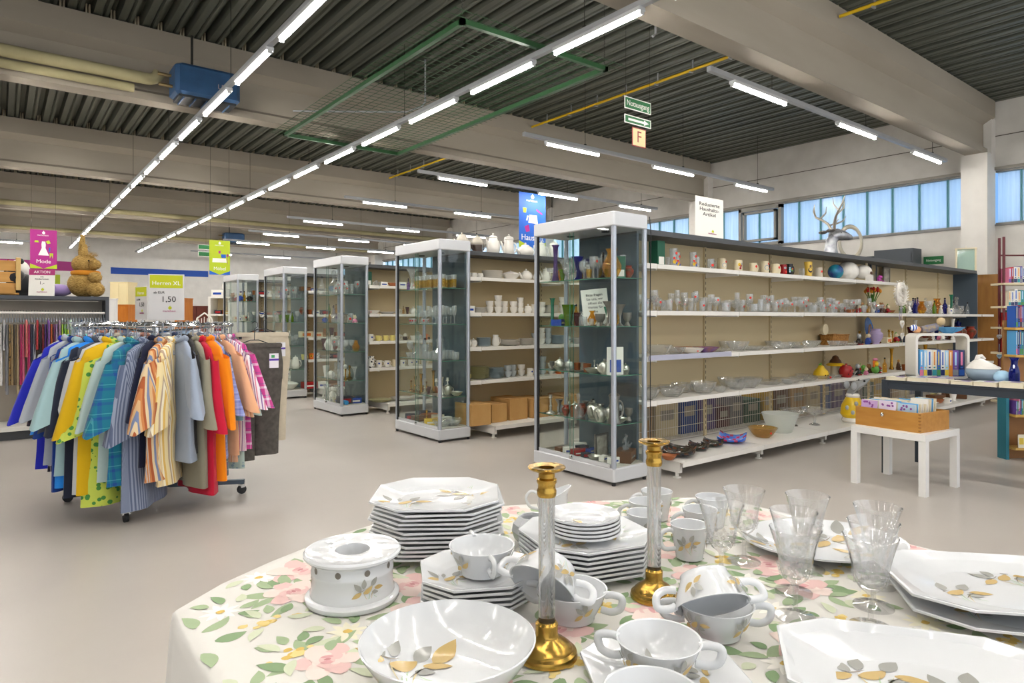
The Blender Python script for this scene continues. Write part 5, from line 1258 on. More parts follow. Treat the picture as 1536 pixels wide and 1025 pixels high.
# ================================================================== the laid table close to the viewer
TZ = .75
P_body = mat('porcelain', 'e2e4e6', .12, spec=.6, coat=.3)
P_leaf = [mat('leaf_grey', 'a5a59f', .2), mat('leaf_gold', 'cbb077', .2), mat('leaf_sand', 'd8c79c', .2), mat('leaf_green', 'b4cdae', .2), mat('twig_brown', '8c8070', .25)]
P_MATS = [P_body] + P_leaf
def leaf(m, surf, c, ang, ln, wd, mi, bend=0.):
    """a painted leaf laid on a surface: surf(u, v) gives the point, lifted a hair"""
    n = 7; rows = []
    for i in range(n + 1):
        t = i / n; w = wd * sin(pi * min(1, t * .97 + .03)) ** .8 * (1.15 - .5 * t)
        a = ang + bend * (t - .5); px = c[0] + cos(a) * ln * (t - .5); py = c[1] + sin(a) * ln * (t - .5)
        rows.append([surf(px - sin(a) * w * k, py + cos(a) * w * k) for k in (-1, -.4, .4, 1)])
    b = m.pv([p for r in rows for p in r])
    for i in range(n):
        for k in range(3):
            m.face((b + i * 4 + k, b + i * 4 + k + 1, b + i * 4 + k + 5, b + i * 4 + k + 4), mi, True)
def motif(m, surf, c, s, rot=0., full=True):
    def at(x, y):
        return (c[0] + s * (x * cos(rot) - y * sin(rot)), c[1] + s * (x * sin(rot) + y * cos(rot)))
    def lf(x, y, a, l, w, mi, b=0.):
        leaf(m, surf, at(x, y), a + rot, l * s * .8, w * s * .8, mi, b)
    lf(-.35, .22, 2.2, .5, .13, 1); lf(-.1, .3, 1.4, .45, .13, 1); lf(-.42, -.08, 3.5, .5, .12, 2); lf(.05, .02, .5, .55, .13, 2, .4)
    if full:
        lf(.48, .0, -.2, .5, .11, 2); lf(.3, .28, .8, .45, .14, 1); lf(.3, -.12, -.3, .35, .1, 1)
        for k, (x, y, a, l, mi) in enumerate(((-.1, -.2, -1.2, .6, 3), (.05, -.25, -1.6, .65, 4), (.15, -.22, -1.9, .6, 3), (.2, -.1, -2.4, .5, 5), (-.2, .05, .3, .5, 5), (.0, -.35, -1.4, .4, 4), (.3, -.3, -.7, .3, 4))):
            lf(x, y, a, l, .014, mi, .3)
def octo(w, flat=.5, n=6):
    """outline of a square plate with cut corners, n points a side"""
    f = w * flat; c = [(w, -f), (w, f), (f, w), (-f, w), (-w, f), (-w, -f), (-f, -w), (f, -w)]
    out = []
    for a, b in zip(c, c[1:] + c[:1]):
        out += [(a[0] + (b[0] - a[0]) * k / n, a[1] + (b[1] - a[1]) * k / n) for k in range(n)]
    return out
def octr(w, a, flat=.5):
    a = abs((a + pi / 4) % (pi / 2) - pi / 4)
    lim = math.atan(flat)
    return w / cos(a) if a <= lim else w * (1 + flat) / sqrt(2) / cos(pi / 4 - a)
def oct_plate(w, h=.022, round_=False, flat=.5, well=.62, sx=1., sy=1., motifs=(), lip=.0):
    m = MB()
    ol = [(w * cos(2 * pi * k / 48), w * sin(2 * pi * k / 48)) for k in range(48)] if round_ else octo(w, flat)
    def ring(t, z, rd):
        o = []
        for x, y in ol:
            r = hypot(x, y); rr = r * (1 - rd) + w * rd
            o.append((x / r * rr * t * sx, y / r * rr * t * sy, z))
        return o
    R_ = [ring(.5, 0, .9), ring(.55, .0, .9), ring(.57, .004, .9), ring(.7, .009, .5), ring(.97, h - .0062, 0), ring(1, h - .0045, 0), ring(1, h - .0006, 0), ring(.988, h, 0), ring(.965, h - .001 - lip, 0), ring(well + .09, .0085, .5), ring(well, .0055, .85), ring(well - .05, .0045, .9), ring(.02, .0045, 1)]
    m.loft(R_, sm=True)
    def surf(x, y):
        xx, yy = x / sx, y / sy; r = hypot(xx, yy); a = atan2(yy, xx); R0 = w if round_ else octr(w, a, flat); t = r / (R0 * .5 + w * .5 if t_in(r, w, well) else R0)
        z = .0045 if t < well else (.0045 + (t - well) / .09 * .004 if t < well + .09 else .0085 + (t - well - .09) / (.965 - well - .09) * (h - .0095))
        return (x, y, z + .0011)
    def t_in(r, w_, wl):
        return r < w_ * (wl + .05)
    for c, s, rot, fl in motifs:
        motif(m, surf, c, s, rot, fl)
    return m
T_rot = -CA
def place(me, name, x, y, z, rz, label, cat, group=None):
    o = link(name, me, None, (x, y, z), (0, 0, rz)); tag(o, label, cat, group); return o
# --- table under the cloth, and the cloth
CLP = [(.25, -.2), (.25, 1.28), (.258, 1.371), (.36, 1.45), (.48, 1.513), (.67, 1.592), (.82, 1.625), (.92, 1.632), (1.02, 1.612), (1.18, 1.537), (1.434, 1.403), (1.62, 1.30), (1.71, 1.235), (1.748, 1.17), (1.757, 1.08), (1.757, .4), (1.7, .0), (1.3, -.32), (.6, -.36)]
tb = empty('folding_table', (1., .65, 0), 0, 'table hidden under the flowered cloth', 'table')
build(MB().prism([((x - 1.) * .985 , (y - .65) * .985) for x, y in CLP], TZ - .035, TZ - .004), 'table_top', K_wood, tb)
for sx, sy in ((-.6, -.7), (.6, -.5), (-.6, .6), (.6, .4)):
    build(MB().cbox((sx, sy, .357), (.05, .05, .714)), 'leg', K_dwood, tb)
M_cloth = mat('cloth_white', 'dfdcd5', .85, sheen=.2)
CL = [M_cloth] + [mat(n, c, .85) for n, c in (('rose_pale', 'ecd8cf'), ('rose_pink', 'e6c2bd'), ('rose_deep', 'dba6a6'), ('rose_heart', 'c98a8c'), ('leaf_sage', 'a3b590'), ('leaf_mid', '87a078'), ('leaf_pale', 'd0d6ba'), ('spray_yellow', 'e6cf8a'), ('spray_ochre', 'd9b965'), ('daisy_cream', 'f7f3ea'), ('bloom_ghost', 'ebe6cf'))]
m = MB(); n = len(CLP)
def inset(k, d):
    p, q, r = Vector(CLP[k - 1]), Vector(CLP[k]), Vector(CLP[(k + 1) % n])
    t = (r - p).normalized(); nn = Vector((t.y, -t.x)); nn = nn if nn.dot(q - Vector((1., .65))) > 0 else -nn
    return q - nn * d
rings = []
for d, z in ((.03, TZ), (.008, TZ - .001), (.0, TZ - .008), (-.004, TZ - .03), (-.012, TZ - .16), (-.018, TZ - .34)):
    ring = []
    for k in range(n):
        for s in range(4):
            a = inset(k, d); b_ = inset((k + 1) % n, d); p = a + (b_ - a) * s / 4
            rp = 0 if z > TZ - .05 else .012 * sin((k * 4 + s) * 1.9) * (TZ - z) / .34
            v = (p - Vector((1., .65))).normalized() * rp
            ring.append((p.x + v.x, p.y + v.y, z))
    rings.append(ring)
m.loft(rings[::-1], caps=False, sm=True); m.poly(rings[0], 0, False)
RC = random.Random(21)
def inside(x, y, mg=.03):
    for k in range(n):
        a, b_ = Vector(CLP[k]), Vector(CLP[(k + 1) % n]); e = b_ - a
        if (e.x * (y - a.y) - e.y * (x - a.x)) / e.length > -mg:
            return False
    return True
lay = [TZ + .0002]; base = [TZ + .0002]
def csurf(x, y):
    return (x, y, lay[0])
def cleaf(x, y, a, l, w, mi, b=0.):
    if inside(x + cos(a) * l * .5, y + sin(a) * l * .5, .012) and inside(x - cos(a) * l * .5, y - sin(a) * l * .5, .012):
        leaf(m, csurf, (x, y), a, l, w, mi, b)
def blob(x, y, r, mi, sq=.8, rot=0.):
    pts = []
    for k in range(11):
        a = 2 * pi * k / 11; rr = r * RC.uniform(.8, 1.12)
        px, py = rr * cos(a), rr * sq * sin(a)
        pts.append((x + px * cos(rot) - py * sin(rot), y + px * sin(rot) + py * cos(rot)))
    if all(inside(px, py, .012) for px, py in pts):
        m.poly([(px, py, lay[0]) for px, py in pts], mi, False)
def up():
    lay[0] += .00009
def rose(x, y, r, a0):
    for k in range(6):
        a = a0 + k * pi / 3; blob(x + r * .55 * cos(a), y + r * .55 * sin(a), r * .55, 1 if k % 2 else 2, .75, a); up()
    for k in range(5):
        a = a0 + .4 + k * 2 * pi / 5; blob(x + r * .32 * cos(a), y + r * .32 * sin(a), r * .36, 2 if k % 2 else 1, .6, a + 1.2); up()
    for k in range(4):
        a = a0 + k * pi / 2; blob(x + r * .16 * cos(a), y + r * .16 * sin(a), r * .2, 3 if k % 2 else 2, .5, a + 1.5); up()
    blob(x, y, r * .12, 4, .6, a0); up()
    lay[0] = base[0]
gx = .33; cells = []
iy = 0
y = -.05
while y < 1.68:
    x = .27 + (.085 if iy % 2 else 0)
    while x < 1.75:
        cells.append((x + RC.uniform(-.03, .03), y + RC.uniform(-.025, .025))); x += .138
    y += .104; iy += 1
for q, (x, y) in enumerate(cells):
    if not inside(x, y, -.02):
        continue
    t = q % 3; a0 = RC.uniform(0, 6.3); base[0] = TZ + .0002 + (q % 9) * .00001; lay[0] = base[0]
    if t == 0:
        for k in range(RC.randint(6, 9)):
            a = a0 + k * .85 + RC.uniform(-.3, .3); d = RC.uniform(.058, .09)
            cleaf(x + d * cos(a), y + d * sin(a), a + RC.uniform(-.5, .5), RC.uniform(.045, .07), RC.uniform(.011, .017), 5 if RC.random() < .6 else 6, RC.uniform(-.5, .5)); up()
        rose(x, y, RC.uniform(.048, .066), a0)
    elif t == 1:
        for k in range(13):
            a = RC.uniform(0, 6.3); d = RC.uniform(0, .034)
            blob(x + d * cos(a) * 1.5, y + d * sin(a) * .6, RC.uniform(.006, .011), 8 if k % 3 else 9); up()
        for k in range(3):
            a = a0 + k * 2.1; cleaf(x + .055 * cos(a), y + .05 * sin(a), a, .05, .01, 7, .4); up()
        lay[0] = base[0] + .0005
        for k in range(3):
            a = a0 + 1 + k * .6; cleaf(x + .06 * cos(a), y + .055 * sin(a), a, .038, .011, 5 if k else 6, .3); up()
        lay[0] = base[0]
    else:
        for k in range(9):
            a = a0 + k * 2 * pi / 9; cleaf(x + .022 * cos(a), y + .022 * sin(a), a, .032, .007, 10 if q % 2 else 11); up()
        blob(x, y, .009, 9); up()
        for k in range(5):
            a = a0 + 2.5 + k * .7; d = RC.uniform(.05, .065); cleaf(x + d * cos(a), y + d * sin(a), a + .4, RC.uniform(.03, .05), .011, (6, 5, 7)[k % 3], .4); up()
        lay[0] = base[0]
tag(build(m, 'tablecloth', CL, sharp=60), 'white tablecloth printed with roses, leaves and yellow sprays', 'tablecloth')
Z0 = TZ + .0026
# --- stacks of plates
def px(u, v, z=TZ):
    return onz(u, v, z)
def at_d(u, d):
    lat = (u - CX) / CF * d; p = FW * d + RT * lat; return p.x, p.y
pl_big = oct_plate(.148, .022, motifs=((((-.075), -.03), .1, .2, True), ((.06, .045), .11, 2.6, True), ((.095, -.03), .06, .8, False))).mesh('dinner_plate', P_MATS, 30)
pl_plain = oct_plate(.148, .022).mesh('dinner_plate_plain', P_MATS, 30)
X, Y = at_d(657, 1.575); ln = 12
for k in range(ln):
    j = ((k * 37) % 7 - 3) * .0012
    lab = 'topmost octagonal dinner plate of the tall white stack, leaf painted' if k == ln - 1 else 'octagonal dinner plate in the tall stack, %s from its top' % nth(ln - k)
    place(pl_big if k == ln - 1 else pl_plain, 'dinner_plate', X + j, Y - j, Z0 + k * .0098, T_rot + .06 + j * 12, lab, 'plate', 'octagonal dinner plates in the tall stack')
pl_mid = oct_plate(.107, .02, motifs=(((-.055, -.015), .075, .2, True), ((.055, .03), .07, 2.2, True))).mesh('soup_saucer', P_MATS, 30)
X, Y = at_d(715, 1.29)
SX, SY = X, Y
for k in range(5):
    lab = 'uppermost octagonal saucer under the soup cup beside the warmer' if k == 4 else 'octagonal saucer beneath the soup cup by the warmer, %s from the top' % nth(5 - k)
    place(pl_mid, 'saucer', X + .001 * ((k * 3) % 4 - 1), Y, Z0 + k * .0098, T_rot + .1 + .02 * k, lab, 'saucer', 'octagonal saucers by the warmer')
pl_s = oct_plate(.132, .021, motifs=(((.07, .0), .08, .9, True), ((-.06, -.03), .08, 2.9, True))).mesh('soup_plate', P_MATS, 30)
X, Y = at_d(878, 1.45)
for k in range(7):
    lab = 'top octagonal plate of the stack between the candlesticks' if k == 6 else 'octagonal plate between the candlesticks, %s from the top of its stack' % nth(7 - k)
    place(pl_s, 'dessert_plate', X + .001 * ((k * 5) % 3 - 1), Y, Z0 + k * .0098, T_rot + .35 + .01 * k, lab, 'plate', 'octagonal plates between the candlesticks')
pl_r = oct_plate(.08, .016, True, motifs=(((-.03, .01), .07, .2, False),)).mesh('tea_saucer', P_MATS, 30)
for k in range(5):
    lab = 'top round tea saucer on the stack between the candlesticks' if k == 4 else 'round tea saucer on the plates between the candlesticks, %s from the top' % nth(5 - k)
    place(pl_r, 'tea_saucer', X + .004 - .001 * k, Y + .006, Z0 + 6 * .0098 + .0075 + k * .0085, .2 * k, lab, 'saucer', 'round tea saucers between the candlesticks')
# --- warmer
X, Y = at_d(529, 1.29)
e = empty('teapot_warmer', (X, Y, Z0), 0, 'round white porcelain teapot warmer with pierced side and painted leaves', 'warmer')
wp = [(.0, .002), (.06, 0), (.088, 0), (.0905, .004), (.0905, .009), (.087, .012), (.081, .014), (.081, .02), (.0785, .024), (.0775, .05), (.079, .056), (.079, .06), (.0775, .063), (.077, .078), (.08, .082), (.09, .085), (.093, .088), (.0935, .092), (.09, .096), (.085, .0945), (.05, .0935), (.036, .095), (.033, .094), (.032, .088), (.032, .06), (.06, .05), (.06, .01), (0, .008)]
m = MB().lathe(wp, 48)
def wsurf(r):
    return lambda a, z: ((r + .0008) * cos(a / r), (r + .0008) * sin(a / r), z)
fa = atan2(-Y, -X)
motif(m, wsurf(.0782), (.0782 * (fa + .35), .038), .05, .1, True); motif(m, wsurf(.0782), (.0782 * (fa - 1.5), .038), .045, .1, False)
for k in range(10):
    a = k * 2 * pi / 10; m.poly([((.0862 + .004 * (i % 2)) * 0 + (.068 + .012 * cos(t)) * cos(a) - .009 * sin(t) * sin(a), (.068 + .012 * cos(t)) * sin(a) + .009 * sin(t) * cos(a), .0951) for i, t in enumerate([2 * pi * j / 10 for j in range(10)])], 0, True)
build(m, 'body', P_MATS, e)
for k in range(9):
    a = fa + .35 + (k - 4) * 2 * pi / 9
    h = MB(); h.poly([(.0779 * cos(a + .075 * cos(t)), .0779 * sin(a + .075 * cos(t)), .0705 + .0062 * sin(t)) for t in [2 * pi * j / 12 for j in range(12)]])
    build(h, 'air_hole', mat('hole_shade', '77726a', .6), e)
# --- cups
def soup_cup(inner=False, outer=True, r=.065, h=.056, handles=2, hr=.0):
    pr = [(0, .003), (r * .58, .003), (r * .6, 0), (r * .63, .001), (r * .64, .007), (r * .72, .016), (r * .86, .034), (r * .97, h - .004), (r, h - .001), (r - .001, h), (r - .0035, h - .001), (r * .83, .034), (r * .66, .014), (r * .5, .009), (0, .008)]
    m = MB().lathe(pr, 40)
    if outer:
        sf = lambda a, z: ((r * (.66 + .34 * (z / h) ** .8) + .0006 + .002) * cos(a / r), (r * (.66 + .34 * (z / h) ** .8) + .0026) * sin(a / r), z)
        for k in range(4):
            motif(m, sf, (r * (k * pi / 2 + .75), h * .55), .048, .2, k % 2 == 0)
    if inner:
        motif(m, lambda x, y: (x, y, .0095 + max(0, hypot(x, y) / r - .5) * .05), (0, .012), .07, .5, False)
    hs = []
    for k in range(handles):
        g = MB(); g.at((0, 0, 0), (0, 0, pi * k))
        g.tube([(r * .93, 0, h * .88), (r * 1.1, 0, h * .93), (r * 1.36, 0, h * .9), (r * 1.42, 0, h * .75), (r * 1.34, 0, h * .5), (r * 1.1, 0, h * .38), (r * .83, 0, h * .42)], .0048, 8, flat=1.4, fine=4)
        hs.append(g)
    return m, hs
_b, _h = soup_cup(); CUP_B = _b.mesh('cup_bowl', P_MATS, 40); CUP_H = [g.mesh('cup_handle', P_body, 50) for g in _h]
_b, _h = soup_cup(True); CUP_BI = _b.mesh('cup_bowl_leaf', P_MATS, 40)
def scup(x, y, z, rz, label, inner=False, rot=None, s=1.):
    e = empty('soup_cup', (x, y, z), rz, label, 'cup', 'two handled soup cups')
    if rot:
        e.rotation_euler = rot
    e.scale = (s, s, s)
    link('bowl', CUP_BI if inner else CUP_B, e)
    for h in CUP_H:
        link('handle', h, e)
    return e
fang = lambda x, y: atan2(-y, -x)
scup(SX + .008, SY - .006, Z0 + 4 * .0098 + .0085, fang(SX, SY) + .25, 'soup cup standing on the octagonal saucers beside the warmer')
X, Y = at_d(858, 1.2)
scup(X, Y, Z0, T_rot - .35, 'lower soup cup behind the taller looking candlestick, holding a tipped one')
scup(X - .018, Y + .028, Z0 + .098, 0, 'soup cup tipped over into another behind the front candlestick', rot=(radians(128), radians(8), T_rot - .5))
X, Y = at_d(1074, 1.14)
scup(X, Y, Z0, T_rot - .12, 'lower soup cup beside the wine glasses, holding a tipped one')
scup(X - .012, Y + .018, Z0 + .102, 0, 'soup cup lying upside down in another beside the wine glasses', rot=(radians(140), radians(-6), T_rot + .02))
pl_u = oct_plate(.115, .018, motifs=(((.07, .0), .08, .9, False),)).mesh('under_plate', P_MATS, 30)
X, Y = at_d(988, 1.0)
place(pl_u, 'saucer', X + .004, Y - .004, Z0, T_rot + .12, 'octagonal saucer under the soup cup with two painted grey leaves inside', 'saucer')
scup(X, Y, Z0 + .0055, T_rot - .25, 'soup cup with two grey leaves painted inside its bowl', True)
X, Y = at_d(978, .862)
scup(X, Y, Z0 + .002, T_rot + .05, 'soup cup cut by the lower picture edge, closest to the viewer')
# --- large bowl
X, Y = at_d(672, .985)
m = MB().lathe([(0, .004), (.06, .004), (.064, 0), (.068, .002), (.09, .016), (.115, .04), (.131, .066), (.132, .069), (.13, .07), (.112, .04), (.085, .017), (.06, .0095), (0, .008)], 56)
bs = lambda x, y: (x, y, .0105 + max(0, hypot(x, y) - .06) ** 1.35 * 1.55)
aq = T_rot
motif(m, bs, (-.035 * cos(aq) - .03 * -sin(aq), -.035 * sin(aq) - .03 * cos(aq) + .06), .115, aq + .2, True); leaf(m, bs, (.03, .055), .4, .06, .018, 2); leaf(m, bs, (-.09, .0), 1.2, .06, .014, 1); leaf(m, bs, (-.05, -.04), .9, .06, .014, 2)
place(m.mesh('salad_bowl', P_MATS, 40), 'salad_bowl', X, Y, Z0, 0, 'large white salad bowl with golden and grey leaves inside', 'bowl')
# --- candlesticks
M_brass = noisy('worn_brass', 'c09a4c', 'a08038', 26, .26, metal=1., lo=.4, hi=.75); M_acryl = mat('clear_rod', 'ffffff', .03, trans=1., ior=1.49)
def crystal(name, k=.45, hz=.1):
    m = bpy.data.materials.new(name); m.use_nodes = True; N, L = m.node_tree.nodes, m.node_tree.links; b = N['Principled BSDF']
    b.inputs['Base Color'].default_value = (1, 1, 1, 1); b.inputs['Roughness'].default_value = .02; b.inputs['Transmission Weight'].default_value = 1.; b.inputs['IOR'].default_value = 1.5
    tr = N.new('ShaderNodeBsdfTransparent'); tr.inputs[0].default_value = (.97, .98, .98, 1); df = N.new('ShaderNodeBsdfTranslucent'); df.inputs[0].default_value = (.95, .95, .95, 1)
    m0 = N.new('ShaderNodeMixShader'); m0.inputs[0].default_value = hz; m1 = N.new('ShaderNodeMixShader'); m1.inputs[0].default_value = k
    L.new(tr.outputs[0], m0.inputs[1]); L.new(df.outputs[0], m0.inputs[2]); L.new(m0.outputs[0], m1.inputs[1]); L.new(b.outputs[0], m1.inputs[2]); L.new(m1.outputs[0], N['Material Output'].inputs[0])
    return m
M_rod = crystal('acrylic_rod', .7, .03); M_cut = thin_glass('cut_crystal', 'ffffff', 2.0, .04, .085, 'ffffff')
def candlestick(u, d, label, r=.05, k=1.):
    X, Y = at_d(u, d)
    e = empty('candlestick', (X, Y, Z0), 0, label, 'candlestick', 'brass candlesticks with clear stems')
    build(MB().lathe([(0, 0), (r, 0), (r * 1.0, .004), (r * .97, .009), (r * .86, .012), (r * .83, .016), (r * .62, .024), (r * .42, .03), (r * .36, .036), (r * .37, .052), (r * .33, .054), (r * .3, .056), (0, .056)], 40), 'base', M_brass, e)
    build(MB().lathe([(0, .056), (.0135, .056), (.0135, .26), (0, .26)], 24), 'stem', M_rod, e)
    build(MB().lathe([(0, .258), (.0145, .258), (.016, .262), (.016, .268), (.0145, .271), (.0145, .278), (.0165, .281), (.0165, .286), (.0135, .289), (.0135, .296), (.02, .299), (.0285, .302), (.031, .305), (.03, .307), (.02, .3065), (.013, .305), (.0125, .285), (0, .284)], 32), 'socket', M_brass, e)
candlestick(820, 1.067, 'brass candlestick with clear stem beside the large salad bowl')
candlestick(981, 1.29, 'brass candlestick with clear stem beside the octagonal plate stack', .046)
# --- teacups, cream jug, sugar bowl
def tea_cup():
    r, h = .043, .078
    m = MB().lathe([(0, .003), (r * .62, .003), (r * .64, 0), (r * .7, .002), (r * .72, .01), (r * .8, .03), (r * .93, h - .01), (r, h - .001), (r - .001, h), (r - .003, h - .001), (r * .76, .03), (r * .62, .01), (0, .008)], 32)
    sf = lambda a, z: ((r * (.73 + .25 * (z / h)) + .0022) * cos(a / r), (r * (.73 + .25 * (z / h)) + .0022) * sin(a / r), z)
    for k in range(3):
        motif(m, sf, (r * (k * 2.1 + 4.2), h * .5), .05, .3, True)
    g = MB().tube([(-r * .8, 0, h * .78), (-r * 1.15, 0, h * .86), (-r * 1.55, 0, h * .74), (-r * 1.6, 0, h * .5), (-r * 1.35, 0, h * .3), (-r * .72, 0, h * .3)], .004, 8, flat=1.3, fine=4)
    return m.mesh('tea_cup_bowl', P_MATS, 40), g.mesh('tea_cup_handle', P_body, 50)
TCB, TCH = tea_cup()
for u, d, rz, lab in ((985, 1.79, 0, 'white teacup standing at the table edge behind the rear candlestick'), (968, 1.69, .1, 'white teacup half hidden behind the rear candlestick'), (966, 1.59, .2, 'white teacup touching the octagonal plates behind the candlestick'),
                     (1068, 1.73, 0, 'white teacup nearest the table edge behind the wine glasses'), (1050, 1.62, .1, 'white teacup in the middle of the three behind the wine glasses'), (1034, 1.5, .15, 'teacup with golden leaf beside the wine glasses')):
    X, Y = at_d(u, d)
    e = empty('tea_cup', (X, Y, Z0), T_rot + rz, lab, 'cup', 'tall white teacups'); link('bowl', TCB, e); link('handle', TCH, e)
X, Y = at_d(799, 1.6)
e = empty('sugar_bowl', (X, Y, Z0), T_rot, 'small lidless faceted sugar bowl behind the front candlestick', 'bowl')
build(MB().lathe([(0, 0), (.034, 0), (.045, .012), (.051, .03), (.048, .048), (.036, .062), (.033, .066), (.03, .065), (.032, .058), (.044, .04), (.03, .01), (0, .008)], 8, sm=False), 'body', P_MATS, e)
X, Y = at_d(828, 1.82)
e = empty('cream_jug', (X, Y, Z0), T_rot, 'white cream jug with pointed spout at the table edge', 'jug')
m = MB().loft([[(r * (1 + .28 * max(0, cos(a)) ** 3 * t) * cos(a), r * sin(a), z + t * .018 * max(0, cos(a)) ** 2) for a in [2 * pi * k / 24 for k in range(24)]] for r, z, t in ((.028, 0, 0), (.034, .008, 0), (.041, .03, .2), (.037, .052, .6), (.041, .064, 1.2), (.038, .064, 1.2), (.03, .045, .5), (.03, .01, 0))], sm=True); build(m, 'body', P_body, e)
build(MB().tube([(-.036, 0, .06), (-.058, 0, .068), (-.072, 0, .05), (-.062, 0, .026), (-.038, 0, .018)], .004, 8, fine=4), 'handle', P_body, e)
# --- crystal wine glasses
def wineglass():
    n = 40
    def fl(k, r, z):
        if z < .062:
            return r * (1 + (.06 if .005 < z < .055 and k % 4 < 2 else 0))
        t = (z - .066) / .1
        if t < .42:
            return r * (1 + .07 * (1 if (k + int(t * 20)) % 2 else -1) * (1 - t))
        return r * (1 + .035 * (1 if k % 4 < 2 else -1) * max(0, 1 - (t - .42) / .5))
    out = [(0, 0), (.036, .0005), (.0355, .003), (.02, .0055), (.007, .009), (.0045, .02), (.0042, .05), (.006, .06), (.012, .066), (.019, .072), (.0235, .08), (.026, .088), (.0275, .096), (.0305, .112), (.035, .13), (.0405, .148), (.0455, .163)]
    inn = [(.0445, .1635), (.039, .148), (.0335, .13), (.029, .112), (.0255, .094), (.02, .08), (.01, .073), (0, .071)]
    m = MB(); m.lathe(out[:9], 24); m.lathe(out[8:], 22, sm=False, flute=lambda k, r, z: r * (1 + (.05 if k % 2 else -.02) * max(.25, 1 - max(0, z - .09) / .08))); m.lathe([out[-1]] + inn, 44)
    for q, (z, r) in enumerate(((.082, .0255), (.09, .0285), (.098, .0295))):
        for k in range(11):
            a = 2 * pi * (k + .5 * (q % 2)) / 11; m.ball((r * cos(a), r * sin(a), z), (.004, .004, .0045), 4, 3, sm=False)
    return m.mesh('wine_glass_cut', M_cut, 25)
WG = wineglass()
for k, (u, d, lab) in enumerate(((1116, 1.475, 'cut crystal wine glass farthest back, beside the round platter'), (1082, 1.365, 'cut crystal wine glass between the teacups and the tipped soup cup'), (1211, 1.43, 'cut crystal wine glass standing before the round platter'), (1190, 1.31, 'cut crystal wine glass in the middle of its file before the platter'), (1193, 1.2, 'cut crystal wine glass standing beside the tipped soup cup handle'), (1316, 1.345, 'cut crystal wine glass hindmost of the three beside the octagonal platters'), (1310, 1.245, 'cut crystal wine glass in the middle beside the octagonal platters'), (1306, 1.16, 'cut crystal wine glass frontmost of the three beside the octagonal platters'))):
    X, Y = at_d(u, d)
    place(WG, 'wine_glass', X, Y, Z0, k * .4, lab, 'glass', 'cut crystal wine glasses')
# --- platters
X, Y = at_d(1235, 1.56)
place(oct_plate(.185, .026, True, sx=1., sy=.82, motifs=(((-.11, .0), .14, .2, True), ((.06, .05), .15, .4, True), ((.08, -.06), .12, 2.6, True))).mesh('round_platter', P_MATS, 30), 'serving_platter', X, Y, Z0, T_rot, 'oval white leaf painted platter behind the wine glasses', 'platter')
po = oct_plate(.165, .024, flat=.62, sx=1.22, sy=.92, well=.7, motifs=(((-.1, -.03), .1, .1, True), ((.03, .06), .1, .4, True), ((.1, -.05), .08, .2, True))).mesh('octagonal_platter', P_MATS, 30)
X, Y = at_d(1516, 1.235)
place(po, 'octagonal_platter', X - .005, Y - .012, Z0, T_rot - .26, 'lower of two octagonal leaf painted platters by the table side', 'platter')
o = place(po, 'octagonal_platter', X + .01, Y + .012, Z0 + .0245, T_rot - .16, 'upper of two octagonal leaf painted platters by the table side', 'platter')
X, Y = at_d(1392, .955)
place(oct_plate(.165, .036, flat=.6, sx=1.2, sy=.85, well=.74, motifs=(((-.07, .02), .12, .1, True), ((.05, .0), .13, .5, True))).mesh('deep_platter', P_MATS, 30), 'deep_platter', X, Y, Z0, T_rot - .3, 'deep white octagonal serving dish at the lower picture edge', 'platter')
# ================================================================== clothes
H_clear = thin_glass('hanger_clear', 'e4eaf0', 1.6, .08, .3, 'd4dae2'); H_grey = mat('hanger_grey', '8e949c', .3, .3); H_black = mat('hanger_black', '22242a', .4)
def hanger_mesh(w, mt, clip=False):
    m = MB().tube([(0, 0, -.113), (0, 0, -.03), (.024, 0, -.014), (.022, 0, .014), (0, 0, .024), (-.021, 0, .012)], .0028, 6)
    m.tube([(-w, 0, -.19), (-w * .6, 0, -.15), (-.03, 0, -.115), (.03, 0, -.115), (w * .6, 0, -.15), (w, 0, -.19)], .007, 6, flat=.6)
    if clip:
        for s in (-1, 1):
            m.cbox((s * w * .8, 0, -.17), (.025, .022, .045))
    return m.mesh('hanger', mt, 40)
HM = hanger_mesh(.085, H_clear); HM2 = hanger_mesh(.085, H_grey); HMC = hanger_mesh(.2, H_black, True); HMK = hanger_mesh(.06, H_clear)
def ell(cx, cz, w, t, n=16, ph=0., wav=0., tilt=0.):
    o = []
    for k in range(n):
        a = 2 * pi * k / n
        x = w * cos(a); y = t * sin(a) * (1 + wav * sin(3 * a + ph)) + wav * t * .8 * sin(x * 26 + ph)
        o.append((cx + x * cos(tilt), y, cz + x * sin(tilt)))
    return o
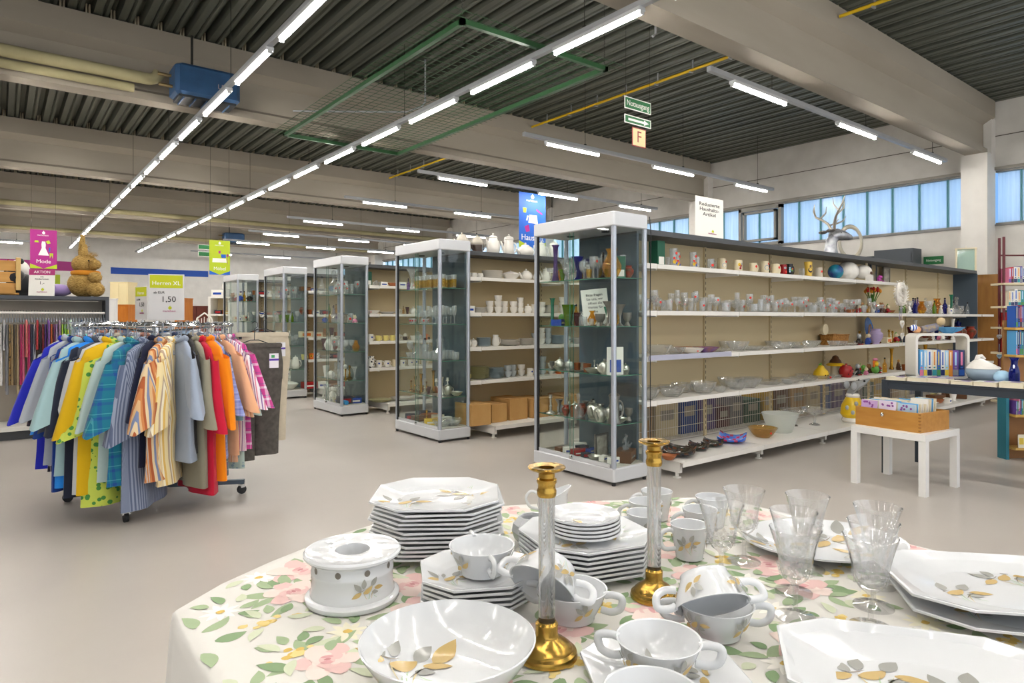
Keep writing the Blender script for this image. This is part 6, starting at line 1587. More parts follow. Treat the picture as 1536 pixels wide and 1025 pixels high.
def shirt_parts(L=.95, w=.26, sl=.34, flare=.75, t=.03, seed=0):
    r = random.Random(seed); ph = r.uniform(0, 6)
    m = MB()
    rows = [(0, -.1, .055, t * .5), (0, -.115, .1, t * .8), (0, -.15, w * .82, t), (0, -.22, w * .95, t * 1.1), (0, -.34, w, t * 1.05), (0, -.46, w * 1.0, t), (0, -.58, w * 1.02, t * 1.1), (0, -.7, w * 1.03, t * 1.15), (0, -.82, w * 1.06, t * 1.2), (0, -L, w * 1.1, t * 1.3)]
    m.loft([ell(cx, z + (.012 * sin(5 * ph) if z < -.7 else 0), ww, tt * r.uniform(.85, 1.2), 24, ph + z * 3, .3) for cx, z, ww, tt in rows], caps=False, sm=True)
    body = m.mesh('shirt_body', M_cloth, 55)
    sls = []
    for s in (-1, 1):
        g = MB(); rg = []
        for k in range(5):
            q = k / 4
            x = s * (w * .78 + sl * flare * .5 * q); z = -.19 - sl * q * (1.2 - .2 * flare) - .03 * q
            rg.append(ell(x, z, .085 + .035 * q, t * (.9 + .5 * q) * r.uniform(.9, 1.1), 18, ph + q * 2, .28, tilt=s * (-.55 + .95 * q * 0) + s * .15))
        g.loft(rg, caps=False, sm=True); sls.append(g.mesh('shirt_sleeve', M_cloth, 55))
    c = MB().tube([(.062 * cos(a), .026 * sin(a), -.095 + .012 * cos(a * 2)) for a in [2 * pi * k / 14 for k in range(14)]], .014, 7, True, flat=1.4)
    return body, sls, c.mesh('shirt_collar', M_cloth, 50)
SHIRTS = [shirt_parts(.98, .205, .36, .55, .036, 1), shirt_parts(1.04, .215, .38, .45, .038, 2), shirt_parts(.94, .2, .34, .75, .034, 3), shirt_parts(1.08, .21, .37, .5, .04, 4)]
def with_mat(o, mt):
    o.material_slots[0].link = 'OBJECT'; o.material_slots[0].material = mt; return o
def shirt(x, y, z, rz, mt, label, var=0, group=None, s=1.):
    e = empty('shirt', (x, y, z), rz, label, 'shirt', group); e.scale = (s, s, s)
    b, sl, c = SHIRTS[var % len(SHIRTS)]
    with_mat(link('body', b, e), mt)
    for k in sl:
        with_mat(link('sleeve', k, e), mt)
    with_mat(link('collar', c, e), mt)
    return e
def trousers(mt, L=.95, w=.2, t=.03, seed=0):
    r = random.Random(seed); ph = r.uniform(0, 6); m = MB()
    m.loft([ell(0, z, ww, tt, 20, ph + z * 4, .2) for z, ww, tt in ((-.14, w, t * .8), (-.17, w, t), (-.3, w * 1.08, t * 1.2), (-.42, w * 1.05, t * 1.2))], sm=True)
    for s, dz in ((-1, 0), (1, .03)):
        m.loft([ell(s * cx, z, ww, tt, 14, ph + s + z * 5, .2) for cx, z, ww, tt in ((w * .5, -.36, w * .56, t * 1.1), (w * .48, -.6, w * .5, t * 1.15), (w * .46, -.8, w * .46, t * 1.1), (w * .45, -L + dz, w * .45, t * 1.15))], sm=True)
    return m.mesh('trouser_legs', mt, 55)
# ---- the carousel beside the viewer
CC = Vector((.90, 5.33, 0)); RR_ = .5; RZ = 1.25
tc_ = Vector((-CC.x, -CC.y, 0)).normalized(); rt_ = Vector((RT.x, RT.y, 0)).normalized(); rt_ = (rt_ - tc_ * rt_.dot(tc_)).normalized()
def carousel(c, rz, label, sign=None):
    e = empty('clothes_carousel', (c.x, c.y, 0), rz, label, 'clothes rack')
    build(MB().tube([(RR_ * cos(2 * pi * k / 48), RR_ * sin(2 * pi * k / 48), RZ) for k in range(48)], .0125, 10, True), 'ring_rail', M_chrome, e)
    build(MB().lathe([(0, .1), (.02, .1), (.02, RZ + .03), (0, RZ + .03)], 14), 'post', M_chrome, e)
    for k in range(4):
        a = k * pi / 2
        build(MB().tube([(.02 * cos(a), .02 * sin(a), RZ - .05), (RR_ * cos(a), RR_ * sin(a), RZ)], .008, 8), 'spoke', M_chrome, e)
        b = build(MB().at((0, 0, 0), (0, 0, a)).bbox((-.015, -.02, .075), (.6, .02, .105), .003), 'base_bar', M_pewt2, e)
        f = MB().at((.58 * cos(a), .58 * sin(a), 0), (0, 0, a + .6)); f.cbox((0, 0, .062), (.03, .05, .025)); build(f, 'fork', M_chrome, b)
        w = MB().at((.58 * cos(a), .58 * sin(a), .032), (pi / 2, 0, a + .6)); w.lathe([(0, -.012), (.032, -.012), (.032, .012), (0, .012)], 14); build(w, 'caster', M_black, b)
    return e
M_pewt2 = mat('base_steel', '5a6672', .4, .6)
carousel(CC, 1.1, 'round chrome clothes carousel full of shirts, standing in the aisle')
def dir_(th):
    t = radians(th); return tc_ * cos(t) + rt_ * sin(t)
F = fabric
SH = [(-118, F('f_floral', 'print', ['c8d2c0', '8a9a60'], .04), 'pale flowered shirt at the back of the carousel', 2, .86), (-108, F('f_redblue', 'check', ['b6c4e4', 'b04a5a', '5a6ac0', 'e0d090'], .09), 'pale red and blue checked shirt at the back edge of the carousel', 0, .86), (-100, F('f_ltgrey', 'plain', ['b9bcc0']), 'light grey shirt behind the royal blue one', 2, .88), (-93, F('f_aqua', 'stripe', ['7fd4c8', '7fd4c8', '22242c', '9aa0a8'], .2), 'aqua and black shirt peeping out behind the royal blue one', 0, .9),
 (-84, F('f_royal', 'plain', ['2a30b4']), 'royal blue polo shirt spreading its sleeve at the wall end of the carousel', 2, 1.), (-77, F('f_bwcheck', 'check', ['2a2a34', 'd8d4d4', '6a3a48'], .07), 'black and white checked shirt beside the royal blue polo', 0, .95), (-71, F('f_palegrey', 'plain', ['aab0b8']), 'pale grey shirt between the checked and navy shirts', 2, .95), (-66, F('f_navy', 'plain', ['22408a']), 'navy blue long shirt behind the plaid one', 1, 1.), (-60, F('f_rednavy', 'check', ['2a3348', 'b04848', 'd0d4d8'], .12), 'navy red and white plaid shirt', 0, .97), (-54, F('f_paleteal', 'plain', ['9dbcc0']), 'pale teal polo shirt', 2, 1.), (-49, F('f_ink', 'plain', ['232838']), 'ink dark shirt beside the pale teal polo', 3, 1.), (-43, F('f_azure', 'plain', ['2a86e0']), 'bright azure blue shirt', 1, .97), (-38, F('f_slate', 'plain', ['4a4e5a']), 'slate grey shirt next to the azure one', 0, 1.), (-33, F('f_offwhite', 'plain', ['c8ccd0']), 'off white shirt with grey sleeve', 3, .98), (-29, F('f_mustard', 'plain', ['d8ae18']), 'mustard yellow shirt hanging low', 1, 1.), (-25, F('f_palm', 'print', ['c6d45a', '4a8a44'], .035), 'lime green shirt printed with dark palms', 3, 1.05), (-20, F('f_sage', 'plain', ['b4c8c4']), 'pale sage shirt with wide sleeve', 0, .98), (-14, F('f_tealplaid', 'check', ['1f6f86', '244a8c', '5aa8a8'], .08), 'teal and blue plaid shirt', 2, 1.06), (-7, F('f_pin', 'stripe', ['8f98ac', '5c6680'], .012), 'big grey blue pinstriped shirt facing the viewer', 3, 1.08), (-1, F('f_midnight', 'plain', ['20243a']), 'midnight blue shirt beside the pinstriped one', 0, .9), (4, F('f_rust', 'stripe', ['c8824e', 'd8b080', '7a86a8', 'e0c8a0', 'a85a34'], .05), 'rust and blue striped shirt', 2, 1.05), (10, F('f_cream', 'stripe', ['ecd9a6', 'e0b864', 'f0e6cc', 'b8a088', 'ecd9a6'], .045), 'cream and gold striped shirt', 0, 1.03), (16, F('f_dusty', 'plain', ['9aa6b8']), 'dusty blue shirt', 2, .95), (21, F('f_coal', 'plain', ['2c2a2a']), 'coal black shirt', 0, .85), (26, F('f_khaki', 'plain', ['8f8a78']), 'khaki olive shirt', 3, 1.), (31, F('f_crimson', 'plain', ['c01c38']), 'crimson red shirt hanging to the base', 3, 1.05), (37, F('f_orange', 'plain', ['f08a14']), 'bright orange shirt', 1, 1.0), (43, F('f_lav', 'check', ['8e96cc', '6a70b0', 'c8ccec'], .05), 'lavender checked shirt', 2, .98), (48, F('f_violetgreen', 'check', ['5c7a84', '7a5a8e', 'b8ccc0'], .06), 'green and violet plaid shirt', 3, .97), (54, F('f_peach', 'plain', ['eab088']), 'plain peach shirt', 2, .98), (59, F('f_apricot', 'stripe', ['f0b890', 'f0d0b4', 'e09a70'], .02), 'apricot pinstriped shirt', 0, .98), (65, F('f_berry', 'stripe', ['ece4ec', '8a6aa4', 'ece4ec', 'd88aa0', 'ece4ec'], .035), 'white shirt with berry stripes', 2, .97), (71, F('f_mint', 'print', ['b8ccc4', '8fa8b4'], .03), 'mint grey patterned shirt', 3, .97), (77, F('f_magenta', 'check', ['d04a96', 'e8dce8', '3a5a8c'], .085), 'magenta and white plaid shirt at the glass cases end', 2, .98)]
for th, mt, lab, var, s in SH:
    d = dir_(th); p = CC + d * (RR_ + .005 + .02 * ((var * 7) % 3 - 1) - (.06 if th > 40 else 0))
    shirt(p.x, p.y, RZ, atan2(d.y, d.x) + rnd.uniform(-.07, .07) + (.62 if th < -62 else (.3 if th < -45 else (-.5 if th < -16 else (-.42 if th < 13 else .12 - radians(th * .42))))), mt, lab + ' on the carousel' if len(lab.split()) <= 13 and 'carousel' not in lab else lab, var, None, s)
    with_hang = link('hanger', HM if var % 2 else HM2, None, (p.x, p.y, RZ), (0, 0, atan2(d.y, d.x))); tag(with_hang, 'clear or grey hanger on the near carousel rail, carrying a shirt', 'hanger', 'hangers on the near carousel')
BK = ['b4b8c4', '6a7488', 'c8bca8', '9ab0c8', '4a5670', 'd0d4d8', '7a8a9a', 'a87a6a']
for k in range(13):
    th = 130 + k * 8.5; d = dir_(th); p = CC + d * RR_
    shirt(p.x, p.y, RZ, atan2(d.y, d.x), F('f_back%d' % (k % 8), 'plain', [BK[k % 8]]), 'muted shirt on the far side of the carousel, mostly hidden', k, 'shirts on the far side of the carousel', .88)
for k in range(64):
    th = -128 + k * 5.62; d = dir_(th + 2.2); p = CC + d * RR_
    tag(link('hanger', HM if k % 3 else HM2, None, (p.x, p.y, RZ), (0, 0, atan2(d.y, d.x) + rnd.uniform(-.3, .3)), (.5, 1, .6)), 'bare hanger hook among the crowded hooks of the near carousel', 'hanger', 'bare hangers on the near carousel')
tag_white = mat('price_tag_white', 'eceaf0', .6); tag_violet = mat('price_tag_violet', '5a3aa8', .6); tag_green = mat('price_tag_green', '3a9a5a', .6)
for th, out, mt, lab, L_, tg, dz in ((80, .33, noisy('dark_denim', '4a4642', '5a5650', 30, .9), 'dark grey brown trousers clipped on a black hanger at the carousel', 1.02, True, 0.), (91, .39, noisy('sand_cotton', 'c4b8a2', 'cec2ac', 20, .9), 'sand beige trousers on the carousel behind the dark pair', 1.02, True, .08), (100, .43, noisy('faded_denim', '93a8cc', 'a8bad8', 40, .9), 'faded blue jeans hanging behind the beige trousers', .86, False, .06)):
    d = dir_(th); p = CC + d * (RR_ + out - .27)
    e = empty('trousers', (p.x + d.x * .1, p.y + d.y * .1, RZ + dz), atan2(d.y, d.x) + (.35 if th < 90 else .1), lab, 'trousers')
    link('cloth', trousers(mt, L_, .2, .026, int(th)), e)
    if tg:
        g = MB().box((.1, -.034, -.33), (.17, -.032, -.22)); g.box((.1, -.0345, -.275), (.17, -.034, -.26), 1); g.box((.115, -.0345, -.252), (.14, -.034, -.232), 2); build(g, 'size_tag', [tag_white, tag_violet, tag_green], e)
        build(MB().box((-.2, -.027, -.172), (.2, .027, -.145)), 'waistband', mt, e)
    tag(link('hanger', HMC, None, (p.x + d.x * .1, p.y + d.y * .1, RZ + dz), (0, 0, e.rotation_euler.z)), 'black clip hanger holding the ' + lab.split(' on ')[0].split(' hanging')[0].split(' clipped')[0], 'hanger')
def price_stand(loc, rz, label, w=.235, h=.335, head='Herren XL'):
    e = empty('price_sign', loc, rz, label, 'sign')
    build(MB().bbox((-w / 2, -.004, 0), (w / 2, .004, h), .002), 'panel', mat('sign_grey', 'd3d1d0', .4), e)
    build(MB().box((-w / 2 + .01, -.0048, h * .7), (w / 2 - .01, -.004, h - .008)), 'header', T_lime, e)
    lettering(head, .042, T_white, e, (0, -.0055, h * .8)); lettering('ab EUR', .024, T_black, e, (-w * .2, -.0055, h * .6)); lettering('1,50', .058, T_black, e, (w * .06, -.0055, h * .45)); logo_at(e, (w * .1, -.0045, h * .2), .1)
    build(MB().tube([(0, .006, .02), (0, .006, -.03)], .008, 8), 'holder', M_chrome, e)
price_stand((CC.x + .06, CC.y - .02, RZ + .035), -CA * .55 + .02, 'price sign Herren XL on top of the near clothes carousel')
# ---- second carousel behind
C2 = Vector((1.15, 7.55, 0)); carousel(C2, .4, 'second chrome carousel half hidden behind the near one')
for k in range(26):
    d = dir_(k * 360 / 26); p = C2 + d * RR_
    if k % 2:
        shirt(p.x, p.y, RZ, atan2(d.y, d.x), F('f_back%d' % (k % 8), 'plain', [BK[k % 8]]), 'muted shirt on the second carousel behind the near one', k, 'shirts on the second carousel', .8)
    tag(link('hanger', HM2 if k % 2 else HM, None, (p.x, p.y, RZ), (0, 0, atan2(d.y, d.x))), 'hanger on the rail of the second carousel behind', 'hanger', 'hangers on the second carousel')
price_stand((C2.x - .02, C2.y - .04, RZ + .035), radians(-72), 'edge turned price sign on the second carousel behind', head='Herren')
# ---- children clothes on their shelf wall
gy = 9.0
e = empty('clothes_wall', (0, gy + .35, 0), 0, 'grey backed wall unit with hanging rail for children clothes', 'shelving')
M_gback = mat('grey_back', '9a9a98', .7)
build(MB().box((-2.2, -.015, .1), (1.0, .015, 1.5)), 'back_panel', noisy('back_beige', 'a8a093', 'aea699', 3, .8), e)
build(MB().box((-2.2, -.36, 1.51), (1.02, .36, 1.55)), 'top_board', mat('top_slate', '44474e', .5), e)
build(MB().box((.985, -.36, .02), (1.02, .36, 1.51)), 'end_panel', mat('end_slate', '4a4e55', .5), e)
build(MB().tube([(-2.2, -.33, 1.36), (.98, -.33, 1.36)], .013, 10), 'hanging_rail', M_white, e)
s_ = MB().box((-2.2, -.62, .132), (.98, -.03, .14)); s_.box((-2.2, -.625, .1), (.98, -.62, .142)); build(s_, 'base_shelf', M_white, e)
build(MB().box((-2.2, -.55, .0), (.98, -.05, .1)), 'plinth', M_cap, e)
KC = [('white', 'e4e2e0'), ('pale grey', 'b4b4b8'), ('grey', '8a8a90'), ('leopard spotted', '9a7a4a'), ('tan', 'a8916c'), ('brown', '6a5a44'), ('sand', 'b8a684'), ('magenta', 'b8286a'), ('rose pink', 'd06a8c'), ('salmon', 'e07a74'), ('deep pink', 'c83a78'), ('navy', '2a3050'), ('white and navy striped', 'e0e0e8'), ('scarlet', 'c8202c'), ('black', '2a2830'), ('dark red', '98202c'), ('purple', '5a2a86'), ('violet', '7a4aa8'), ('orange', 'f07a2c'), ('plum', '6a2a6a'), ('lilac striped', 'b890cc'), ('mauve', 'a88aa4'), ('lime', 'b0d84a'), ('leaf green', '8ac04a'), ('yellow', 'd8dc3a'), ('mint striped', 'a8d8c0'), ('aqua', '8acccc'), ('pale denim', 'a0b8d4'), ('denim', '5a7cb0'), ('dark denim', '344868'), ('cobalt', '2a48c0'), ('ink', '22283c'), ('midnight', '1c2440'), ('charcoal', '34343c'), ('navy denim', '2c3c60'), ('dark blue', '26366a'), ('jet', '202026'), ('smoke', '5a5c68')]
KP = [trousers(M_cloth, L__, .105, .011, k) for k, L__ in enumerate((.62, .78, .9, .7))]
KS = []
for k, L__ in enumerate((.5, .42, .58)):
    m = MB().loft([ell(0, z, w, t, 14, z * 6 + k, .2) for z, w, t in ((-.09, .04, .008), (-.12, .12, .011), (-.2, .14, .012), (-L__, .15, .013))], caps=False, sm=True); KS.append(m.mesh('child_blouse', M_cloth, 55))
for k, (nm, c) in enumerate(KC):
    u = 2 + k * 158 / len(KC); x = ony(u, 500, gy).x
    kind_ = 'stripe' if 'striped' in nm else ('print' if 'spotted' in nm else 'plain')
    mt = F('kid_%d' % k, kind_, [c, '2c3450'] if nm.startswith('white and') else ([c, '3a2c1c'] if kind_ == 'print' else [c, 'e8e0ec']), .03)
    tr = (k * 5) % 4 != 1 or 2 < k < 7
    o = with_mat(link('child_trousers' if tr else 'child_blouse', (KP if tr else KS)[k % (4 if tr else 3)], None, (x, gy + .02, 1.373), (0, 0, pi / 2 + rnd.uniform(-.04, .04))), mt)
    tag(o, '%s child garment, %s along the rail from the wall end' % (nm, nth(k + 1)), 'clothing', 'children clothes on the rail')
    tag(link('hanger', HMK, None, (x, gy + .02, 1.373), (0, 0, pi / 2 + rnd.uniform(-.05, .05)), (1, 1, .62)), 'small clear hanger on the rail of children clothes', 'hanger', 'hangers on the children rail')
# ---- toys and signs on the top board
top = 1.5505
def ty(u):
    return ony(u, 440, gy + .2).x
M_straw = noisy('straw', '8a6a30', 'c2a05c', 40, .9, detail=8, stretch=(1, 1, 3), bump=1.)
def bunny():
    e = empty('straw_rabbit', (ty(130), gy + .22, top), -CA - .1, 'big straw rabbit with orange scarf sitting on the top board', 'ornament'); e.scale = (.95, .95, .84)
    def shag(m, c, r, n, seed, ln=.035):
        q = random.Random(seed)
        for k in range(n):
            d = Vector((q.gauss(0, 1), q.gauss(0, 1), q.gauss(0, 1))).normalized(); p = Vector(c) + Vector((d.x * r[0], d.y * r[1], d.z * r[2])) * .98
            t = d.cross(Vector((q.gauss(0, 1), q.gauss(0, 1), q.gauss(0, 1)))).normalized(); e2 = p + (t * .8 + d * .35) * ln; wv = d.cross(t) * .0022
            m.poly([tuple(p - wv), tuple(p + wv), tuple(e2)])
    for nm, c, r, n, par in (('body', (-.03, 0, .18), (.185, .17, .185), 900, None), ('head', (-.02, 0, .46), (.15, .13, .14), 700, None), ('paw', (.16, -.06, .27), (.075, .075, .075), 250, None), ('foot', (.17, -.06, .1), (.1, .09, .1), 350, None), ('muzzle', (.13, -.03, .45), (.07, .07, .07), 400, None)):
        m = MB().ball(c, r, 22, 16); shag(m, c, r, n, len(nm)); build(m, nm, M_straw, e)
    for dx, hgt in ((-.07, .88), (-.0, .74)):
        m = MB().tube([(dx, .02 if dx < -.05 else -.03, .54), (dx - .005, .02 if dx < -.05 else -.03, .62), (dx, .02 if dx < -.05 else -.03, hgt)], [.045, .055, .03], 12, flat=.6, fine=3); shag(m, (dx, 0, .66), (.035, .03, .12), 120, 5); build(m, 'ear', M_straw, e)
    m = MB(); shag(m, (.06, -.02, .585), (.08, .07, .02), 260, 9, .06); build(m, 'fringe', M_straw, e)
    build(MB().tube([(-.01 + .145 * cos(2 * pi * k / 28), .13 * sin(2 * pi * k / 28), .335) for k in range(28)], .022, 8, True, flat=1.5), 'scarf', mat('scarf_orange', 'c8821c', .8), e)
    build(MB().ball((.11, -.1, .5), .012, 8, 6), 'eye', C_black, e)
bunny()
def panda():
    e = empty('plush_panda', (ty(36), gy + .25, top), -CA - .9, 'black and white plush panda slumped beside the wooden crate', 'soft toy')
    b = MB().ball((0, 0, .12), (.15, .14, .13), 16, 12); b.ball((.05, -.08, .2), (.12, .1, .1), 14, 10); build(b, 'body', mat('plush_black', '18181c', .95, sheen=.4), e)
    h = build(MB().ball((-.06, -.05, .3), (.12, .11, .11), 16, 12), 'head', mat('plush_white', 'dedcd8', .95, sheen=.4), e)
    for s in (-1, 1):
        build(MB().ball((-.06 + s * .085, -.03, .39), .035, 10, 8), 'ear', MATS['plush_black'], h); build(MB().ball((-.06 + s * .05, -.145, .31), (.028, .02, .03), 10, 8), 'eye_patch', MATS['plush_black'], h)
    build(MB().ball((-.06, -.165, .275), (.02, .014, .014), 8, 6), 'nose', MATS['plush_black'], h)
    build(MB().ball((-.02, -.14, .39), (.03, .01, .02), 8, 6), 'bow', C_redg, h)
panda()
e = empty('wooden_crate', (ty(8), gy + .12, top), 0, 'varnished pine crate at the wall end of the top board', 'crate')
for k in range(3):
    build(MB().bbox((-.36, -.02, .02 + k * .125), (.09, 0, .135 + k * .125), .004), 'slat', K_wood, e)
build(MB().bbox((.09, -.04, .06), (.135, .0, .42), .004), 'corner_post', noisy('pale_pine', 'c9a565', 'd4b274', 4, .6, stretch=(6, 6, 1)), e); build(MB().box((-.36, .0, .01), (.12, .3, .03)), 'bottom', K_wood, e); build(MB().box((.08, 0, .02), (.09, .2, .38)), 'side', K_wood, e)
e = empty('purple_cushion', (ty(87), gy + .3, top), 0, 'lilac plush lying between the action sign and straw rabbit', 'soft toy')
build(MB().ball((0, 0, .075), (.15, .12, .075), 16, 10), 'body', mat('plush_lilac', 'a08ac4', .95, sheen=.4), e); build(MB().ball((-.07, -.09, .1), (.06, .05, .05), 12, 8), 'head', MATS['plush_lilac'], e)
e = empty('action_sign', (ty(61), gy + .05, top), -.5, 'white and magenta sign reading Aktion 1.- on the top board', 'sign'); e.rotation_euler = (-.1, 0, -.35)
build(MB().box((-.125, 0, 0), (.125, .004, .3)), 'sheet', K_paper, e); build(MB().box((-.125, -.001, .235), (.125, 0, .3)), 'header', T_mag, e)
lettering('AKTION', .042, T_white, e, (0, -.002, .268)); lettering('Alle', .022, T_black, e, (0, -.001, .215)); lettering('Kinderhosen', .026, T_black, e, (0, -.001, .19)); lettering('1.-', .05, T_black, e, (0, -.001, .145)); logo_at(e, (.01, -.0005, .045), .12)
# ================================================================== side table, book table and book racks
tbx = empty('side_table', (5.575, 2.155, 0), radians(-4), 'white square side table carrying the wooden card box', 'table')
build(MB().bbox((-.275, -.275, .4), (.275, .275, .45), .003), 'table_top', mat('white_lacquer', 'ecebe8', .4), tbx)
for sx in (-1, 1):
    for sy in (-1, 1):
        build(MB().box((sx * .25 - .025, sy * .25 - .025, 0), (sx * .25 + .025, sy * .25 + .025, .4)), 'leg', MATS['white_lacquer'], tbx)
BX = empty('wooden_box', (5.58, 2.18, .4505), radians(-8), 'honey coloured dovetailed wooden box full of cards on the side table', 'box')
w, d, h = .2, .25, .145
K_honey = noisy('honey_wood', 'b07a34', 'bd8840', 4, .4, stretch=(6, 1, 6)); K_joint = mat('joint_wood', '94642a', .5)
for nm, a, b_ in (('side', (-w, -d, 0), (-w + .014, d, h)), ('side', (w - .014, -d, 0), (w, d, h)), ('end', (-w + .014, -d, 0), (w - .014, -d + .014, h)), ('end', (-w + .014, d - .014, 0), (w - .014, d, h)), ('bottom', (-w + .014, -d + .014, .002), (w - .014, d - .014, .012))):
    build(MB().box(a, b_), nm, K_honey, BX)
j = MB()
for k in range(6):
    j.box((-w - .0006, -d - .0005, .01 + k * .024), (-w + .013, -d + .013, .02 + k * .024)); 
build(j, 'dovetail_joint', K_joint, BX)
build(MB().at((-w - .001, 0.03, h * .72), (0, -pi / 2, 0)).lathe([(0, 0), (.013, .0), (.014, .012), (.008, .018), (0, .018)], 14), 'knob', M_chrome, BX)
BXM = Matrix.LocRotScale(Vector(BX.location), Euler(BX.rotation_euler), None)
RB = random.Random(8)
def book_mesh(w, d, h, cov, mats):
    """standing book: spine towards -y, pages inside boards"""
    m = MB(); m.box((0, 0, 0), (w, .002, h), 0); m.box((0, 0, 0), (.0015, d, h), 0); m.box((w - .0015, 0, 0), (w, d, h), 0); m.box((.0015, .002, .003), (w - .0015, d - .004, h - .003), 1)
    m.box((w * .34, -.0004, h * .42), (w * .66, 0, h * .93), 2); m.box((w * .04, -.0004, h * .03), (w * .96, 0, h * .26), 3); m.box((w * .3, -.0006, h * .31), (w * .7, 0, h * .36), 3)
    return m.mesh('book', mats, None)
M_page = mat('book_pages', 'e2d9c2', .8)
BCOL = [('sky blue', '5aa8e0'), ('white', 'e8e6e0'), ('cream', 'e4dcc4'), ('blue', '2a5ab0'), ('pale blue', 'a8d0ea'), ('navy', '1f2c5c'), ('orange', 'd88a3a'), ('violet', '6a4a9a'), ('teal', '2a8a94'), ('red', 'b82a2a'), ('dark', '28282e'), ('pink', 'd87a9a'), ('yellow', 'dcc040'), ('green', '4a8a4a'), ('grey', '8a8e94')]
BMAT = {n: mat('cover_' + n.replace(' ', '_'), c, .35) for n, c in BCOL}
BVAR = {}
def bmesh_(cn, w, d, h, lab='white'):
    key = (cn, round(w, 3), round(h, 2))
    if key not in BVAR:
        BVAR[key] = book_mesh(w, d, h, cn, [BMAT[cn], M_page, BMAT[{'navy': 'pink', 'white': 'blue', 'cream': 'orange', 'pale blue': 'white', 'yellow': 'dark', 'sky blue': 'white', 'blue': 'yellow', 'orange': 'cream'}.get(cn, 'pale blue')], BMAT[{'navy': 'blue', 'white': 'navy', 'cream': 'teal', 'pale blue': 'yellow', 'sky blue': 'pink', 'blue': 'green', 'orange': 'orange', 'violet': 'grey', 'red': 'dark', 'teal': 'green'}.get(cn, 'violet')]])
    return BVAR[key]
# cards in the box: three files, faces to the viewer
cards = [('violet flowered', 'c8a8d8'), ('cream edged', 'e6dcc0'), ('butterfly printed', 'e0d4e8'), ('blue flowered', 'b4cce0'), ('blue', '6ab4ec'), ('white', 'eceae6')]
for col, yy in enumerate((.16, .015, -.13)):
    for k in range(9):
        xx = -w + .03 + k * .034; cn, cc = cards[(0, 2, 3)[col]] if k == 0 else cards[(1, 5, 1, 4, 1, 5)[(k + col) % 6]]
        hh = .19 + (.03 if (k > 4 and col == 2) else 0) + RB.uniform(-.006, .006)
        m = MB().box((0, -.065, 0), (.012, .065, hh), 0); m.box((-.001, -.066, 0), (0, .066, hh), 1)
        if k == 0:
            for q in range(7):
                m.ball((-.0015, RB.uniform(-.045, .045), hh - RB.uniform(.012, .05)), (.001, .009, .008), 7, 5, 2)
        p = BXM @ Vector((xx, yy, .0135))
        o = build(m, 'greeting_card', [M_page, mat('card_' + cn.replace(' ', '_'), cc, .5), mat('card_flower', '8a4a9a', .5)], None, tuple(p), (0, radians(4), BX.rotation_euler.z))
        tag(o, '%s card in the wooden box, %s from the knob side, %s file' % (cn, nth(k + 1), ('far', 'middle', 'near')[col]), 'card', 'cards in the wooden box')
# book table
M_slate = noisy('slate_lacquer', '2c333c', '323a44', 3, .45)
bt = empty('book_table', (6.215, 1.6, 0), 0, 'dark slate table with rows of books beside the white side table', 'table')
TX0, TX1, TY0, TY1, TTZ = -.365, .365, -.85, .84, .785
build(MB().bbox((TX0, TY0, TTZ - .02), (TX1, TY1, TTZ), .003), 'table_top', M_slate, bt)
for a, b_ in (((TX0 + .005, TY0 + .05), (TX0 + .025, TY1 - .05)), ((TX1 - .025, TY0 + .05), (TX1 - .005, TY1 - .05)), ((TX0 + .05, TY1 - .025), (TX1 - .05, TY1 - .005)), ((TX0 + .05, TY0 + .005), (TX1 - .05, TY0 + .025))):
    build(MB().box((a[0], a[1], TTZ - .075), (b_[0], b_[1], TTZ - .02)), 'apron', M_slate, bt)
for sx in (TX0 + .025, TX1 - .025):
    for sy in (TY0 + .025, TY1 - .025):
        build(MB().box((sx - .024, sy - .024, 0), (sx + .024, sy + .024, TTZ - .02)), 'leg', M_slate, bt)
def flat_book(x, y, z, rz, wd, ln, th, cn, label, g):
    m = MB(); m.box((-wd / 2, -ln / 2, 0), (wd / 2, ln / 2, .0015), 0); m.box((-wd / 2, -ln / 2, th - .0015), (wd / 2, ln / 2, th), 0); m.box((wd / 2 - .002, -ln / 2, 0), (wd / 2, ln / 2, th), 0); m.box((-wd / 2 + .002, -ln / 2 + .002, .0015), (wd / 2 - .002, ln / 2 - .002, th - .0015), 1)
    m.box((-wd * .3, -ln * .3, th), (wd * .3, ln * .1, th + .0004), 2)
    tag(build(m, 'flat_book', [BMAT[cn], M_page, BMAT['white' if cn not in ('white', 'cream') else 'violet']], None, (x, y, z), (0, 0, rz)), label, 'book', g)
fb = ['cream', 'white', 'violet', 'cream', 'white', 'cream', 'blue', 'white', 'cream', 'pale blue']
y = 2.33
for k, cn in enumerate(fb):
    flat_book(5.905 + .012 * (k % 2), y, TTZ + .0006, RB.uniform(-.05, .05), .125, .15, .026 + .008 * (k % 3), cn, '%s paperback lying at the table edge, %s from the far corner' % (cn, nth(k + 1)), 'paperbacks lying along the table edge'); y -= .157
y = 2.25
for k, cn in enumerate(['pale blue', 'violet', 'white', 'cream']):
    flat_book(6.05, 1.72 - k * .18, TTZ + .0006, RB.uniform(-.1, .1), .12, .16, .022, ('violet', 'pale blue', 'white', 'cream')[k], '%s book lying in the second line behind the edge books, %s from the hoop' % (('violet', 'pale blue', 'white', 'cream')[k], nth(k + 1)), 'paperbacks lying in the second line')
